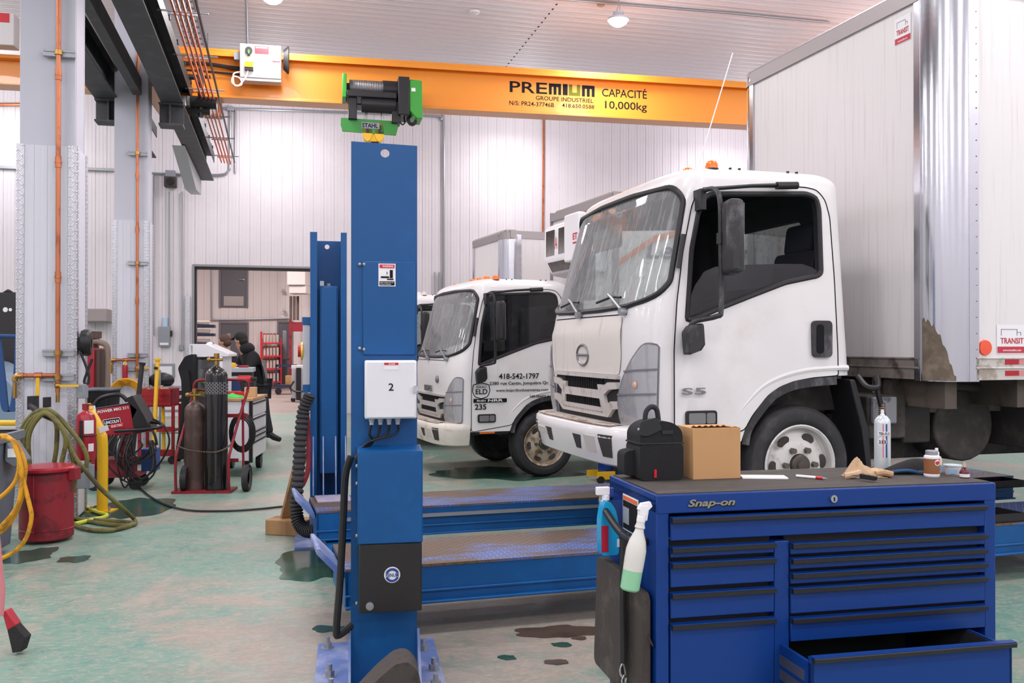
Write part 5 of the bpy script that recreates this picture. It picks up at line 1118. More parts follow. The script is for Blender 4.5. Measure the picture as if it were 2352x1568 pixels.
# white spray bottle
t = thing('spray_bottle', 'cloudy white spray bottle half full of green liquid at the cabinet end', 'spray bottle', tl(-.098, -.01, .79), 12.4); t.rotation_euler.y = radians(10)
m = MB(mat('cloudy_plastic', '#d9d6d2', .45, c2='#c2bbb2', sc=9, lo=.5, hi=.7)); m.lathe([(.033, .068), (.034, .10), (.034, .135), (.028, .165), (.016, .195), (.014, .205), (.018, .21), (.014, .222), (.014, .235), (.0, .235)], (0, 0, 0), 'z', 24); m.build('bottle', t)
m = MB(mat('green_liquid', '#8fc9a2', .4)); m.lathe([(0, 0), (.027, 0), (.032, .006), (.033, .068)], (0, 0, 0), 'z', 24); m.build('liquid', t)
m = MB(WHITE); m.cyl((0, 0, .228), (0, 0, .25), .015, 16); m.box(-.012, .014, -.010, .010, .25, .285); m.prism([(-.02, .268), (-.012, .29), (.02, .30), (.03, .285), (.012, .262)], -.008, .008, 'y'); m.box(.014, .02, -.006, .006, .235, .27); m.build('trigger', t, bev=.002)
m = MB(BLACK); m.tube(spline([tl(-.005, .1, .64), tl(-.02, .03, .63), tl(-.015, .0, .60), tl(.0, .02, .585)], 6), .003, 6); put(m.build('wire_hook'), 'thin black wire loop on the left end of the cabinet', 'wire')
# ---- things on the top
ZT = 1.103
def on(px, py): p = G(px, py, ZT); return p
# lunch bag
p = on(1508, 1103); bg = thing('lunch_bag', 'black fabric lunch bag with a loop handle on the tool cabinet', 'bag', (p.x, p.y + .07, ZT), 14)
FAB = mat('black_fabric', '#1b1b1e', .9, bump=.2, bsc=120); FAB2 = mat('black_fabric_trim', '#2a2a2d', .8)
m = MB(FAB); m.prism(rr(-.0865, .0865, 0, .138, .02), -.079, .064, 'y'); m.build('lower_body', bg, bev=.02, seg=3)
m = MB(FAB); m.prism([(-.084, .135)] + [(-.084 + .0, .16)] + [(-.084 * cos(a * pi / 14), .165 + .055 * sin(a * pi / 14)) for a in range(15)] + [(.084, .16), (.084, .135)], -.078, .062, 'y'); m.build('upper_body', bg, bev=.018, seg=3)
m = MB(FAB2); m.tube([(-.086, -.079, .137), (.086, -.079, .137), (.086, .064, .137), (-.086, .064, .137)], .0035, 6, True); m.build('zip', bg)
m = MB(FAB2); m.tube(spline([(-.035, 0, .215), (-.03, 0, .25), (-.01, 0, .268), (.012, 0, .258), (.02, 0, .212)], 6), .010, 8); m.build('handle', bg)
m = MB(FAB); m.prism(rnd([(-.075, .0), (-.015, 0), (-.01, .10), (-.075, .09)], .02, 3), -.03, .045, 'y'); m.X = None; q = m.build('side_pocket', bg, bev=.012); q.location = (-.055, 0, .015)
m = MB(FAB2); m.prism(rnd([(-.085, .22), (-.02, .235), (-.0, .19), (-.06, .165), (-.09, .17)], .01, 2), -.084, -.076, 'y'); m.build('flap', bg, bev=.003)
m = MB(FAB2); m.box(.0, .045, -.082, -.077, .17, .185); m.build('badge', bg, bev=.002); m = MB(REDB); m.box(-.032, -.022, -.082, -.077, .012, .042); m.build('red_tab', bg)
m = MB(GALV); m.sph((-.088, -.07, .19), .006, 8, 6); m.build('buckle', bg)
# carton
p = on(1648, 1100); cb_ = thing('cardboard_box', 'plain brown cardboard box beside the black lunch bag', 'box', (p.x, p.y, ZT), 12.4)
m = MB(CARD); m.box(-.098, .094, 0, .15, 0, .192); m.build('carton', cb_, bev=.002)
m = MB(mat('torn_card', '#b9814f', .9)); 
m.add([(-.095 + .012 * k, .002 + .13 * 0, .191 + (.006 if k % 2 else .012) * (1 if k < 12 else .4)) for k in range(16)] + [(-.095 + .012 * k, .03, .1915) for k in range(16)], [(k, k + 1, k + 17, k + 16) for k in range(15)]); m.build('torn_flap', cb_, solid=.001)
# paper pad, pen
p = on(1706, 1100); t = MB(PAPER); t.box(0, .168, -.0, .075, 0, .006); t = t.build('paper_pad', bev=.001); t.location = (p.x, p.y - .0, ZT + .0005); t.rotation_euler = (0, 0, radians(-4)); put(t, 'white paper pad lying in front of the cardboard box', 'paper')
p = on(1862, 1099); t = thing('ballpoint_pen', 'white and red ballpoint pen to the right of the paper pad', 'pen', (p.x, p.y, ZT + .006), -38); m = MB(WHITE); m.cyl((-.055, 0, 0), (.02, 0, 0), .0055, 12); m.build('barrel', t); m = MB(REDB); m.cyl((.02, 0, 0), (.045, 0, 0), .006, 12); m.build('grip', t); m = MB(GALV); m.cyl((.045, 0, 0), (.062, 0, 0), .004, 10, .001); m.build('tip', t)
# glove and folding knife
LEA = mat('glove_leather', '#c9ab8a', .85, c2='#b08f6c', sc=14, bump=.3, bsc=60)
p = on(1990, 1097); t = thing('work_glove', 'crumpled tan leather work glove on the tool cabinet', 'glove', (p.x, p.y + .02, ZT), 8)
m = MB(LEA); m.grid(lambda u, v: Vector((-.075 + .15 * u, -.035 + .08 * v, max(.002, (.055 * max(0, 1 - abs(u - .3) * 2.2) + .02) * (sin(pi * v) ** .6) * (.8 + .35 * sin(u * 17 + v * 6)) * (sin(pi * u) ** .4)))), 26, 14); m.build('palm', t, solid=.002)
for k, (a, ln) in enumerate(((-.02, .06), (.0, .075), (.02, .07), (.038, .05))): m = MB(LEA); m.tube(spline([(.035, a, .014), (.065, a * 1.1 - .004, .018), (.035 + ln, a * 1.2 - .006, .010)], 4), .0115, 8); m.build('finger', t)
m = MB(LEA); m.tube(spline([(-.03, -.02, .02), (-.07, -.035, .014), (-.095, -.03, .010)], 4), .013, 8); m.build('thumb', t)
p = on(1982, 1104); t = thing('folding_knife', 'small black and steel knife lying on the work glove', 'knife', (p.x, p.y - .0, ZT + .016), -50); m = MB(BLACK); m.prism(rnd([(-.01, -.008), (.05, -.010), (.055, .006), (-.01, .01)], .004, 2), -.006, .008, 'y'); m.build('handle', t, bev=.003); m = MB(CHROME); m.prism([(-.05, .0), (-.01, -.006), (-.01, .007)], -.001, .001, 'y'); m.build('blade', t)
# aerosol can
p = on(2027, 1077); t = thing('aerosol_can', 'tall pale aerosol can with a blue and red stripe', 'aerosol can', (p.x, p.y, ZT), 0); R_ = .0315
m = MB(mat('can_body', '#cfd8dc', .25, .3)); m.lathe([(0, 0), (R_, 0), (R_, .185), (.029, .20), (.02, .212), (.014, .217), (0, .217)], (0, 0, 0), 'z', 36); m.build('body', t)
m = MB(WHITE); m.lathe([(.009, .215), (.009, .222), (.006, .224), (.006, .24), (0, .24)], (0, 0, 0), 'z', 16); m.build('nozzle', t)
CY = lambda a, z, k=.0006: ((R_ + k) * sin(a), -(R_ + k) * cos(a), z)
def cband(mb, a0, a1, z0, z1, k=.0006, n=8): mb.add([CY(a0 + (a1 - a0) * i / n, z, k) for i in range(n + 1) for z in (z0, z1)], [(2 * i, 2 * i + 2, 2 * i + 3, 2 * i + 1) for i in range(n)])
m = MB(INKB); cband(m, .02, .22, .05, .185); m.build('blue_stripe', t, fix=False); m = MB(mat('pink_stripe', '#d4647a', .4)); cband(m, -.36, -.24, .05, .185); m.build('red_stripe', t, fix=False)
cm = lambda base: (lambda q: CY(q.x / R_, q.z, base))
m = MB(WHITE); cband(m, -.95, .62, .137, .154, .0009, 12); m.build('name_panel', t, fix=False)
lettering([('TER-FLO', (-.026, 0, .1395), .043, .012)], 'can_name', INK, t, .02, 0, XZ, cm(.0015))
m = MB(WHITE); ca, cz_ = -.42, .113; m.add([CY(ca + .55 * cos(k * pi / 12), cz_ + .0175 * sin(k * pi / 12), .0012) for k in range(24)], [tuple(range(24))]); m.build('number_disc', t, fix=False)
lettering([('313', (-.026, 0, .106), .027, .014)], 'can_number', INK, t, .01, 0, XZ, cm(.002))
lettering([('GLASS CLEANER', (-.02, 0, .043), .04, .004), ('NET WT 18 OZ', (-.02, 0, .035), .032, .003), ('DANGER', (-.02, 0, .02), .025, .004)], 'can_print', INK, t, 0, 0, XZ, cm(.0012)) if False else None
# knit cap
p = on(2085, 1086); t = thing('folded_cap', 'folded black cap with a blue edge behind the brown bottle', 'cap', (p.x, p.y, ZT), 5)
m = MB(FAB); m.grid(lambda u, v: Vector((-.085 + .18 * u, -.05 + .10 * v, max(.001, (.03 + .045 * u) * sin(pi * min(.97, max(.03, v))) ** .5 * (sin(pi * min(.98, max(.02, u * .9 + .06))) ** .4)))), 20, 12); m.build('cloth', t, solid=.003)
m = MB(mat('blue_edge', '#1d4f7c', .7)); m.tube(spline([(-.085, -.045, .012), (-.03, -.058, .018), (.03, -.062, .006), (.09, -.052, .004)], 6), .006, 8); m.build('edge', t)
m = MB(mat('cap_patch', '#8c8278', .8)); m.box(.01, .045, -.064, -.062, .008, .018); q = m.build('patch', t)
# brown bottle
p = on(2140, 1094); t = thing('supplement_bottle', 'brown labelled plastic bottle with a silver lid at the right end', 'bottle', (p.x, p.y, ZT), 0); R_ = .0285
m = MB(mat('brown_label', '#8f5a36', .4, coat=.3)); m.lathe([(R_, .012), (R_, .07)], (0, 0, 0), 'z', 32); lb = m.build('label', t)
m = MB(WHITE); m.lathe([(0, 0), (.026, 0), (.0285, .004), (.0285, .012), (.0278, .013), (.0278, .069), (R_, .07), (.028, .078), (.022, .083), (.02, .085)], (0, 0, 0), 'z', 32); m.build('bottle', t)
m = MB(GALV); m.lathe([(.0225, .084), (.0225, .098), (.02, .1), (0, .1)], (0, 0, 0), 'z', 28); m.build('lid', t)
m = MB(WHITE); m.add([CY(.35 + .42 * cos(k * pi / 12), .056 + .012 * sin(k * pi / 12), .0008) for k in range(24)], [tuple(range(24))]); m.build('disc', lb, fix=False)
m = MB(INKR); m.add([CY(.35 + .36 * cos(k * pi / 12), .056 + .0055 * sin(k * pi / 12), .0014) for k in range(24)], [tuple(range(24))]); m.build('red_spot', lb, fix=False)
lettering([('Supplement', (-.006, 0, .036), .024, .006)], 'label_print', INKW, lb, .01, 0, XZ, cm(.001)) if False else None
# squeeze bottle, tub, small bottle
p = on(2172, 1088); t = thing('squeeze_bottle', 'small cream squeeze bottle behind the brown bottle', 'bottle', (p.x - .012, p.y + .05, ZT), 0); m = MB(mat('cream_plastic', '#d8c7b3', .45)); m.lathe([(0, 0), (.019, 0), (.02, .05), (.016, .062), (.008, .066)], (0, 0, 0), 'z', 22); m.build('bottle', t); m = MB(WHITE); m.lathe([(.01, .066), (.01, .078), (.0065, .082), (.006, .095), (0, .096)], (0, 0, 0), 'z', 16); m.build('nozzle', t); m = MB(mat('pale_blue', '#8fb9d8', .4)); m.lathe([(.0204, .012), (.0206, .03)], (0, 0, 0), 'z', 22); m.build('label', t, fix=False)
p = on(2184, 1090); t = thing('plastic_tub', 'small clear plastic tub with a flat lid beside the dark sauce bottle', 'tub', (p.x + .012, p.y + .01, ZT), 0); m = MB(mat('tub_plastic', '#d9d6da', .2, c2='#c9c3c6', sc=20)); m.lathe([(0, 0), (.026, 0), (.031, .034)], (0, 0, 0), 'z', 26); m.build('tub', t); m = MB(mat('tub_lid', '#c7d4dd', .3)); m.lathe([(.034, .034), (.034, .038), (0, .038)], (0, 0, 0), 'z', 26); m.build('lid', t); m = MB(mat('pale_blue', '#8fb9d8')); m.box(-.03, .0, -.0315, -.030, .006, .024); m.build('label', t)
p = on(2212, 1096); t = thing('sauce_bottle', 'small dark red bottle with a pale label, last on the right', 'bottle', (p.x, p.y - .01, ZT), 0); m = MB(mat('dark_red_liquid', '#5c1a24', .25)); m.lathe([(0, 0), (.017, 0), (.018, .02), (.014, .03), (.007, .036), (.006, .042)], (0, 0, 0), 'z', 20); m.build('bottle', t); m = MB(mat('spout', '#b9a48f', .4)); m.lathe([(.007, .04), (.007, .046), (.003, .058), (0, .058)], (0, 0, 0), 'z', 12); m.build('spout', t); m = MB(WHITE); m.lathe([(.0184, .004), (.0186, .016)], (0, 0, 0), 'z', 16, pi, 2 * pi); m.build('label', t, fix=False)
# ---------------------------------------------------------------- left side: bins, hoses, welding gear
def at(px, py, name, label, cat, deg=PSI, group=None, dz=0):
    p = G(px, py); return thing(name, label, cat, (p.x, p.y, dz), deg, group)
HOSEY = mat('yellow_hose', '#e0a01e', .5, c2='#b37c18', sc=8)
HOSEO = mat('olive_hose', '#6e6a35', .6, c2='#4f4b2a', sc=7)
# wheeled grey bin with a yellow hose
t = thing('waste_bin', 'grey wheeled waste bin with yellow hose over its rim, cut by the left edge', 'bin', (-4.12, 6.95, 0), 10)
m = MB(GREYP)
for z0, z1, w0, w1 in ((.06, .88, .23, .28), (.88, .94, .31, .31)):
    a, b = rr(-w0, w0, -w0, w0, .07, 4), rr(-w1, w1, -w1, w1, .08, 4); n = len(a)
    m.add([(*p, z0) for p in a] + [(*p, z1) for p in b], [(i, (i + 1) % n, (i + 1) % n + n, i + n) for i in range(n)] + [tuple(range(n))[::-1]] + ([tuple(range(n, 2 * n))] if z0 < .5 else []))
a, b = rr(-.31, .31, -.31, .31, .08, 4), rr(-.27, .27, -.27, .27, .07, 4); n = len(a); m.add([(*p, .94) for p in a] + [(*p, .94) for p in b], [(i, (i + 1) % n, (i + 1) % n + n, i + n) for i in range(n)]); m.build('body', t)
m = MB(GREYP); m.prism([(.29, .90), (.40, .72), (.36, .68), (.28, .74)], -.12, .14, 'y'); h = m.build('handle', t, bev=.012); m = MB(PAPER); m.X = Matrix.Translation((.34, -.125, .80)); m.box(-.03, .03, -.004, 0, -.035, .03); m.build('tag', h)
m = MB(BLACK); m.cyl((.08, -.27, .1), (.08, -.21, .1), .1, 24); m.build('wheel', t); m = MB(mat('hub_grey', '#7b7672', .6)); m.cyl((.08, -.275, .1), (.08, -.265, .1), .06, 20); m.build('hub', t)
h = MB(HOSEY); Y = 6.55
for k, L in enumerate([[(-30, 1010), (10, 1000), (34, 1020), (44, 1060), (35, 1105), (0, 1142), (-40, 1160)], [(5, 1005), (35, 1015), (57, 1062), (56, 1100), (48, 1150), (25, 1198), (0, 1222), (-40, 1240)], [(46, 1080), (55, 1110), (68, 1160), (72, 1190), (60, 1235), (35, 1265), (0, 1283), (-40, 1290)], [(30, 1012), (46, 1060), (50, 1100), (40, 1160), (0, 1210), (-40, 1230)]]):
    h.tube(spline([D(x, y, Y - .02 * k) for x, y in L], 6), .0155, 8)
put(h.build('yellow_hose'), 'yellow hose looped over the grey wheeled bin', 'hose')
# red oily waste can
t = at(107, 1240, 'waste_can', 'dented dark red oily waste can with a flat lid, standing beside the grey bin', 'waste can', 0); R_ = .205
m = MB(REDD); m.lathe([(0, .02), (.19, .02), (R_, .035), (R_, .10), (R_ + .006, .105), (R_, .11), (R_, .555), (R_ + .004, .56), (.195, .57)], (0, 0, 0), 'z', 40); m.build('body', t)
m = MB(mat('dark_band', '#2a2629', .6)); m.lathe([(R_ - .003, .555), (R_ - .003, .58)], (0, 0, 0), 'z', 40); m.build('band', t)
m = MB(RED); m.lathe([(.215, .575), (.222, .58), (.222, .60), (.21, .615), (0, .63)], (0, 0, 0), 'z', 40); m.X = Matrix.Translation((0, 0, 0)); m.build('lid', t)
m = MB(REDD); m.box(.20, .26, -.05, .05, .50, .60); m.box(-.004, .004, -.213, -.2, .03, .56); m.build('hinge', t, bev=.01)
# bent yellow guard post
t = at(235, 1174, 'guard_post', 'bent yellow guard post bolted to the floor by the near column', 'guard post', 0)
m = MB(YEL); p = [(0, 0, 0), (0, 0, .64), (-.02, 0, .75), (-.07, .01, .86), (-.13, .01, .96), (-.17, .02, 1.02)]; m.tube(spline(p, 8), .05, 20); m.build('post', t)
m = MB(YEL); m.box(-.13, .11, -.07, .1, 0, .012); m.build('base_plate', t)
for x in (-.09, .08): m = MB(GALV); m.cyl((x, -.03, .01), (x, -.03, .05), .012, 8); m.build('bolt', t)
m = MB(PAPER); m.X = Matrix.Translation((.02, -.055, .80)) @ Matrix.Rotation(radians(-20), 4, 'Y'); m.box(-.03, .06, -.003, .003, -.03, .025); m.build('tag', t)
# big extinguisher on the column's side
p = D(197, 1055, 8.30); t = thing('fire_extinguisher', 'red fire extinguisher strapped to the side of the near column', 'fire extinguisher', p, 0, None)
m = MB(RED); m.lathe([(0, 0), (.08, 0), (.086, .02), (.086, .36), (.07, .41), (.03, .435), (.02, .45)], (0, 0, 0), 'z', 30); m.build('cylinder', t)
m = MB(BLACK); m.tube([(.087 * cos(a * pi / 12), .087 * sin(a * pi / 12), .22) for a in range(24)], .008, 6, True); m.cyl((.0, -.092, .16), (.0, -.092, .36), .014, 8); m.build('strap', t)
m = MB(WHITE); m.lathe([(.0868, .24), (.0868, .36)], (0, 0, 0), 'z', 10, -1.3, -.3); lb = m.build('label', t, fix=False); m = MB(WHITE); m.lathe([(.0868, .08), (.0868, .15)], (0, 0, 0), 'z', 6, -.9, -.3); m.build('lower_label', t, fix=False)
m = MB(REDD); m.box(-.025, .02, -.02, .02, .45, .50); m.box(-.03, .06, -.008, .008, .49, .505); m.build('valve', t); m = MB(GALV); m.tube([(.05 + .02 * cos(a * .52), -.01, .47 + .02 * sin(a * .52)) for a in range(12)], .003, 6, True); m.build('pin', t)
p = D(189, 898, 8.45); q = MB(MGREY); q.box(-.03, .035, -.05, .05, -.065, .065); q = q.build('switch_box', bev=.006); q.location = p; put(q, 'small grey switch box on the side of the near column', 'switch box')
p = D(197, 1090, 8.35); q = MB(MGREY); q.box(-.06, .06, -.05, .05, -.12, .09); q = q.build('floor_box', bev=.006); q.location = p; put(q, 'grey power box low on the column behind the yellow guard post', 'power box')
# olive hose coil on the hook of the near column
t = thing('hose_hanger', 'black hose hanger bracket on the front of the near column', 'hose hanger', D(97, 935, 8.2), 0); m = MB(BLACK); m.tube(spline([(-.10, 0, .03), (-.05, -.06, .0), (.05, -.10, -.05), (.16, -.10, -.10)], 5), .028, 8); m.box(-.12, -.06, -.03, .06, -.02, .10); m.box(.02, .06, -.03, .04, .0, .09); m.build('arm', t)
h = MB(HOSEO)
for k, L in enumerate([[(45, 1075), (42, 1020), (55, 975), (85, 945), (120, 945), (160, 985), (190, 1025), (200, 1060), (180, 1085), (120, 1100)], [(50, 1080), (50, 1010), (70, 965), (100, 950), (128, 970), (130, 1020), (125, 1060), (118, 1100)],
                       [(60, 1080), (58, 1010), (80, 962), (108, 948), (145, 985), (165, 1040), (172, 1090), (168, 1130)], [(70, 1085), (66, 1005), (88, 960), (112, 952), (150, 1000), (142, 1060), (134, 1100)]]):
    h.tube(spline([D(x, y, 8.02 - .035 * k) for x, y in L], 7), .02, 8)
L = [D(145, 990, 7.95), D(170, 1045, 7.95), D(200, 1085, 7.95), D(235, 1125, 8.0), D(280, 1165, 8.1)] + [G(x, y, .02) for x, y in ((308, 1192), (305, 1205), (260, 1205), (210, 1198), (170, 1190), (165, 1200), (200, 1215), (250, 1218), (295, 1208), (300, 1200), (250, 1196), (195, 1192))]
h.tube(spline(L, 6), .02, 8); put(h.build('olive_hose'), 'dirty olive hose coiled on the near column with its end on the floor', 'hose')
h = MB(mat('lime_hose', '#c9d235', .45)); h.tube(spline([G(x, y, .022) for x, y in ((160, 1205), (205, 1195), (240, 1187), (244, 1181), (225, 1176), (205, 1168), (192, 1155))], 6), .018, 8); put(h.build('lime_hose'), 'bright lime hose on the floor around the yellow guard post', 'hose')
t = thing('hose_reel', 'black hose reel mounted on the side of the near column', 'hose reel', D(198, 787, 8.55), 20); m = MB(BLACK); m.lathe([(0, -.04), (.05, -.05), (.11, -.045), (.125, -.02), (.125, .02), (.11, .045), (0, .05)], (0, 0, 0), 'x', 28); m.box(-.13, -.03, -.06, .06, -.05, .05); m.build('reel', t); m = MB(mat('rusty_hub', '#6a5550', .6)); m.lathe([(0, -.002), (.055, .003)], (.052, 0, 0), 'x', 20); m.build('hub', t, fix=False)
m = MB(BLACK); m.tube(spline([(-.04, -.08, -.09), (.0, -.08, -.2), (.03, -.08, -.3), (.02, -.08, -.38), (-.01, -.08, -.36), (.02, -.08, -.26), (.06, -.08, -.15)], 5), .012, 8); m.build('hose', t)
# red compressor behind the columns
t = thing('compressor', 'tall red machine with brown pipes seen between the two columns', 'compressor', (D(213, 850, 16).x, 16, .62), 5)
m = MB(RED); m.box(-.24, .13, -.3, .3, .15, .95); m.build('cabinet', t, bev=.01); m = MB(mat('brown_steel', '#5b4742', .5, .3)); m.box(.13, .20, -.25, .3, .18, .92); m.build('side_duct', t); m = MB(MATS['brown_steel']); m.cyl((.0, 0, .95), (.0, 0, 1.15), .1, 14); m.box(-.08, .1, -.15, .15, 1.12, 1.24); m.cyl((-.2, 0, 1.1), (.1, 0, 1.1), .06, 10); m.build('motor', t)
m = MB(mat('dusty_pipe', '#8f7d72', .6)); m.tube(spline([(.05, -.1, 1.06), (.15, -.1, 1.05), (.28, -.1, .95), (.28, -.1, .5), (.27, -.1, .0)], 6), .05, 12); m.build('pipe', t); m = MB(mat('machine_stand', '#3d3a3c', .7)); m.box(-.24, .25, -.3, .3, -.62, .15); m.build('stand', t)
t = thing('bin', 'black plastic bin below the red machine behind the near column', 'bin', (D(232, 890, 12.8).x, 12.8, 0), 0); m = MB(BLACK); n = 20; a, b = rr(-.16, .16, -.16, .16, .04, 3), rr(-.2, .2, -.2, .2, .04, 3); n = len(a); m.add([(*p, .0) for p in a] + [(*p, 1.0) for p in b], [(i, (i + 1) % n, (i + 1) % n + n, i + n) for i in range(n)] + [tuple(range(n))[::-1]]); m.build('body', t); m = MB(GREYP); m.tube([(*p, 1.0) for p in b], .02, 6, True); m.build('rim', t)
# bottle and coil on the second column
t = thing('red_bottle', 'red and white bottle standing on the front of the second column', 'bottle', D(287, 868, 13.44), 0); m = MB(RED); m.lathe([(0, 0), (.038, 0), (.04, .17), (.032, .2)], (0, 0, 0), 'z', 18); m.build('body', t); m = MB(WHITE); m.lathe([(.032, .2), (.02, .24), (.012, .25), (.01, .3), (0, .31)], (0, 0, 0), 'z', 14); m.build('cap', t)
h = MB(HOSEY)
for k in range(5): h.tube([D(290 + (26 + 3 * k) * cos(a * .131), 905 - (22 + 3 * k) * sin(a * .131), 13.43 - .01 * k) for a in range(25)], .02, 6)
put(h.build('yellow_hose'), 'yellow hose coil hanging on the second column behind the welder', 'hose')
# welder on its cart
t = at(285, 1120, 'welder', 'tilted red and black welding machine on a low red cart, cables hanging', 'welder', 8)
Mt = Matrix.Translation((-.04, 0, .60)) @ Matrix.Scale(1.1, 4) @ Matrix.Rotation(radians(-9), 4, 'Y')
m = MB(RED); m.X = Mt; m.prism([(-.26, .0), (.20, .0), (.19, .30), (-.27, .30)], -.15, .15, 'y'); ws_ = m.build('case', t, bev=.012)
m = MB(BLACK); m.X = Mt; m.prism([(.18, -.01), (.34, .0), (.30, .16), (.22, .38), (.13, .36), (.18, .30)], -.16, .16, 'y'); m.box(-.29, .2, -.15, .15, .3, .31); m.tube(spline([(-.22, 0, .31), (-.14, 0, .40), (.05, 0, .41), (.12, 0, .33)], 6), .022, 8); m.box(-.32, -.26, -.15, .15, -.02, .30); m.build('end_panels', t, bev=.01)
def onw(s_, x, z, w, h, mm, bold=.02): lettering([(s_, (x, -.1525, z), w, h)], 'case_words', mm, ws_, bold, .001, XZ, lambda p: Mt @ p)
onw('POWER MIG 211', -.14, .255, .30, .028, INKW)
m = MB(INK); m.X = Mt; m.prism(rr(-.10, .06, .12, .18, .012), -.1545, -.1515, 'y'); m.mat(INKW); m.prism(rr(-.105, .065, .115, .185, .014), -.153, -.1512, 'y'); m.mat(REDB); m.prism(rr(-.04, .09, .085, .13, .01), -.1550, -.1512, 'y'); m.build('badge', ws_)
lettering([('LINCOLN', (-.09, -.156, .135), .14, .032)], 'badge_words', INKW, ws_, .03, .001, XZ, lambda p: Mt @ p); lettering([('ELECTRIC', (-.03, -.1565, .094), .11, .022)], 'badge_words', INKW, ws_, .02, .001, XZ, lambda p: Mt @ p)
m = MB(PAPER); m.X = Mt; m.box(-.30, -.15, -.16, -.157, .26, .34); m.build('tag', t)
m = MB(REDD); m.box(-.30, .20, -.18, .18, .14, .17); m.box(-.30, -.26, -.18, .18, .14, .60); m.box(.0, .04, -.16, .16, .14, .60); m.box(-.2, .1, -.17, .17, .17, .34); m.build('cart', t)
for x, y, r in ((-.26, -.17, .11), (-.26, .17, .11), (.16, -.15, .07), (.16, .15, .07)): m = MB(BLACK); m.cyl((x, y - .02, r), (x, y + .02, r), r, 18); m.build('wheel', t)
m = MB(mat('blue_box', '#2b4f94', .5)); m.box(.16, .32, .1, .3, .17, .42); m.build('rear_box', t)
m = MB(BLACK); rd = random.Random(5)
for k in range(11):
    x0, x1 = rd.uniform(-.12, .16), rd.uniform(.05, .38); zb = rd.uniform(.05, .38)
    m.tube(spline([(x0, -.19, .62), (x0 - .05, -.21 - .01 * k, (.62 + zb) / 2), ((x0 + x1) / 2, -.2 - .01 * k, zb), (x1 + .04, -.2 - .008 * k, zb + .12), (x1, -.19, .55)], 6), .010, 6)
m.tube(spline([(.32, -.05, .78), (.46, -.1, .70), (.52, -.15, .5), (.40, -.2, .25), (.24, -.22, .12)], 7), .011, 6); m.tube(spline([(.3, -.1, .72), (.38, -.2, .6), (.40, -.2, .5)], 5), .016, 6); m.build('cables', t)
m = MB(BLACK); m.tube(spline([(.30, -.02, .74), (.42, -.1, .73), (.44, -.2, .70), (.30, -.24, .68), (-.05, -.2, .66)], 6), .018, 8); m.build('torch_cable', t)
c = MB(BLACK); c.tube(spline([G(x, y, .014) for x, y in ((318, 1118), (345, 1140), (385, 1160), (440, 1172), (520, 1173), (600, 1168), (650, 1163), (720, 1160))], 8), .011, 6); put(c.build('power_cable'), 'black cable lying across the floor from the welder to the far lift post', 'cable')
# red service cart with bars
t = at(365, 1062, 'service_cart', 'red service cart with shelves, a heap of rags on top', 'cart', 6); REDC = mat('cart_red', '#a81a25', .45, c2='#8c161f', sc=6)
w = .22
m = MB(REDC); m.box(-w, w, -.2, .2, .78, .80); m.box(-w, w, -.2, -.185, .78, 1.02); m.box(-w, w, .185, .2, .78, 1.02); m.box(-w, -w + .015, -.2, .2, .78, 1.02); m.box(w - .015, w, -.2, .2, .78, 1.02); m.box(-w, w, -.206, -.2, .93, .945); m.box(-w, w, -.206, -.2, .86, .87); m.build('top_tray', t)
m = MB(REDC); m.box(-w, w + .03, -.2, .2, .44, .46); m.box(-w, w + .03, -.21, -.2, .44, .51); m.build('middle_shelf', t); m = MB(REDC); m.box(-w, w + .03, -.2, .2, .13, .15); m.box(-w, w + .03, -.21, -.2, .11, .2); m.build('bottom_shelf', t)
for x in (-w, w): 
    for y in (-.2, .17): m = MB(REDC); m.box(x - .005, x + .035, y, y + .03, .11, .8); m.build('leg', t)
    for y in (-.17, .17): m = MB(BLACK); m.cyl((x, y - .02, .055), (x, y + .02, .055), .055, 16); m.build('caster', t)
RAG = mat('rag_heap', '#7d5a45', .9, c2='#b6a291', sc=16, bump=.5)
m = MB(RAG); m.grid(lambda u, v: Vector((-.2 + .4 * u, -.17 + .34 * v, .98 + .07 * sin(pi * u) * sin(pi * v) + .02 * sin(19 * u + 5 * v) * sin(13 * v))), 24, 14); o = m.build('rag_heap', solid=.01); o.location = t.location; o.rotation_euler = t.rotation_euler; put(o, 'heap of brown rags and cord in the top tray of the red cart', 'rags', kind='stuff')
for i, (a, b, r, lab) in enumerate((((352, 1046, 12.1), (362, 828, 12.35), .028, 'long yellow pry bar leaning on the red cart'), ((377, 1046, 12.5), (374, 925, 12.5), .022, 'short yellow bar standing behind the legs of the red cart'))):
    m = MB(YEL); A, B = D(*a), D(*b); m.cyl(A, B, r, 12); 
    if i == 0: m.cyl(B, B + Vector((0, 0, .03)), .045, 12); m.mat(BLACK); m.cyl(D(360, 845, 12.3), D(360, 845, 12.3) + Vector((0, -.05, 0)), .02, 10)
    put(m.build('yellow_bar'), lab, 'bar', 'yellow bars by the red cart')
m = MB(BLACK); m.cyl(D(300, 1080, 11.5), D(326, 838, 11.7), .03, 12); m.cyl(D(326, 838, 11.7), D(327, 832, 11.7), .042, 12); put(m.build('black_tube'), 'black tube with a thick end sticking up behind the welder', 'tube')
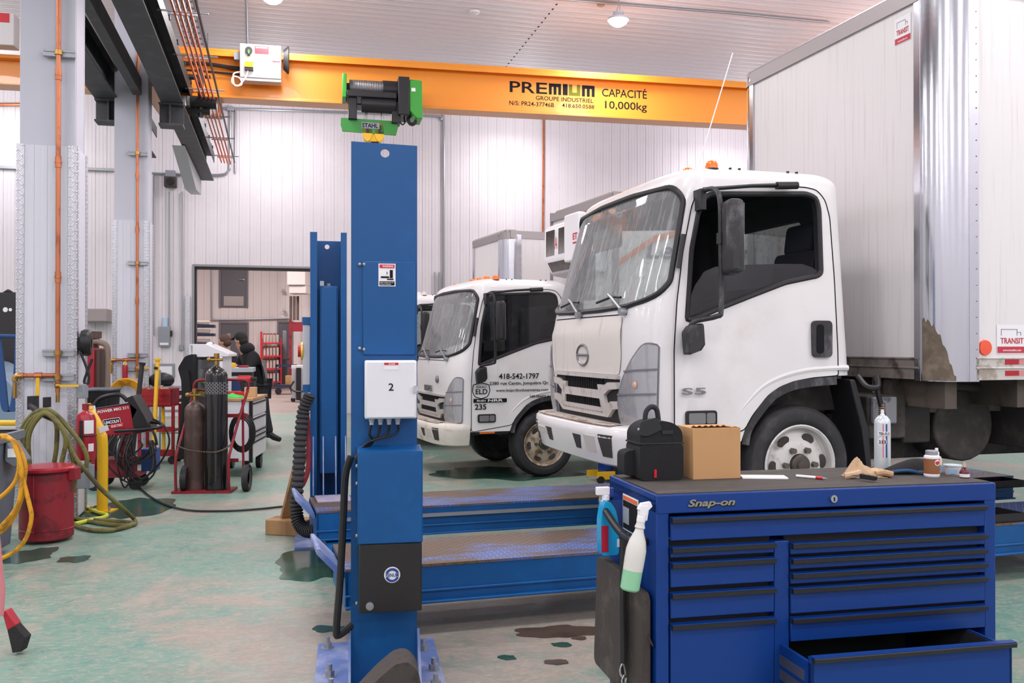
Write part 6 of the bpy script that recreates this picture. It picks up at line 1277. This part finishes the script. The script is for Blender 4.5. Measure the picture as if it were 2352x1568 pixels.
# rack with the dark box and engine parts
t = at(392, 1040, 'wire_rack', 'chrome wire rack half hidden by the black jacket', 'rack', 8)
for z in (.3, .62, .98): m = MB(GALV); m.box(-.12, .25, -.15, .15, z, z + .025); m.build('shelf', t)
for x in (-.12, .23): m = MB(GALV); m.cyl((x, -.15, 0), (x, -.15, 1.25), .013, 8); m.build('post', t)
lr = t.location
def rest(name, label, cat, dx, dy, z): return thing(name, label, cat, lr + Vector((dx, dy, z)), 8)
q = rest('black_box', 'black box with white Cumm lettering on the wire rack', 'box', .08, 0, .775); m = MB(BLACK); m.box(-.15, .2, -.16, .12, 0, .17); m.mat(WHITE); m.box(-.17, .2, -.17, .12, .17, .185); b = m.build('body', q); lettering([('Cummins', (-.07, -.162, .05), .30, .07)], 'box_words', INKW, b, .03, .001)
q = rest('black_cloth', 'black cloth bundle on top of the wire rack by the red cart', 'cloth', -.14, .0, .99); m = MB(BLACK); m.sph((0, 0, .1), (.19, .15, .12), 16, 10); m.build('bundle', q)
# black jacket on a stand
JK = mat('jacket_black', '#1a1a1d', .9, bump=.3, bsc=30); zz = 12.2
jp = [(447, 812), (428, 818), (418, 835), (412, 845), (419, 870), (424, 900), (421, 940), (416, 980), (409, 1020), (405, 1052), (425, 1054), (447, 1040)]
t = thing('work_jacket', 'long black work jacket hanging on the left side of the white cabinet', 'jacket', (0, 0, 0)); m = MB(JK)
fr_ = [D(x, y, zz) for x, y in jp]; P2 = [(p.x, p.z) for p in fr_]; m.prism(rnd(P2, .03, 3), zz - .06, zz + .12, 'y'); m.build('body', t, bev=.04, seg=3)
m = MB(JK); m.tube([D(424, 850, zz - .08), D(428, 900, zz - .1), D(425, 950, zz - .09), D(420, 990, zz - .06)], .06, 10, rs=[.05, .06, .055, .045]); m.build('sleeve', t)
# gas cylinders on a hand truck
cy = G(497, 1128); hx = thing('cylinder_cart', 'dark red two-wheeled cylinder cart holding the gas cylinders', 'hand truck', (cy.x, cy.y, 0), 4)
m = MB(REDD); m.box(-.44, .19, -.16, .18, .0, .025); m.build('foot_plate', hx)
m = MB(REDD)
for x in (-.40, .165): m.tube(spline([(x, -.13, .02), (x, -.14, .35), (x + (.02 if x > 0 else .02), -.10, .5), (x + (.06 if x > 0 else .05), .1, .8), (x + .13 if x > 0 else x + .1, .2, 1.1)], 6), .016, 8)
m.tube(spline([(.29, .2, 1.10), (.30, .2, 1.18), (.22, .2, 1.22), (-.2, .2, 1.22), (-.29, .2, 1.18), (-.30, .2, 1.1)], 6), .016, 8); m.box(-.4, .2, .16, .18, .3, .34); m.box(-.40, .3, .18, .2, .8, .84); m.tube([(.25, .2, .1), (.24, .2, 1.0)], .014, 8); m.build('frame', hx)
for x in (-.36, .30): m = MB(RUBBER); m.lathe(tyre_prof(.145, .06, .08), (x if x < 0 else x, .0, .145), 'x', 28); m.mat(REDD); m.lathe([(.08, .02), (.0, .015)], (x, .0, .145), 'x', 24); m.build('wheel', hx)
m = MB(mat('chain_steel', '#6e5c55', .5, .6)); P = spline([(-.40, -.10, .52), (-.25, -.14, .47), (.0, -.155, .45), (.12, -.13, .48), (.18, -.06, .53)], 10)
for i, p in enumerate(P[::1]): m.sph(p, (.013, .008, .009), 6, 4)
for k in range(18): m.sph((.03, -.15, .44 - k * .018), (.007, .007, .009), 6, 4)
m.build('chain', hx)
def cylinder(dx, dy, r, h, mm, label, collar=False):
    t = thing('gas_cylinder', label, 'gas cylinder', (cy.x + dx, cy.y + dy, .026), 0, 'gas cylinders on the red cart'); m = MB(mm); pr = [(0, 0), (r, 0), (r, h)] + [(r * cos(a) if a < 1.2 else .03, h + r * .9 * sin(a)) for a in (.2, .4, .6, .8, 1.0, 1.15)] + [(.035, h + r * .95), (.03, h + r * 1.05), (0, h + r * 1.05)]
    m.lathe(pr, (0, 0, 0), 'z', 36); m.build('tank', t); z = h + r * 1.05
    m = MB(BRASS); m.cyl((0, 0, z), (0, 0, z + .09), .022, 10); m.cyl((-.07, -.01, z + .06), (.07, -.01, z + .06), .016, 10); m.sph((-.08, -.01, z + .06), .026, 10, 8); m.cyl((0, 0, z + .09), (0, 0, z + .13), .03, 10); m.build('valve', t)
    if collar: m = MB(mat('mesh_collar', '#8f9096', .4, .5)); m.mat(tread('mesh', '#3a3a3e', '#c5c6cc', 'xz', .018, .6)); m.lathe([(r + .003, h - .19), (r + .003, h - .06)], (0, 0, 0), 'z', 36); m.build('mesh_sleeve', t, fix=False)
    return t
cylinder(0, 0, .12, 1.24, mat('black_gloss', '#151518', .25, coat=.4), 'tall glossy black gas cylinder with a wire mesh sleeve', True)
cylinder(-.245, .02, .11, .86, mat('brown_tank', '#4a3833', .4, c2='#5e4a44', sc=4), 'shorter brown gas cylinder beside the tall black one')
h = MB(BLACK)
for k in range(4): h.tube([(cy.x + .20 + (.10 + .015 * k) * cos(a * .31), cy.y + .26 + .01 * k, .62 + (.16 + .02 * k) * sin(a * .31)) for a in range(20)], .010, 6, True)
put(h.build('gas_hose'), 'coil of black gas hose hung at the back of the cylinder cart', 'hose')
m = MB(REDD); m.tube([(cy.x - .33 + 0, cy.y + .04, 1.06), (cy.x - .2, cy.y + .05, 1.12), (cy.x - .08, cy.y + .06, 1.1)], .016, 8); put(m.build('red_gas_hose'), 'short dark red hose joining the brown and black gas cylinders', 'hose')
# white drawer cart with wood top
wp = G(574, 1096); t = thing('drawer_cart', 'white drawer cart with a wooden top and black edges, beside the gas cylinders', 'cart', (wp.x, wp.y, 0), 5)
m = MB(WENAM); m.box(-.5, .0, 0, 1.0, .20, .93); m.build('carcass', t, bev=.006); m = MB(BLACK); m.box(-.01, .03, -.01, .03, .18, .93); m.build('edge_strip', t)
m = MB(PLY); m.box(-.52, .03, -.02, 1.02, .93, .965); m.build('wood_top', t, bev=.004)
for z0, z1 in ((.74, .91), (.56, .72), (.50, .555), (.44, .495), (.22, .43)):
    m = MB(WENAM); m.box(.0, .02, .05, .97, z0, z1); d = m.build('drawer', t, bev=.003); m = MB(BLACK); m.box(.02, .035, .08, .94, z1 - .025, z1 - .008); m.build('pull', d)
for x in (-.42, -.06):
    for y in (.08, .92): m = MB(BLACK); m.cyl((x - .03, y, .09), (x + .03, y, .09), .09, 18); m.box(x - .04, x + .04, y - .05, y + .05, .16, .2); m.build('caster', t)
def onc(name, label, cat, dx, dy, deg=20, z=.965):
    a = radians(5); return thing(name, label, cat, (wp.x + dx * cos(a) - dy * sin(a), wp.y + dx * sin(a) + dy * cos(a), z), deg)
q = onc('cordless_drill', 'red and black cordless drill standing on the wooden cart top', 'drill', -.17, .5, 170); m = MB(REDB); m.cyl((-.1, 0, .22), (.08, 0, .22), .042, 14); m.box(-.06, .07, -.04, .04, 0, .06); m.build('motor', q, bev=.01); m = MB(BLACK); m.prism([(-.03, .05), (.03, .05), (.06, .2), (.0, .2)], -.02, .02, 'y'); m.cyl((-.17, 0, .22), (-.1, 0, .22), .026, 12); m.build('grip', q, bev=.005)
q = onc('wood_block', 'square pale wooden block at the corner of the cart top', 'block', -.06, .36, 5); m = MB(mat('pale_block', '#d3a67c', .6)); m.box(-.07, .07, -.06, .06, 0, .12); m.build('block', q, bev=.004)
q = onc('green_cloth', 'bright green cloth lying on the wooden cart top', 'cloth', -.28, .2, 20); m = MB(mat('green_cloth', '#3fc95a', .85, bump=.3, bsc=40)); m.grid(lambda u, v: Vector((-.17 + .34 * u, -.11 + .22 * v, .004 + .035 * sin(pi * u) ** .6 * sin(pi * v) ** .6 * (1 + .5 * sin(16 * u + 3 * v) * sin(9 * v)))), 26, 14); m.build('cloth', q, solid=.003)
q = onc('red_tool', 'small red power tool lying behind the green cloth', 'tool', -.30, .60, 0); m = MB(REDB); m.box(-.1, .08, -.03, .03, 0, .06); m.build('body', q, bev=.012)
# ---------------------------------------------------------------- middle distance, people and the far room
t = thing('blast_cabinet', 'white cabinet with a sloped lid and clear window behind the gas cylinders', 'cabinet', (D(485, 900, 12.6).x, 12.6, 0), 6)
m = MB(WENAM); m.box(-.22, -.17, -.3, .3, .0, 1.62); m.box(.17, .21, -.3, .3, .0, 1.46); m.box(-.22, .21, -.3, .3, .62, .70); m.box(-.22, .21, .27, .3, .7, 1.46); m.build('frame', t, bev=.006)
m = MB(WENAM); m.prism([(-.22, 1.63), (.0, 1.63), (.29, 1.50), (.29, 1.46), (-.2, 1.45)], -.30, .3, 'y'); m.sph((.0, -.1, 1.62), (.05, .05, .04), 14, 8); m.build('lid', t, bev=.008)
MB(GLASSD).box(-.17, .17, -.3, -.296, .70, 1.42).build('window_pane', t)
m = MB(LGREY)
for z in (.92, 1.14): m.box(-.17, .17, -.2, .27, z, z + .012)
m.build('shelf', t)
rd = random.Random(3)
for k in range(6):
    b = MB([mat('jar_clear', '#b9b3ad', .3), REDD, mat('jar_brown', '#7a5b45', .5)][k % 3]); b.cyl((0, 0, 0), (0, 0, .13 + .03 * (k % 2)), .035, 12); b = b.build('jar'); b.location = t.location + Vector((-.13 + .052 * k, -.02 + .03 * (k % 2) + -.01 * k, 1.153)); put(b, 'small jar on the upper shelf inside the white cabinet', 'jar', 'jars inside the white cabinet')
b = MB(mat('lime_tape', '#c6e23a', .5)); b.lathe([(.06, 0), (.11, 0), (.11, .05), (.06, .05)], (0, 0, 0), 'y', 24); b = b.build('lime_roll'); b.location = t.location + Vector((-.08, -.15, 1.045)); put(b, 'lime green roll inside the white cabinet', 'tape roll')
t = thing('tool_chest', 'dark blue tool chest with a grey top tray where the man in the cap leans', 'tool chest', (D(545, 880, 14.3).x, 14.3, 0), 12)
m = MB(mat('chest_blue', '#1d3566', .4)); m.box(-.25, .26, -.25, .3, .12, 1.10); m.build('body', t, bev=.008); m = MB(mat('chest_side', '#26262a', .5)); m.box(.2, .27, -.26, .3, .12, 1.08); m.build('corner', t)
m = MB(LGREY); m.box(-.30, .26, -.28, .3, 1.20, 1.27); m.box(-.27, .22, -.26, -.24, 1.10, 1.14); m.build('top_tray', t, bev=.006); m = MB(BLACK); m.box(-.27, .24, -.25, .28, 1.10, 1.20); m.build('gap', t)
for x in (-.18, .18): m = MB(BLACK); m.cyl((x, -.2, .06), (x, -.16, .06), .06, 14); m.build('caster', t)
def ond(name, label, cat, x, z=1.272): return thing(name, label, cat, t0 + Vector((x, -.12, z)), 12)
t0 = t.location.copy()
q = ond('red_pliers', 'red handled pliers standing on the grey tray of the blue chest', 'pliers', -.20); m = MB(REDB); m.tube([(-.04, 0, .0), (.0, 0, .14), (.03, 0, .22)], .014, 6); m.tube([(.02, 0, .0), (.0, 0, .14), (-.03, 0, .2)], .014, 6); m.build('handles', q)
q = ond('yellow_tool', 'yellow tool lying on the grey tray of the blue chest', 'tool', -.03); m = MB(YEL); m.box(-.05, .04, -.03, .03, 0, .07); m.build('body', q, bev=.01)
q = ond('red_pouch', 'flat red pouch on the grey tray near the hooded man', 'pouch', .12); m = MB(RED); m.box(-.06, .09, -.05, .05, 0, .03); m.build('body', q, bev=.01)
# people
SKIN = mat('skin', '#c99a80', .55); HAIR = mat('brown_hair', '#5a4032', .8, bump=.4, bsc=60); HOOD = mat('black_hoodie', '#1d1d20', .9, bump=.2, bsc=25); JEAN = mat('dark_trousers', '#22242b', .85); GREYS = mat('grey_shirt', '#77787d', .85)
def skin(name, V, E, m, parent=None, sub=2):
    ks = list(V); me = bpy.data.meshes.new(name); me.from_pydata([tuple(V[k][0]) for k in ks], [(ks.index(a), ks.index(b)) for a, b in E], [])
    o = bpy.data.objects.new(name, me); C.objects.link(o); md = o.modifiers.new('s', 'SKIN'); md.use_smooth_shade = True
    L = me.skin_vertices[0].data if me.skin_vertices else None
    if L is None:
        bpy.context.view_layer.objects.active = o; me.skin_vertices.new() if hasattr(me.skin_vertices, 'new') else None; L = me.skin_vertices[0].data
    for i, k in enumerate(ks): r = V[k][1]; L[i].radius = (r, r) if isinstance(r, (int, float)) else r; L[i].use_root = (i == 0)
    sb = o.modifiers.new('d', 'SUBSURF'); sb.levels = sub; sb.render_levels = sub
    bpy.context.view_layer.update(); nm = bpy.data.meshes.new_from_object(o.evaluated_get(bpy.context.evaluated_depsgraph_get())); o.modifiers.clear(); o.data = nm; bpy.data.meshes.remove(me)
    nm.materials.clear(); nm.materials.append(m); nm.polygons.foreach_set('use_smooth', [True] * len(nm.polygons)); o.parent = parent; return o
def person(label, base, J, face, top, legs, hair, cap=None, hood=False, short=False):
    # J: joints relative to base; face: unit vector the head looks along
    r = thing('person', label, 'person', base); J = {k: Vector(v) for k, v in J.items()}; f = Vector(face).normalized(); up = Vector((0, 0, 1)); sd = f.cross(up).normalized()
    hd = J['head']
    V = {'pel': (J['pel'], .12), 'spi': (J['spi'], .125), 'che': (J['che'], .135), 'nek': (J['nek'], .055), 'jaw': (hd - up * .07 + f * .015, .066), 'hd': (hd, .088), 'crn': (hd + up * .07 - f * .01, .075),
         'nose': (hd - up * .015 + f * .105, .012), 'chin': (hd - up * .10 + f * .07, .022), 'earl': (hd + sd * .088 - up * .02, .018), 'earr': (hd - sd * .088 - up * .02, .018)}
    E = [('pel', 'spi'), ('spi', 'che'), ('che', 'nek'), ('nek', 'jaw'), ('jaw', 'hd'), ('hd', 'crn'), ('hd', 'nose'), ('jaw', 'chin'), ('hd', 'earl'), ('hd', 'earr')]
    for s in 'lr':
        V.update({s + 'sh': (J[s + 'sh'], .062), s + 'el': (J[s + 'el'], .044), s + 'wr': (J[s + 'wr'], .03)}); E += [('che', s + 'sh'), (s + 'sh', s + 'el'), (s + 'el', s + 'wr')]
        d = (J[s + 'wr'] - J[s + 'el']).normalized(); w = d.cross(up).normalized(); V[s + 'pa'] = (J[s + 'wr'] + d * .07, .032); E.append((s + 'wr', s + 'pa'))
        for i, o_ in enumerate((-.03, -.01, .01, .03)):
            ln = (.07, .085, .08, .06)[i]; V[s + 'f%d' % i] = (J[s + 'wr'] + d * .11 + w * o_, .010); V[s + 'g%d' % i] = (J[s + 'wr'] + d * (.11 + ln) + w * o_ * 1.2 - up * .025, .008); E += [(s + 'pa', s + 'f%d' % i), (s + 'f%d' % i, s + 'g%d' % i)]
        V[s + 'th'] = (J[s + 'wr'] + d * .07 + w * .055 * (1 if s == 'l' else -1), .011); E.append((s + 'pa', s + 'th'))
        V.update({s + 'hp': (J[s + 'hp'], .09), s + 'kn': (J[s + 'kn'], .062), s + 'an': (J[s + 'an'], .04), s + 'to': (J[s + 'to'], .035)}); E += [('pel', s + 'hp'), (s + 'hp', s + 'kn'), (s + 'kn', s + 'an'), (s + 'an', s + 'to')]
    skin('body', V, E, SKIN, r)
    g = {'spi': (J['spi'], (.185, .15)), 'pel': (J['pel'] + up * .02, (.18, .15)), 'che': (J['che'], (.19, .165)), 'nek': (J['nek'] - (J['nek'] - J['che']) * .25, .085)}; GE = [('spi', 'pel'), ('spi', 'che'), ('che', 'nek')]
    for s in 'lr':
        g[s + 'sh'] = (J[s + 'sh'], .088); g[s + 'el'] = (J[s + 'el'], .07); GE += [('che', s + 'sh'), (s + 'sh', s + 'el')]
        if not short: g[s + 'wr'] = (J[s + 'wr'], .045); GE.append((s + 'el', s + 'wr'))
    top_ = skin('hoodie' if hood else 'shirt', g, GE, top, r)
    if hood: m = MB(top); b = J['nek'] - f * .07 + up * .01; m.sph(b, (.12, .13, .10), 18, 12); m.tube([b + sd * .11 + up * .02, b + f * .05 + sd * .10 - up * .02, J['che'] + f * .16], .035, 8); m.build('hood', top_)
    g = {'pel': (J['pel'], (.165, .14))}; GE = []
    for s in 'lr': g.update({s + 'hp': (J[s + 'hp'], .115), s + 'kn': (J[s + 'kn'], .088), s + 'an': (J[s + 'an'] + up * .02, .068)}); GE += [('pel', s + 'hp'), (s + 'hp', s + 'kn'), (s + 'kn', s + 'an')]
    skin('trousers', g, GE, legs, r)
    for s in 'lr':
        a, b = J[s + 'an'], J[s + 'to']; d = (b - a); m = MB(BLACK); m.tube([a - d * .35 - up * .02, a + up * .02, a + d * .5, b + d * .15], .05, 10, rs=[.04, .056, .052, .038]); m.build('shoe', r)
    m = MB(hair); c = hd + up * .035 - f * .02; m.sph(c, (.096, .098, .094), 20, 12, -.35, 1); m.sph(c - f * .035 - up * .05, (.076, .080, .075), 16, 10); m.build('hair', r)
    if cap: m = MB(cap); m.sph(hd + up * .05, (.108, .112, .10), 20, 10, -.1, 1); P = hd + up * .052; m.add([P + f * .09 + sd * .085, P + f * .19 + sd * .05 - up * .015, P + f * .19 - sd * .05 - up * .015, P + f * .09 - sd * .085, P + f * .09 + sd * .085 + up * .012, P + f * .19 + sd * .05 - up * .005, P + f * .19 - sd * .05 - up * .005, P + f * .09 - sd * .085 + up * .012], [(0, 1, 2, 3), (7, 6, 5, 4), (0, 4, 5, 1), (1, 5, 6, 2), (2, 6, 7, 3), (3, 7, 4, 0)]); m.build('cap', r)
    for s in (-1, 1): m = MB(INK); m.sph(hd + f * .086 + sd * .032 * s + up * .015, .008, 8, 6); m.build('eye', r)
    return r
def rel(base, **k): return {n: D(*v) - Vector(base) for n, v in k.items()}
b = (D(606, 900, 15.0).x, 15.0, 0)
person('person in a black hoodie and cap leaning over the blue tool chest', b, rel(b, pel=(594, 893, 15.0), spi=(588, 858, 15.0), che=(575, 826, 14.95), nek=(561, 803, 14.92), head=(553, 782, 14.9),
    lsh=(560, 818, 15.15), lel=(545, 846, 15.2), lwr=(528, 842, 15.1), rsh=(586, 818, 14.78), rel=(568, 852, 14.66), rwr=(542, 840, 14.62), lhp=(588, 897, 15.12), lkn=(583, 955, 15.05), lan=(590, 1006, 15.1), lto=(572, 1013, 15.05), rhp=(600, 896, 14.88), rkn=(608, 950, 14.85), ran=(620, 1000, 14.82), rto=(640, 1008, 14.75)),
    (-.85, .5, -.15), HOOD, JEAN, mat('dark_hair', '#231d1c', .8), mat('black_cap', '#1e1e22', .8), True)
b = (D(514, 900, 15.9).x, 15.9, 0)
person('person with short brown hair and a dark shirt behind the white cabinet lid', b, rel(b, pel=(524, 895, 15.9), spi=(524, 862, 15.9), che=(523, 832, 15.9), nek=(520, 808, 15.88), head=(515, 785, 15.85),
    lsh=(508, 823, 16.05), lel=(500, 855, 16.0), lwr=(488, 850, 15.8), rsh=(537, 823, 15.75), rel=(540, 858, 15.65), rwr=(522, 862, 15.5), lhp=(518, 898, 16.0), lkn=(517, 950, 15.9), lan=(518, 1000, 16.0), lto=(510, 1003, 15.85), rhp=(530, 898, 15.8), rkn=(531, 950, 15.7), ran=(532, 1000, 15.8), rto=(526, 1004, 15.6)),
    (-.9, .35, -.1), HOOD, JEAN, HAIR, None, False, True)
b = (D(598, 900, 16.4).x, 16.4, 0)
person('person in a grey shirt bending behind the one in the black hoodie', b, rel(b, pel=(598, 880, 16.4), spi=(596, 852, 16.4), che=(590, 832, 16.4), nek=(578, 822, 16.4), head=(566, 818, 16.4),
    lsh=(584, 838, 16.55), lel=(575, 862, 16.5), lwr=(562, 862, 16.4), rsh=(592, 840, 16.2), rel=(585, 864, 16.15), rwr=(570, 862, 16.2), lhp=(594, 885, 16.5), lkn=(592, 940, 16.4), lan=(596, 992, 16.5), lto=(588, 996, 16.4), rhp=(602, 885, 16.3), rkn=(600, 940, 16.2), ran=(603, 992, 16.3), rto=(594, 996, 16.2)),
    (-.9, .2, -.5), GREYS, JEAN, HAIR)
# far room
def FW(px, py, d=0.0): x, z = WP(px, py, FY - d); return hall(x, FY - d, z)
t = thing('red_rack', 'red rack with rows of pale cans against the far wall', 'rack', FW(620, 884, .5), PSI); w_, h_ = 1.05, None; t.location.z = 0
zs = [1.6 + (795 - y) * .0158 for y in (786, 817, 847, 878)]
m = MB(REDB); m.box(-.35, -.28, -.2, .2, 0, 2.15); m.box(.38, .43, -.2, .2, 0, 1.9); m.build('posts', t)
for z in zs: m = MB(REDB); m.box(-.28, .38, -.22, .2, max(.05, z - .06), max(.11, z)); m.build('shelf', t)
CAN = mat('can_pale', '#cfc2bb', .5)
for i, z in enumerate(zs[:3] + [.11]):
    for k in range(5):
        c = MB(CAN); c.cyl((0, 0, .002), (0, 0, .30), .05, 10); c.mat(REDD); c.cyl((0, 0, .30), (0, 0, .34), .05, 10); c = c.build('paint_can'); c.location = t.location + Vector((-.2 + .125 * k, -.03, max(.11, z) if i < 3 else .115 if zs[3] < .11 else zs[3])); put(c, 'pale can with a dark lid on the red rack', 'can', 'cans on the red rack')
t = thing('red_stand', 'tall dark red frame standing right of the grey far door', 'frame', FW(684, 884, 1.2), PSI); t.location.z = 0
m = MB(REDD); m.box(-.32, -.22, -.1, .1, 0, 2.6); m.box(.24, .32, -.1, .1, 0, 2.6); m.box(-.22, .24, -.08, .08, 2.15, 2.5); m.build('frame', t)
t = thing('blue_cart', 'dark blue platform cart with tall handles in the far room', 'cart', G(650, 905), PSI); m = MB(mat('cart_blue', '#24344f', .5)); m.box(-.25, .45, -.3, .3, .22, .32); m.box(-.25, -.19, -.3, .3, .3, 1.0); m.box(.4, .45, -.3, .3, .3, .9); m.box(-.25, .45, -.3, -.26, .92, 1.0); m.build('frame', t)
for x in (-.15, .35): m = MB(BLACK); m.cyl((x, -.28, .11), (x, -.22, .11), .11, 16); m.build('wheel', t)
q = MB(CARD); q.box(.0, .22, -.1, .15, .0, .3); q = q.build('carton', bev=.005); q.location = t.location + Vector((.1, 0, .322)); put(q, 'small carton on the dark blue cart in the far room', 'box')
t = thing('service_machine', 'grey machine with black hoses standing left of the far lift post', 'machine', G(683, 922), PSI); m = MB(LGREY); m.box(-.16, .16, -.2, .2, .1, .95); m.build('body', t, bev=.02); m = MB(BLACK); m.box(-.04, .1, -.24, -.2, .05, .98); m.tube(spline([(-.1, -.25, .6), (-.2, -.3, .4), (.0, -.32, .3), (.2, -.3, .35), (.25, -.28, .6)], 6), .025, 8); m.build('hoses', t); m = MB(WHITE); m.box(-.17, .17, -.2, .2, .95, 1.05); m.build('top', t, bev=.01)
for x in (-.12, .12): m = MB(BLACK); m.cyl((x, -.18, .07), (x, -.12, .07), .07, 14); m.build('wheel', t)
t = thing('parts_shelf', 'shelf of dark blue trays with pale rolls at the left edge of the opening', 'shelf', D(452, 800, 23.5), PSI); t.location.z = 0
for k, z in enumerate((1.62, 1.86, 2.08)): m = MB(mat('tray_navy', '#22304f', .5)); m.box(-.2, .45 - .05 * (k == 0), -.3, .3, z, z + .07); m.build('tray', t)
m = MB(DGREY); m.box(-.2, -.14, -.3, .3, 0, 2.25); m.build('post', t)
for k, z in enumerate((1.72, 1.96, 2.18)): r = MB(mat('pale_roll', '#cfc4bd', .6)); r.cyl((0, 0, 0), (.42, 0, 0), .05, 12); r = r.build('paper_roll'); r.location = t.location + Vector((-.02, -.2, z + .02)); put(r, 'pale roll lying on a tray of the navy shelf', 'roll', 'rolls on the navy shelf')
m = MB(mat('duct_white', '#cfc6c5', .5)); p, q = FW(668, 617, 1.6), FW(712, 676, 1.6); m.box(p.x, q.x, p.y - .6, p.y + .4, q.z + .3, p.z + 1.0); m.box(p.x + .05, q.x, p.y - .5, p.y + .3, q.z, q.z + .3); put(m.build('air_duct', bev=.02), 'pale square air duct at the upper right of the opening', 'duct')
m = MB(mat('brown_pipes', '#6b5b57', .5, .3))
for px in (668, 676, 684): m.cyl(FW(px, 680, 1.2), FW(px, 735, 1.2), .05, 10)
put(m.build('pipe_bundle'), 'bundle of brown pipes hanging below the pale duct', 'pipes')
pipe(spline([FW(487, 600, .08), FW(487, 720, .08), FW(489, 731, .08), FW(500, 734, .08), FW(664, 731, .08)], 6), .03, GALV, 'wall_conduit', 'conduit bending along the far wall below the upper grey door', 'conduit', 'galvanised conduits')
for px, py in ((651, 670), (653, 715)): q = MB(LGREY); q.lathe([(0, .12), (.04, .1), (.1, 0), (.0, -.03)], FW(px, py, .2), 'z', 16); put(q.build('wall_lamp'), 'small pale lamp on the far wall, ' + ('upper one below the thin rod' if py < 700 else 'lower one above the red rack'), 'wall lamp', 'small lamps on the far wall')
# bench beside the rearmost truck
t = thing('workbench', 'dark workbench with a wooden top behind the control box post', 'workbench', (D(975, 880, 17.6).x, 17.6, 0), PSI); m = MB(mat('bench_dark', '#2c2a2d', .6)); m.box(-.9, .25, 0, .6, .1, .88); m.build('body', t); m = MB(REDD); m.box(-.85, .2, -.01, 0, .72, .75); m.build('red_strip', t); m = MB(WOOD); m.box(-.95, .28, -.05, .65, .88, .94); m.build('wood_top', t, bev=.004)
q = MB(WHITE); q.lathe([(0, 0), (.06, 0), (.07, .16), (.06, .16)], (0, 0, 0), 'z', 18); q = q.build('bucket'); q.location = t.location + Vector((-.06, .2, .941)); put(q, 'small white bucket on the workbench behind the control box post', 'bucket')
# left edge
t = thing('machine_cabinet', 'tall black machine panel at the left edge behind the near column', 'machine', D(-30, 900, 11.0), 0); t.location.z = 0; m = MB(mat('panel_black', '#232226', .5)); m.box(-.5, .35, 0, .4, .2, 2.25); m.prism([(.18, 2.25), (.24, 2.29), (.30, 2.25)], 0, .05, 'y'); m.build('body', t, bev=.01); m = MB(WHITE); m.cyl((.22, -.004, 2.04), (.22, 0, 2.04), .03, 14); m.build('hole', t); m = MB(WHITE); m.cyl((.28, -.004, 2.04), (.28, 0, 2.04), .02, 14); m.build('hole', t)
t = thing('car', 'pale blue grey car front seen past the left side of the near column', 'car', D(-10, 900, 10.4), 0); t.location.z = 0; m = MB(mat('car_paint', '#7c93a8', .3, coat=.4)); m.prism(rnd([(-1.4, .35), (.24, .35), (.27, .85), (.20, 1.15), (-.1, 1.42), (-1.4, 1.5)], .08, 3), 0, .5, 'y'); m.build('body', t, bev=.04, seg=3); m = MB(BLACK); m.prism([(-.4, 1.15), (.12, 1.12), (-.08, 1.36), (-.4, 1.4)], -.008, 0, 'y'); m.build('window', t); m = MB(RUBBER); m.cyl((-.05, -.06, .33), (-.05, .12, .33), .33, 28); m.build('wheel', t)
s = MB(mat('blue_sling', '#2b4f86', .8)); P = spline([D(-8, 775, 9.6), D(4, 880, 9.6), D(10, 935, 9.6), D(22, 945, 9.6), D(32, 925, 9.6), D(38, 860, 9.6), D(42, 775, 9.6)], 6)
vs = []
for p in P: vs += [p + Vector((-.035, 0, 0)), p + Vector((.035, 0, 0)), p + Vector((.035, .03, 0)), p + Vector((-.035, .03, 0))]
s.add(vs, [(4 * i + j, 4 * i + (j + 1) % 4, 4 * i + 4 + (j + 1) % 4, 4 * i + 4 + j) for i in range(len(P) - 1) for j in range(4)]); s.tube([D(-60, 770, 9.62), D(40, 772, 9.62)], .02, 8); put(s.build('lifting_sling'), 'wide blue lifting sling hanging at the left edge', 'sling')
m = MB(YEL); m.tube([D(-60, 971, 9.2), D(45, 971, 9.2)], .03, 12); put(m.build('yellow_rail'), 'yellow horizontal rail at the left edge above the grey bin', 'rail')
m = MB(WENAM); p = D(0, 988, 9.25); m.box(p.x - .4, p.x + .2, p.y, p.y + .08, p.z - .035, p.z + .035); put(m.build('white_rail', bev=.005), 'white horizontal rail below the yellow rail at the left edge', 'rail')
# broom in the corner
t = thing('broom', 'red broom with black bristles entering at the lower left corner', 'broom', G(32, 1500), 0); B0 = t.location.copy(); m = MB(mat('bristles', '#2c292b', .9, bump=.5, bsc=90))
k0 = [D(10, 1450, 4.72) - B0, D(28, 1440, 4.72) - B0, D(53, 1468, 4.72) - B0, D(43, 1500, 4.72) - B0, D(22, 1503, 4.72) - B0]; m.prism([(p.x, max(.0, p.z)) for p in k0], -.03, .03, 'y'); m.build('bristles', t, bev=.004)
m = MB(mat('broom_red', '#b52636', .45)); k1 = [D(-2, 1408, 4.72) - B0, D(6, 1404, 4.72) - B0, D(30, 1440, 4.72) - B0, D(10, 1452, 4.72) - B0]; m.prism([(p.x, p.z) for p in k1], -.03, .03, 'y'); m.build('head', t, bev=.006)
m = MB(mat('broom_pink', '#e28b92', .5)); m.tube([D(2, 1412, 4.72) - B0, D(6, 1358, 4.70) - B0, D(-10, 1200, 4.66) - B0], .014, 10); m.build('handle', t)
for i, (px, py, lab) in enumerate(((2318, 1120, 'black drip tray on the far runway right of the tool cabinet'), (2312, 1200, 'black drip tray on the near runway right of the tool cabinet'))):
    p = G(px, py, .39); t = thing('drip_tray', lab, 'tray', (p.x, p.y + .12, .391), LA, 'drip trays on the runways'); m = MB(BLACK); m.box(-.25, .12, -.12, .12, 0, .008)
    for b in ((-.25, .12, -.12, -.11), (-.25, .12, .11, .12), (-.25, -.24, -.12, .12), (.11, .12, -.12, .12)): m.box(*b, 0, .06)
    m.build('tray', t)
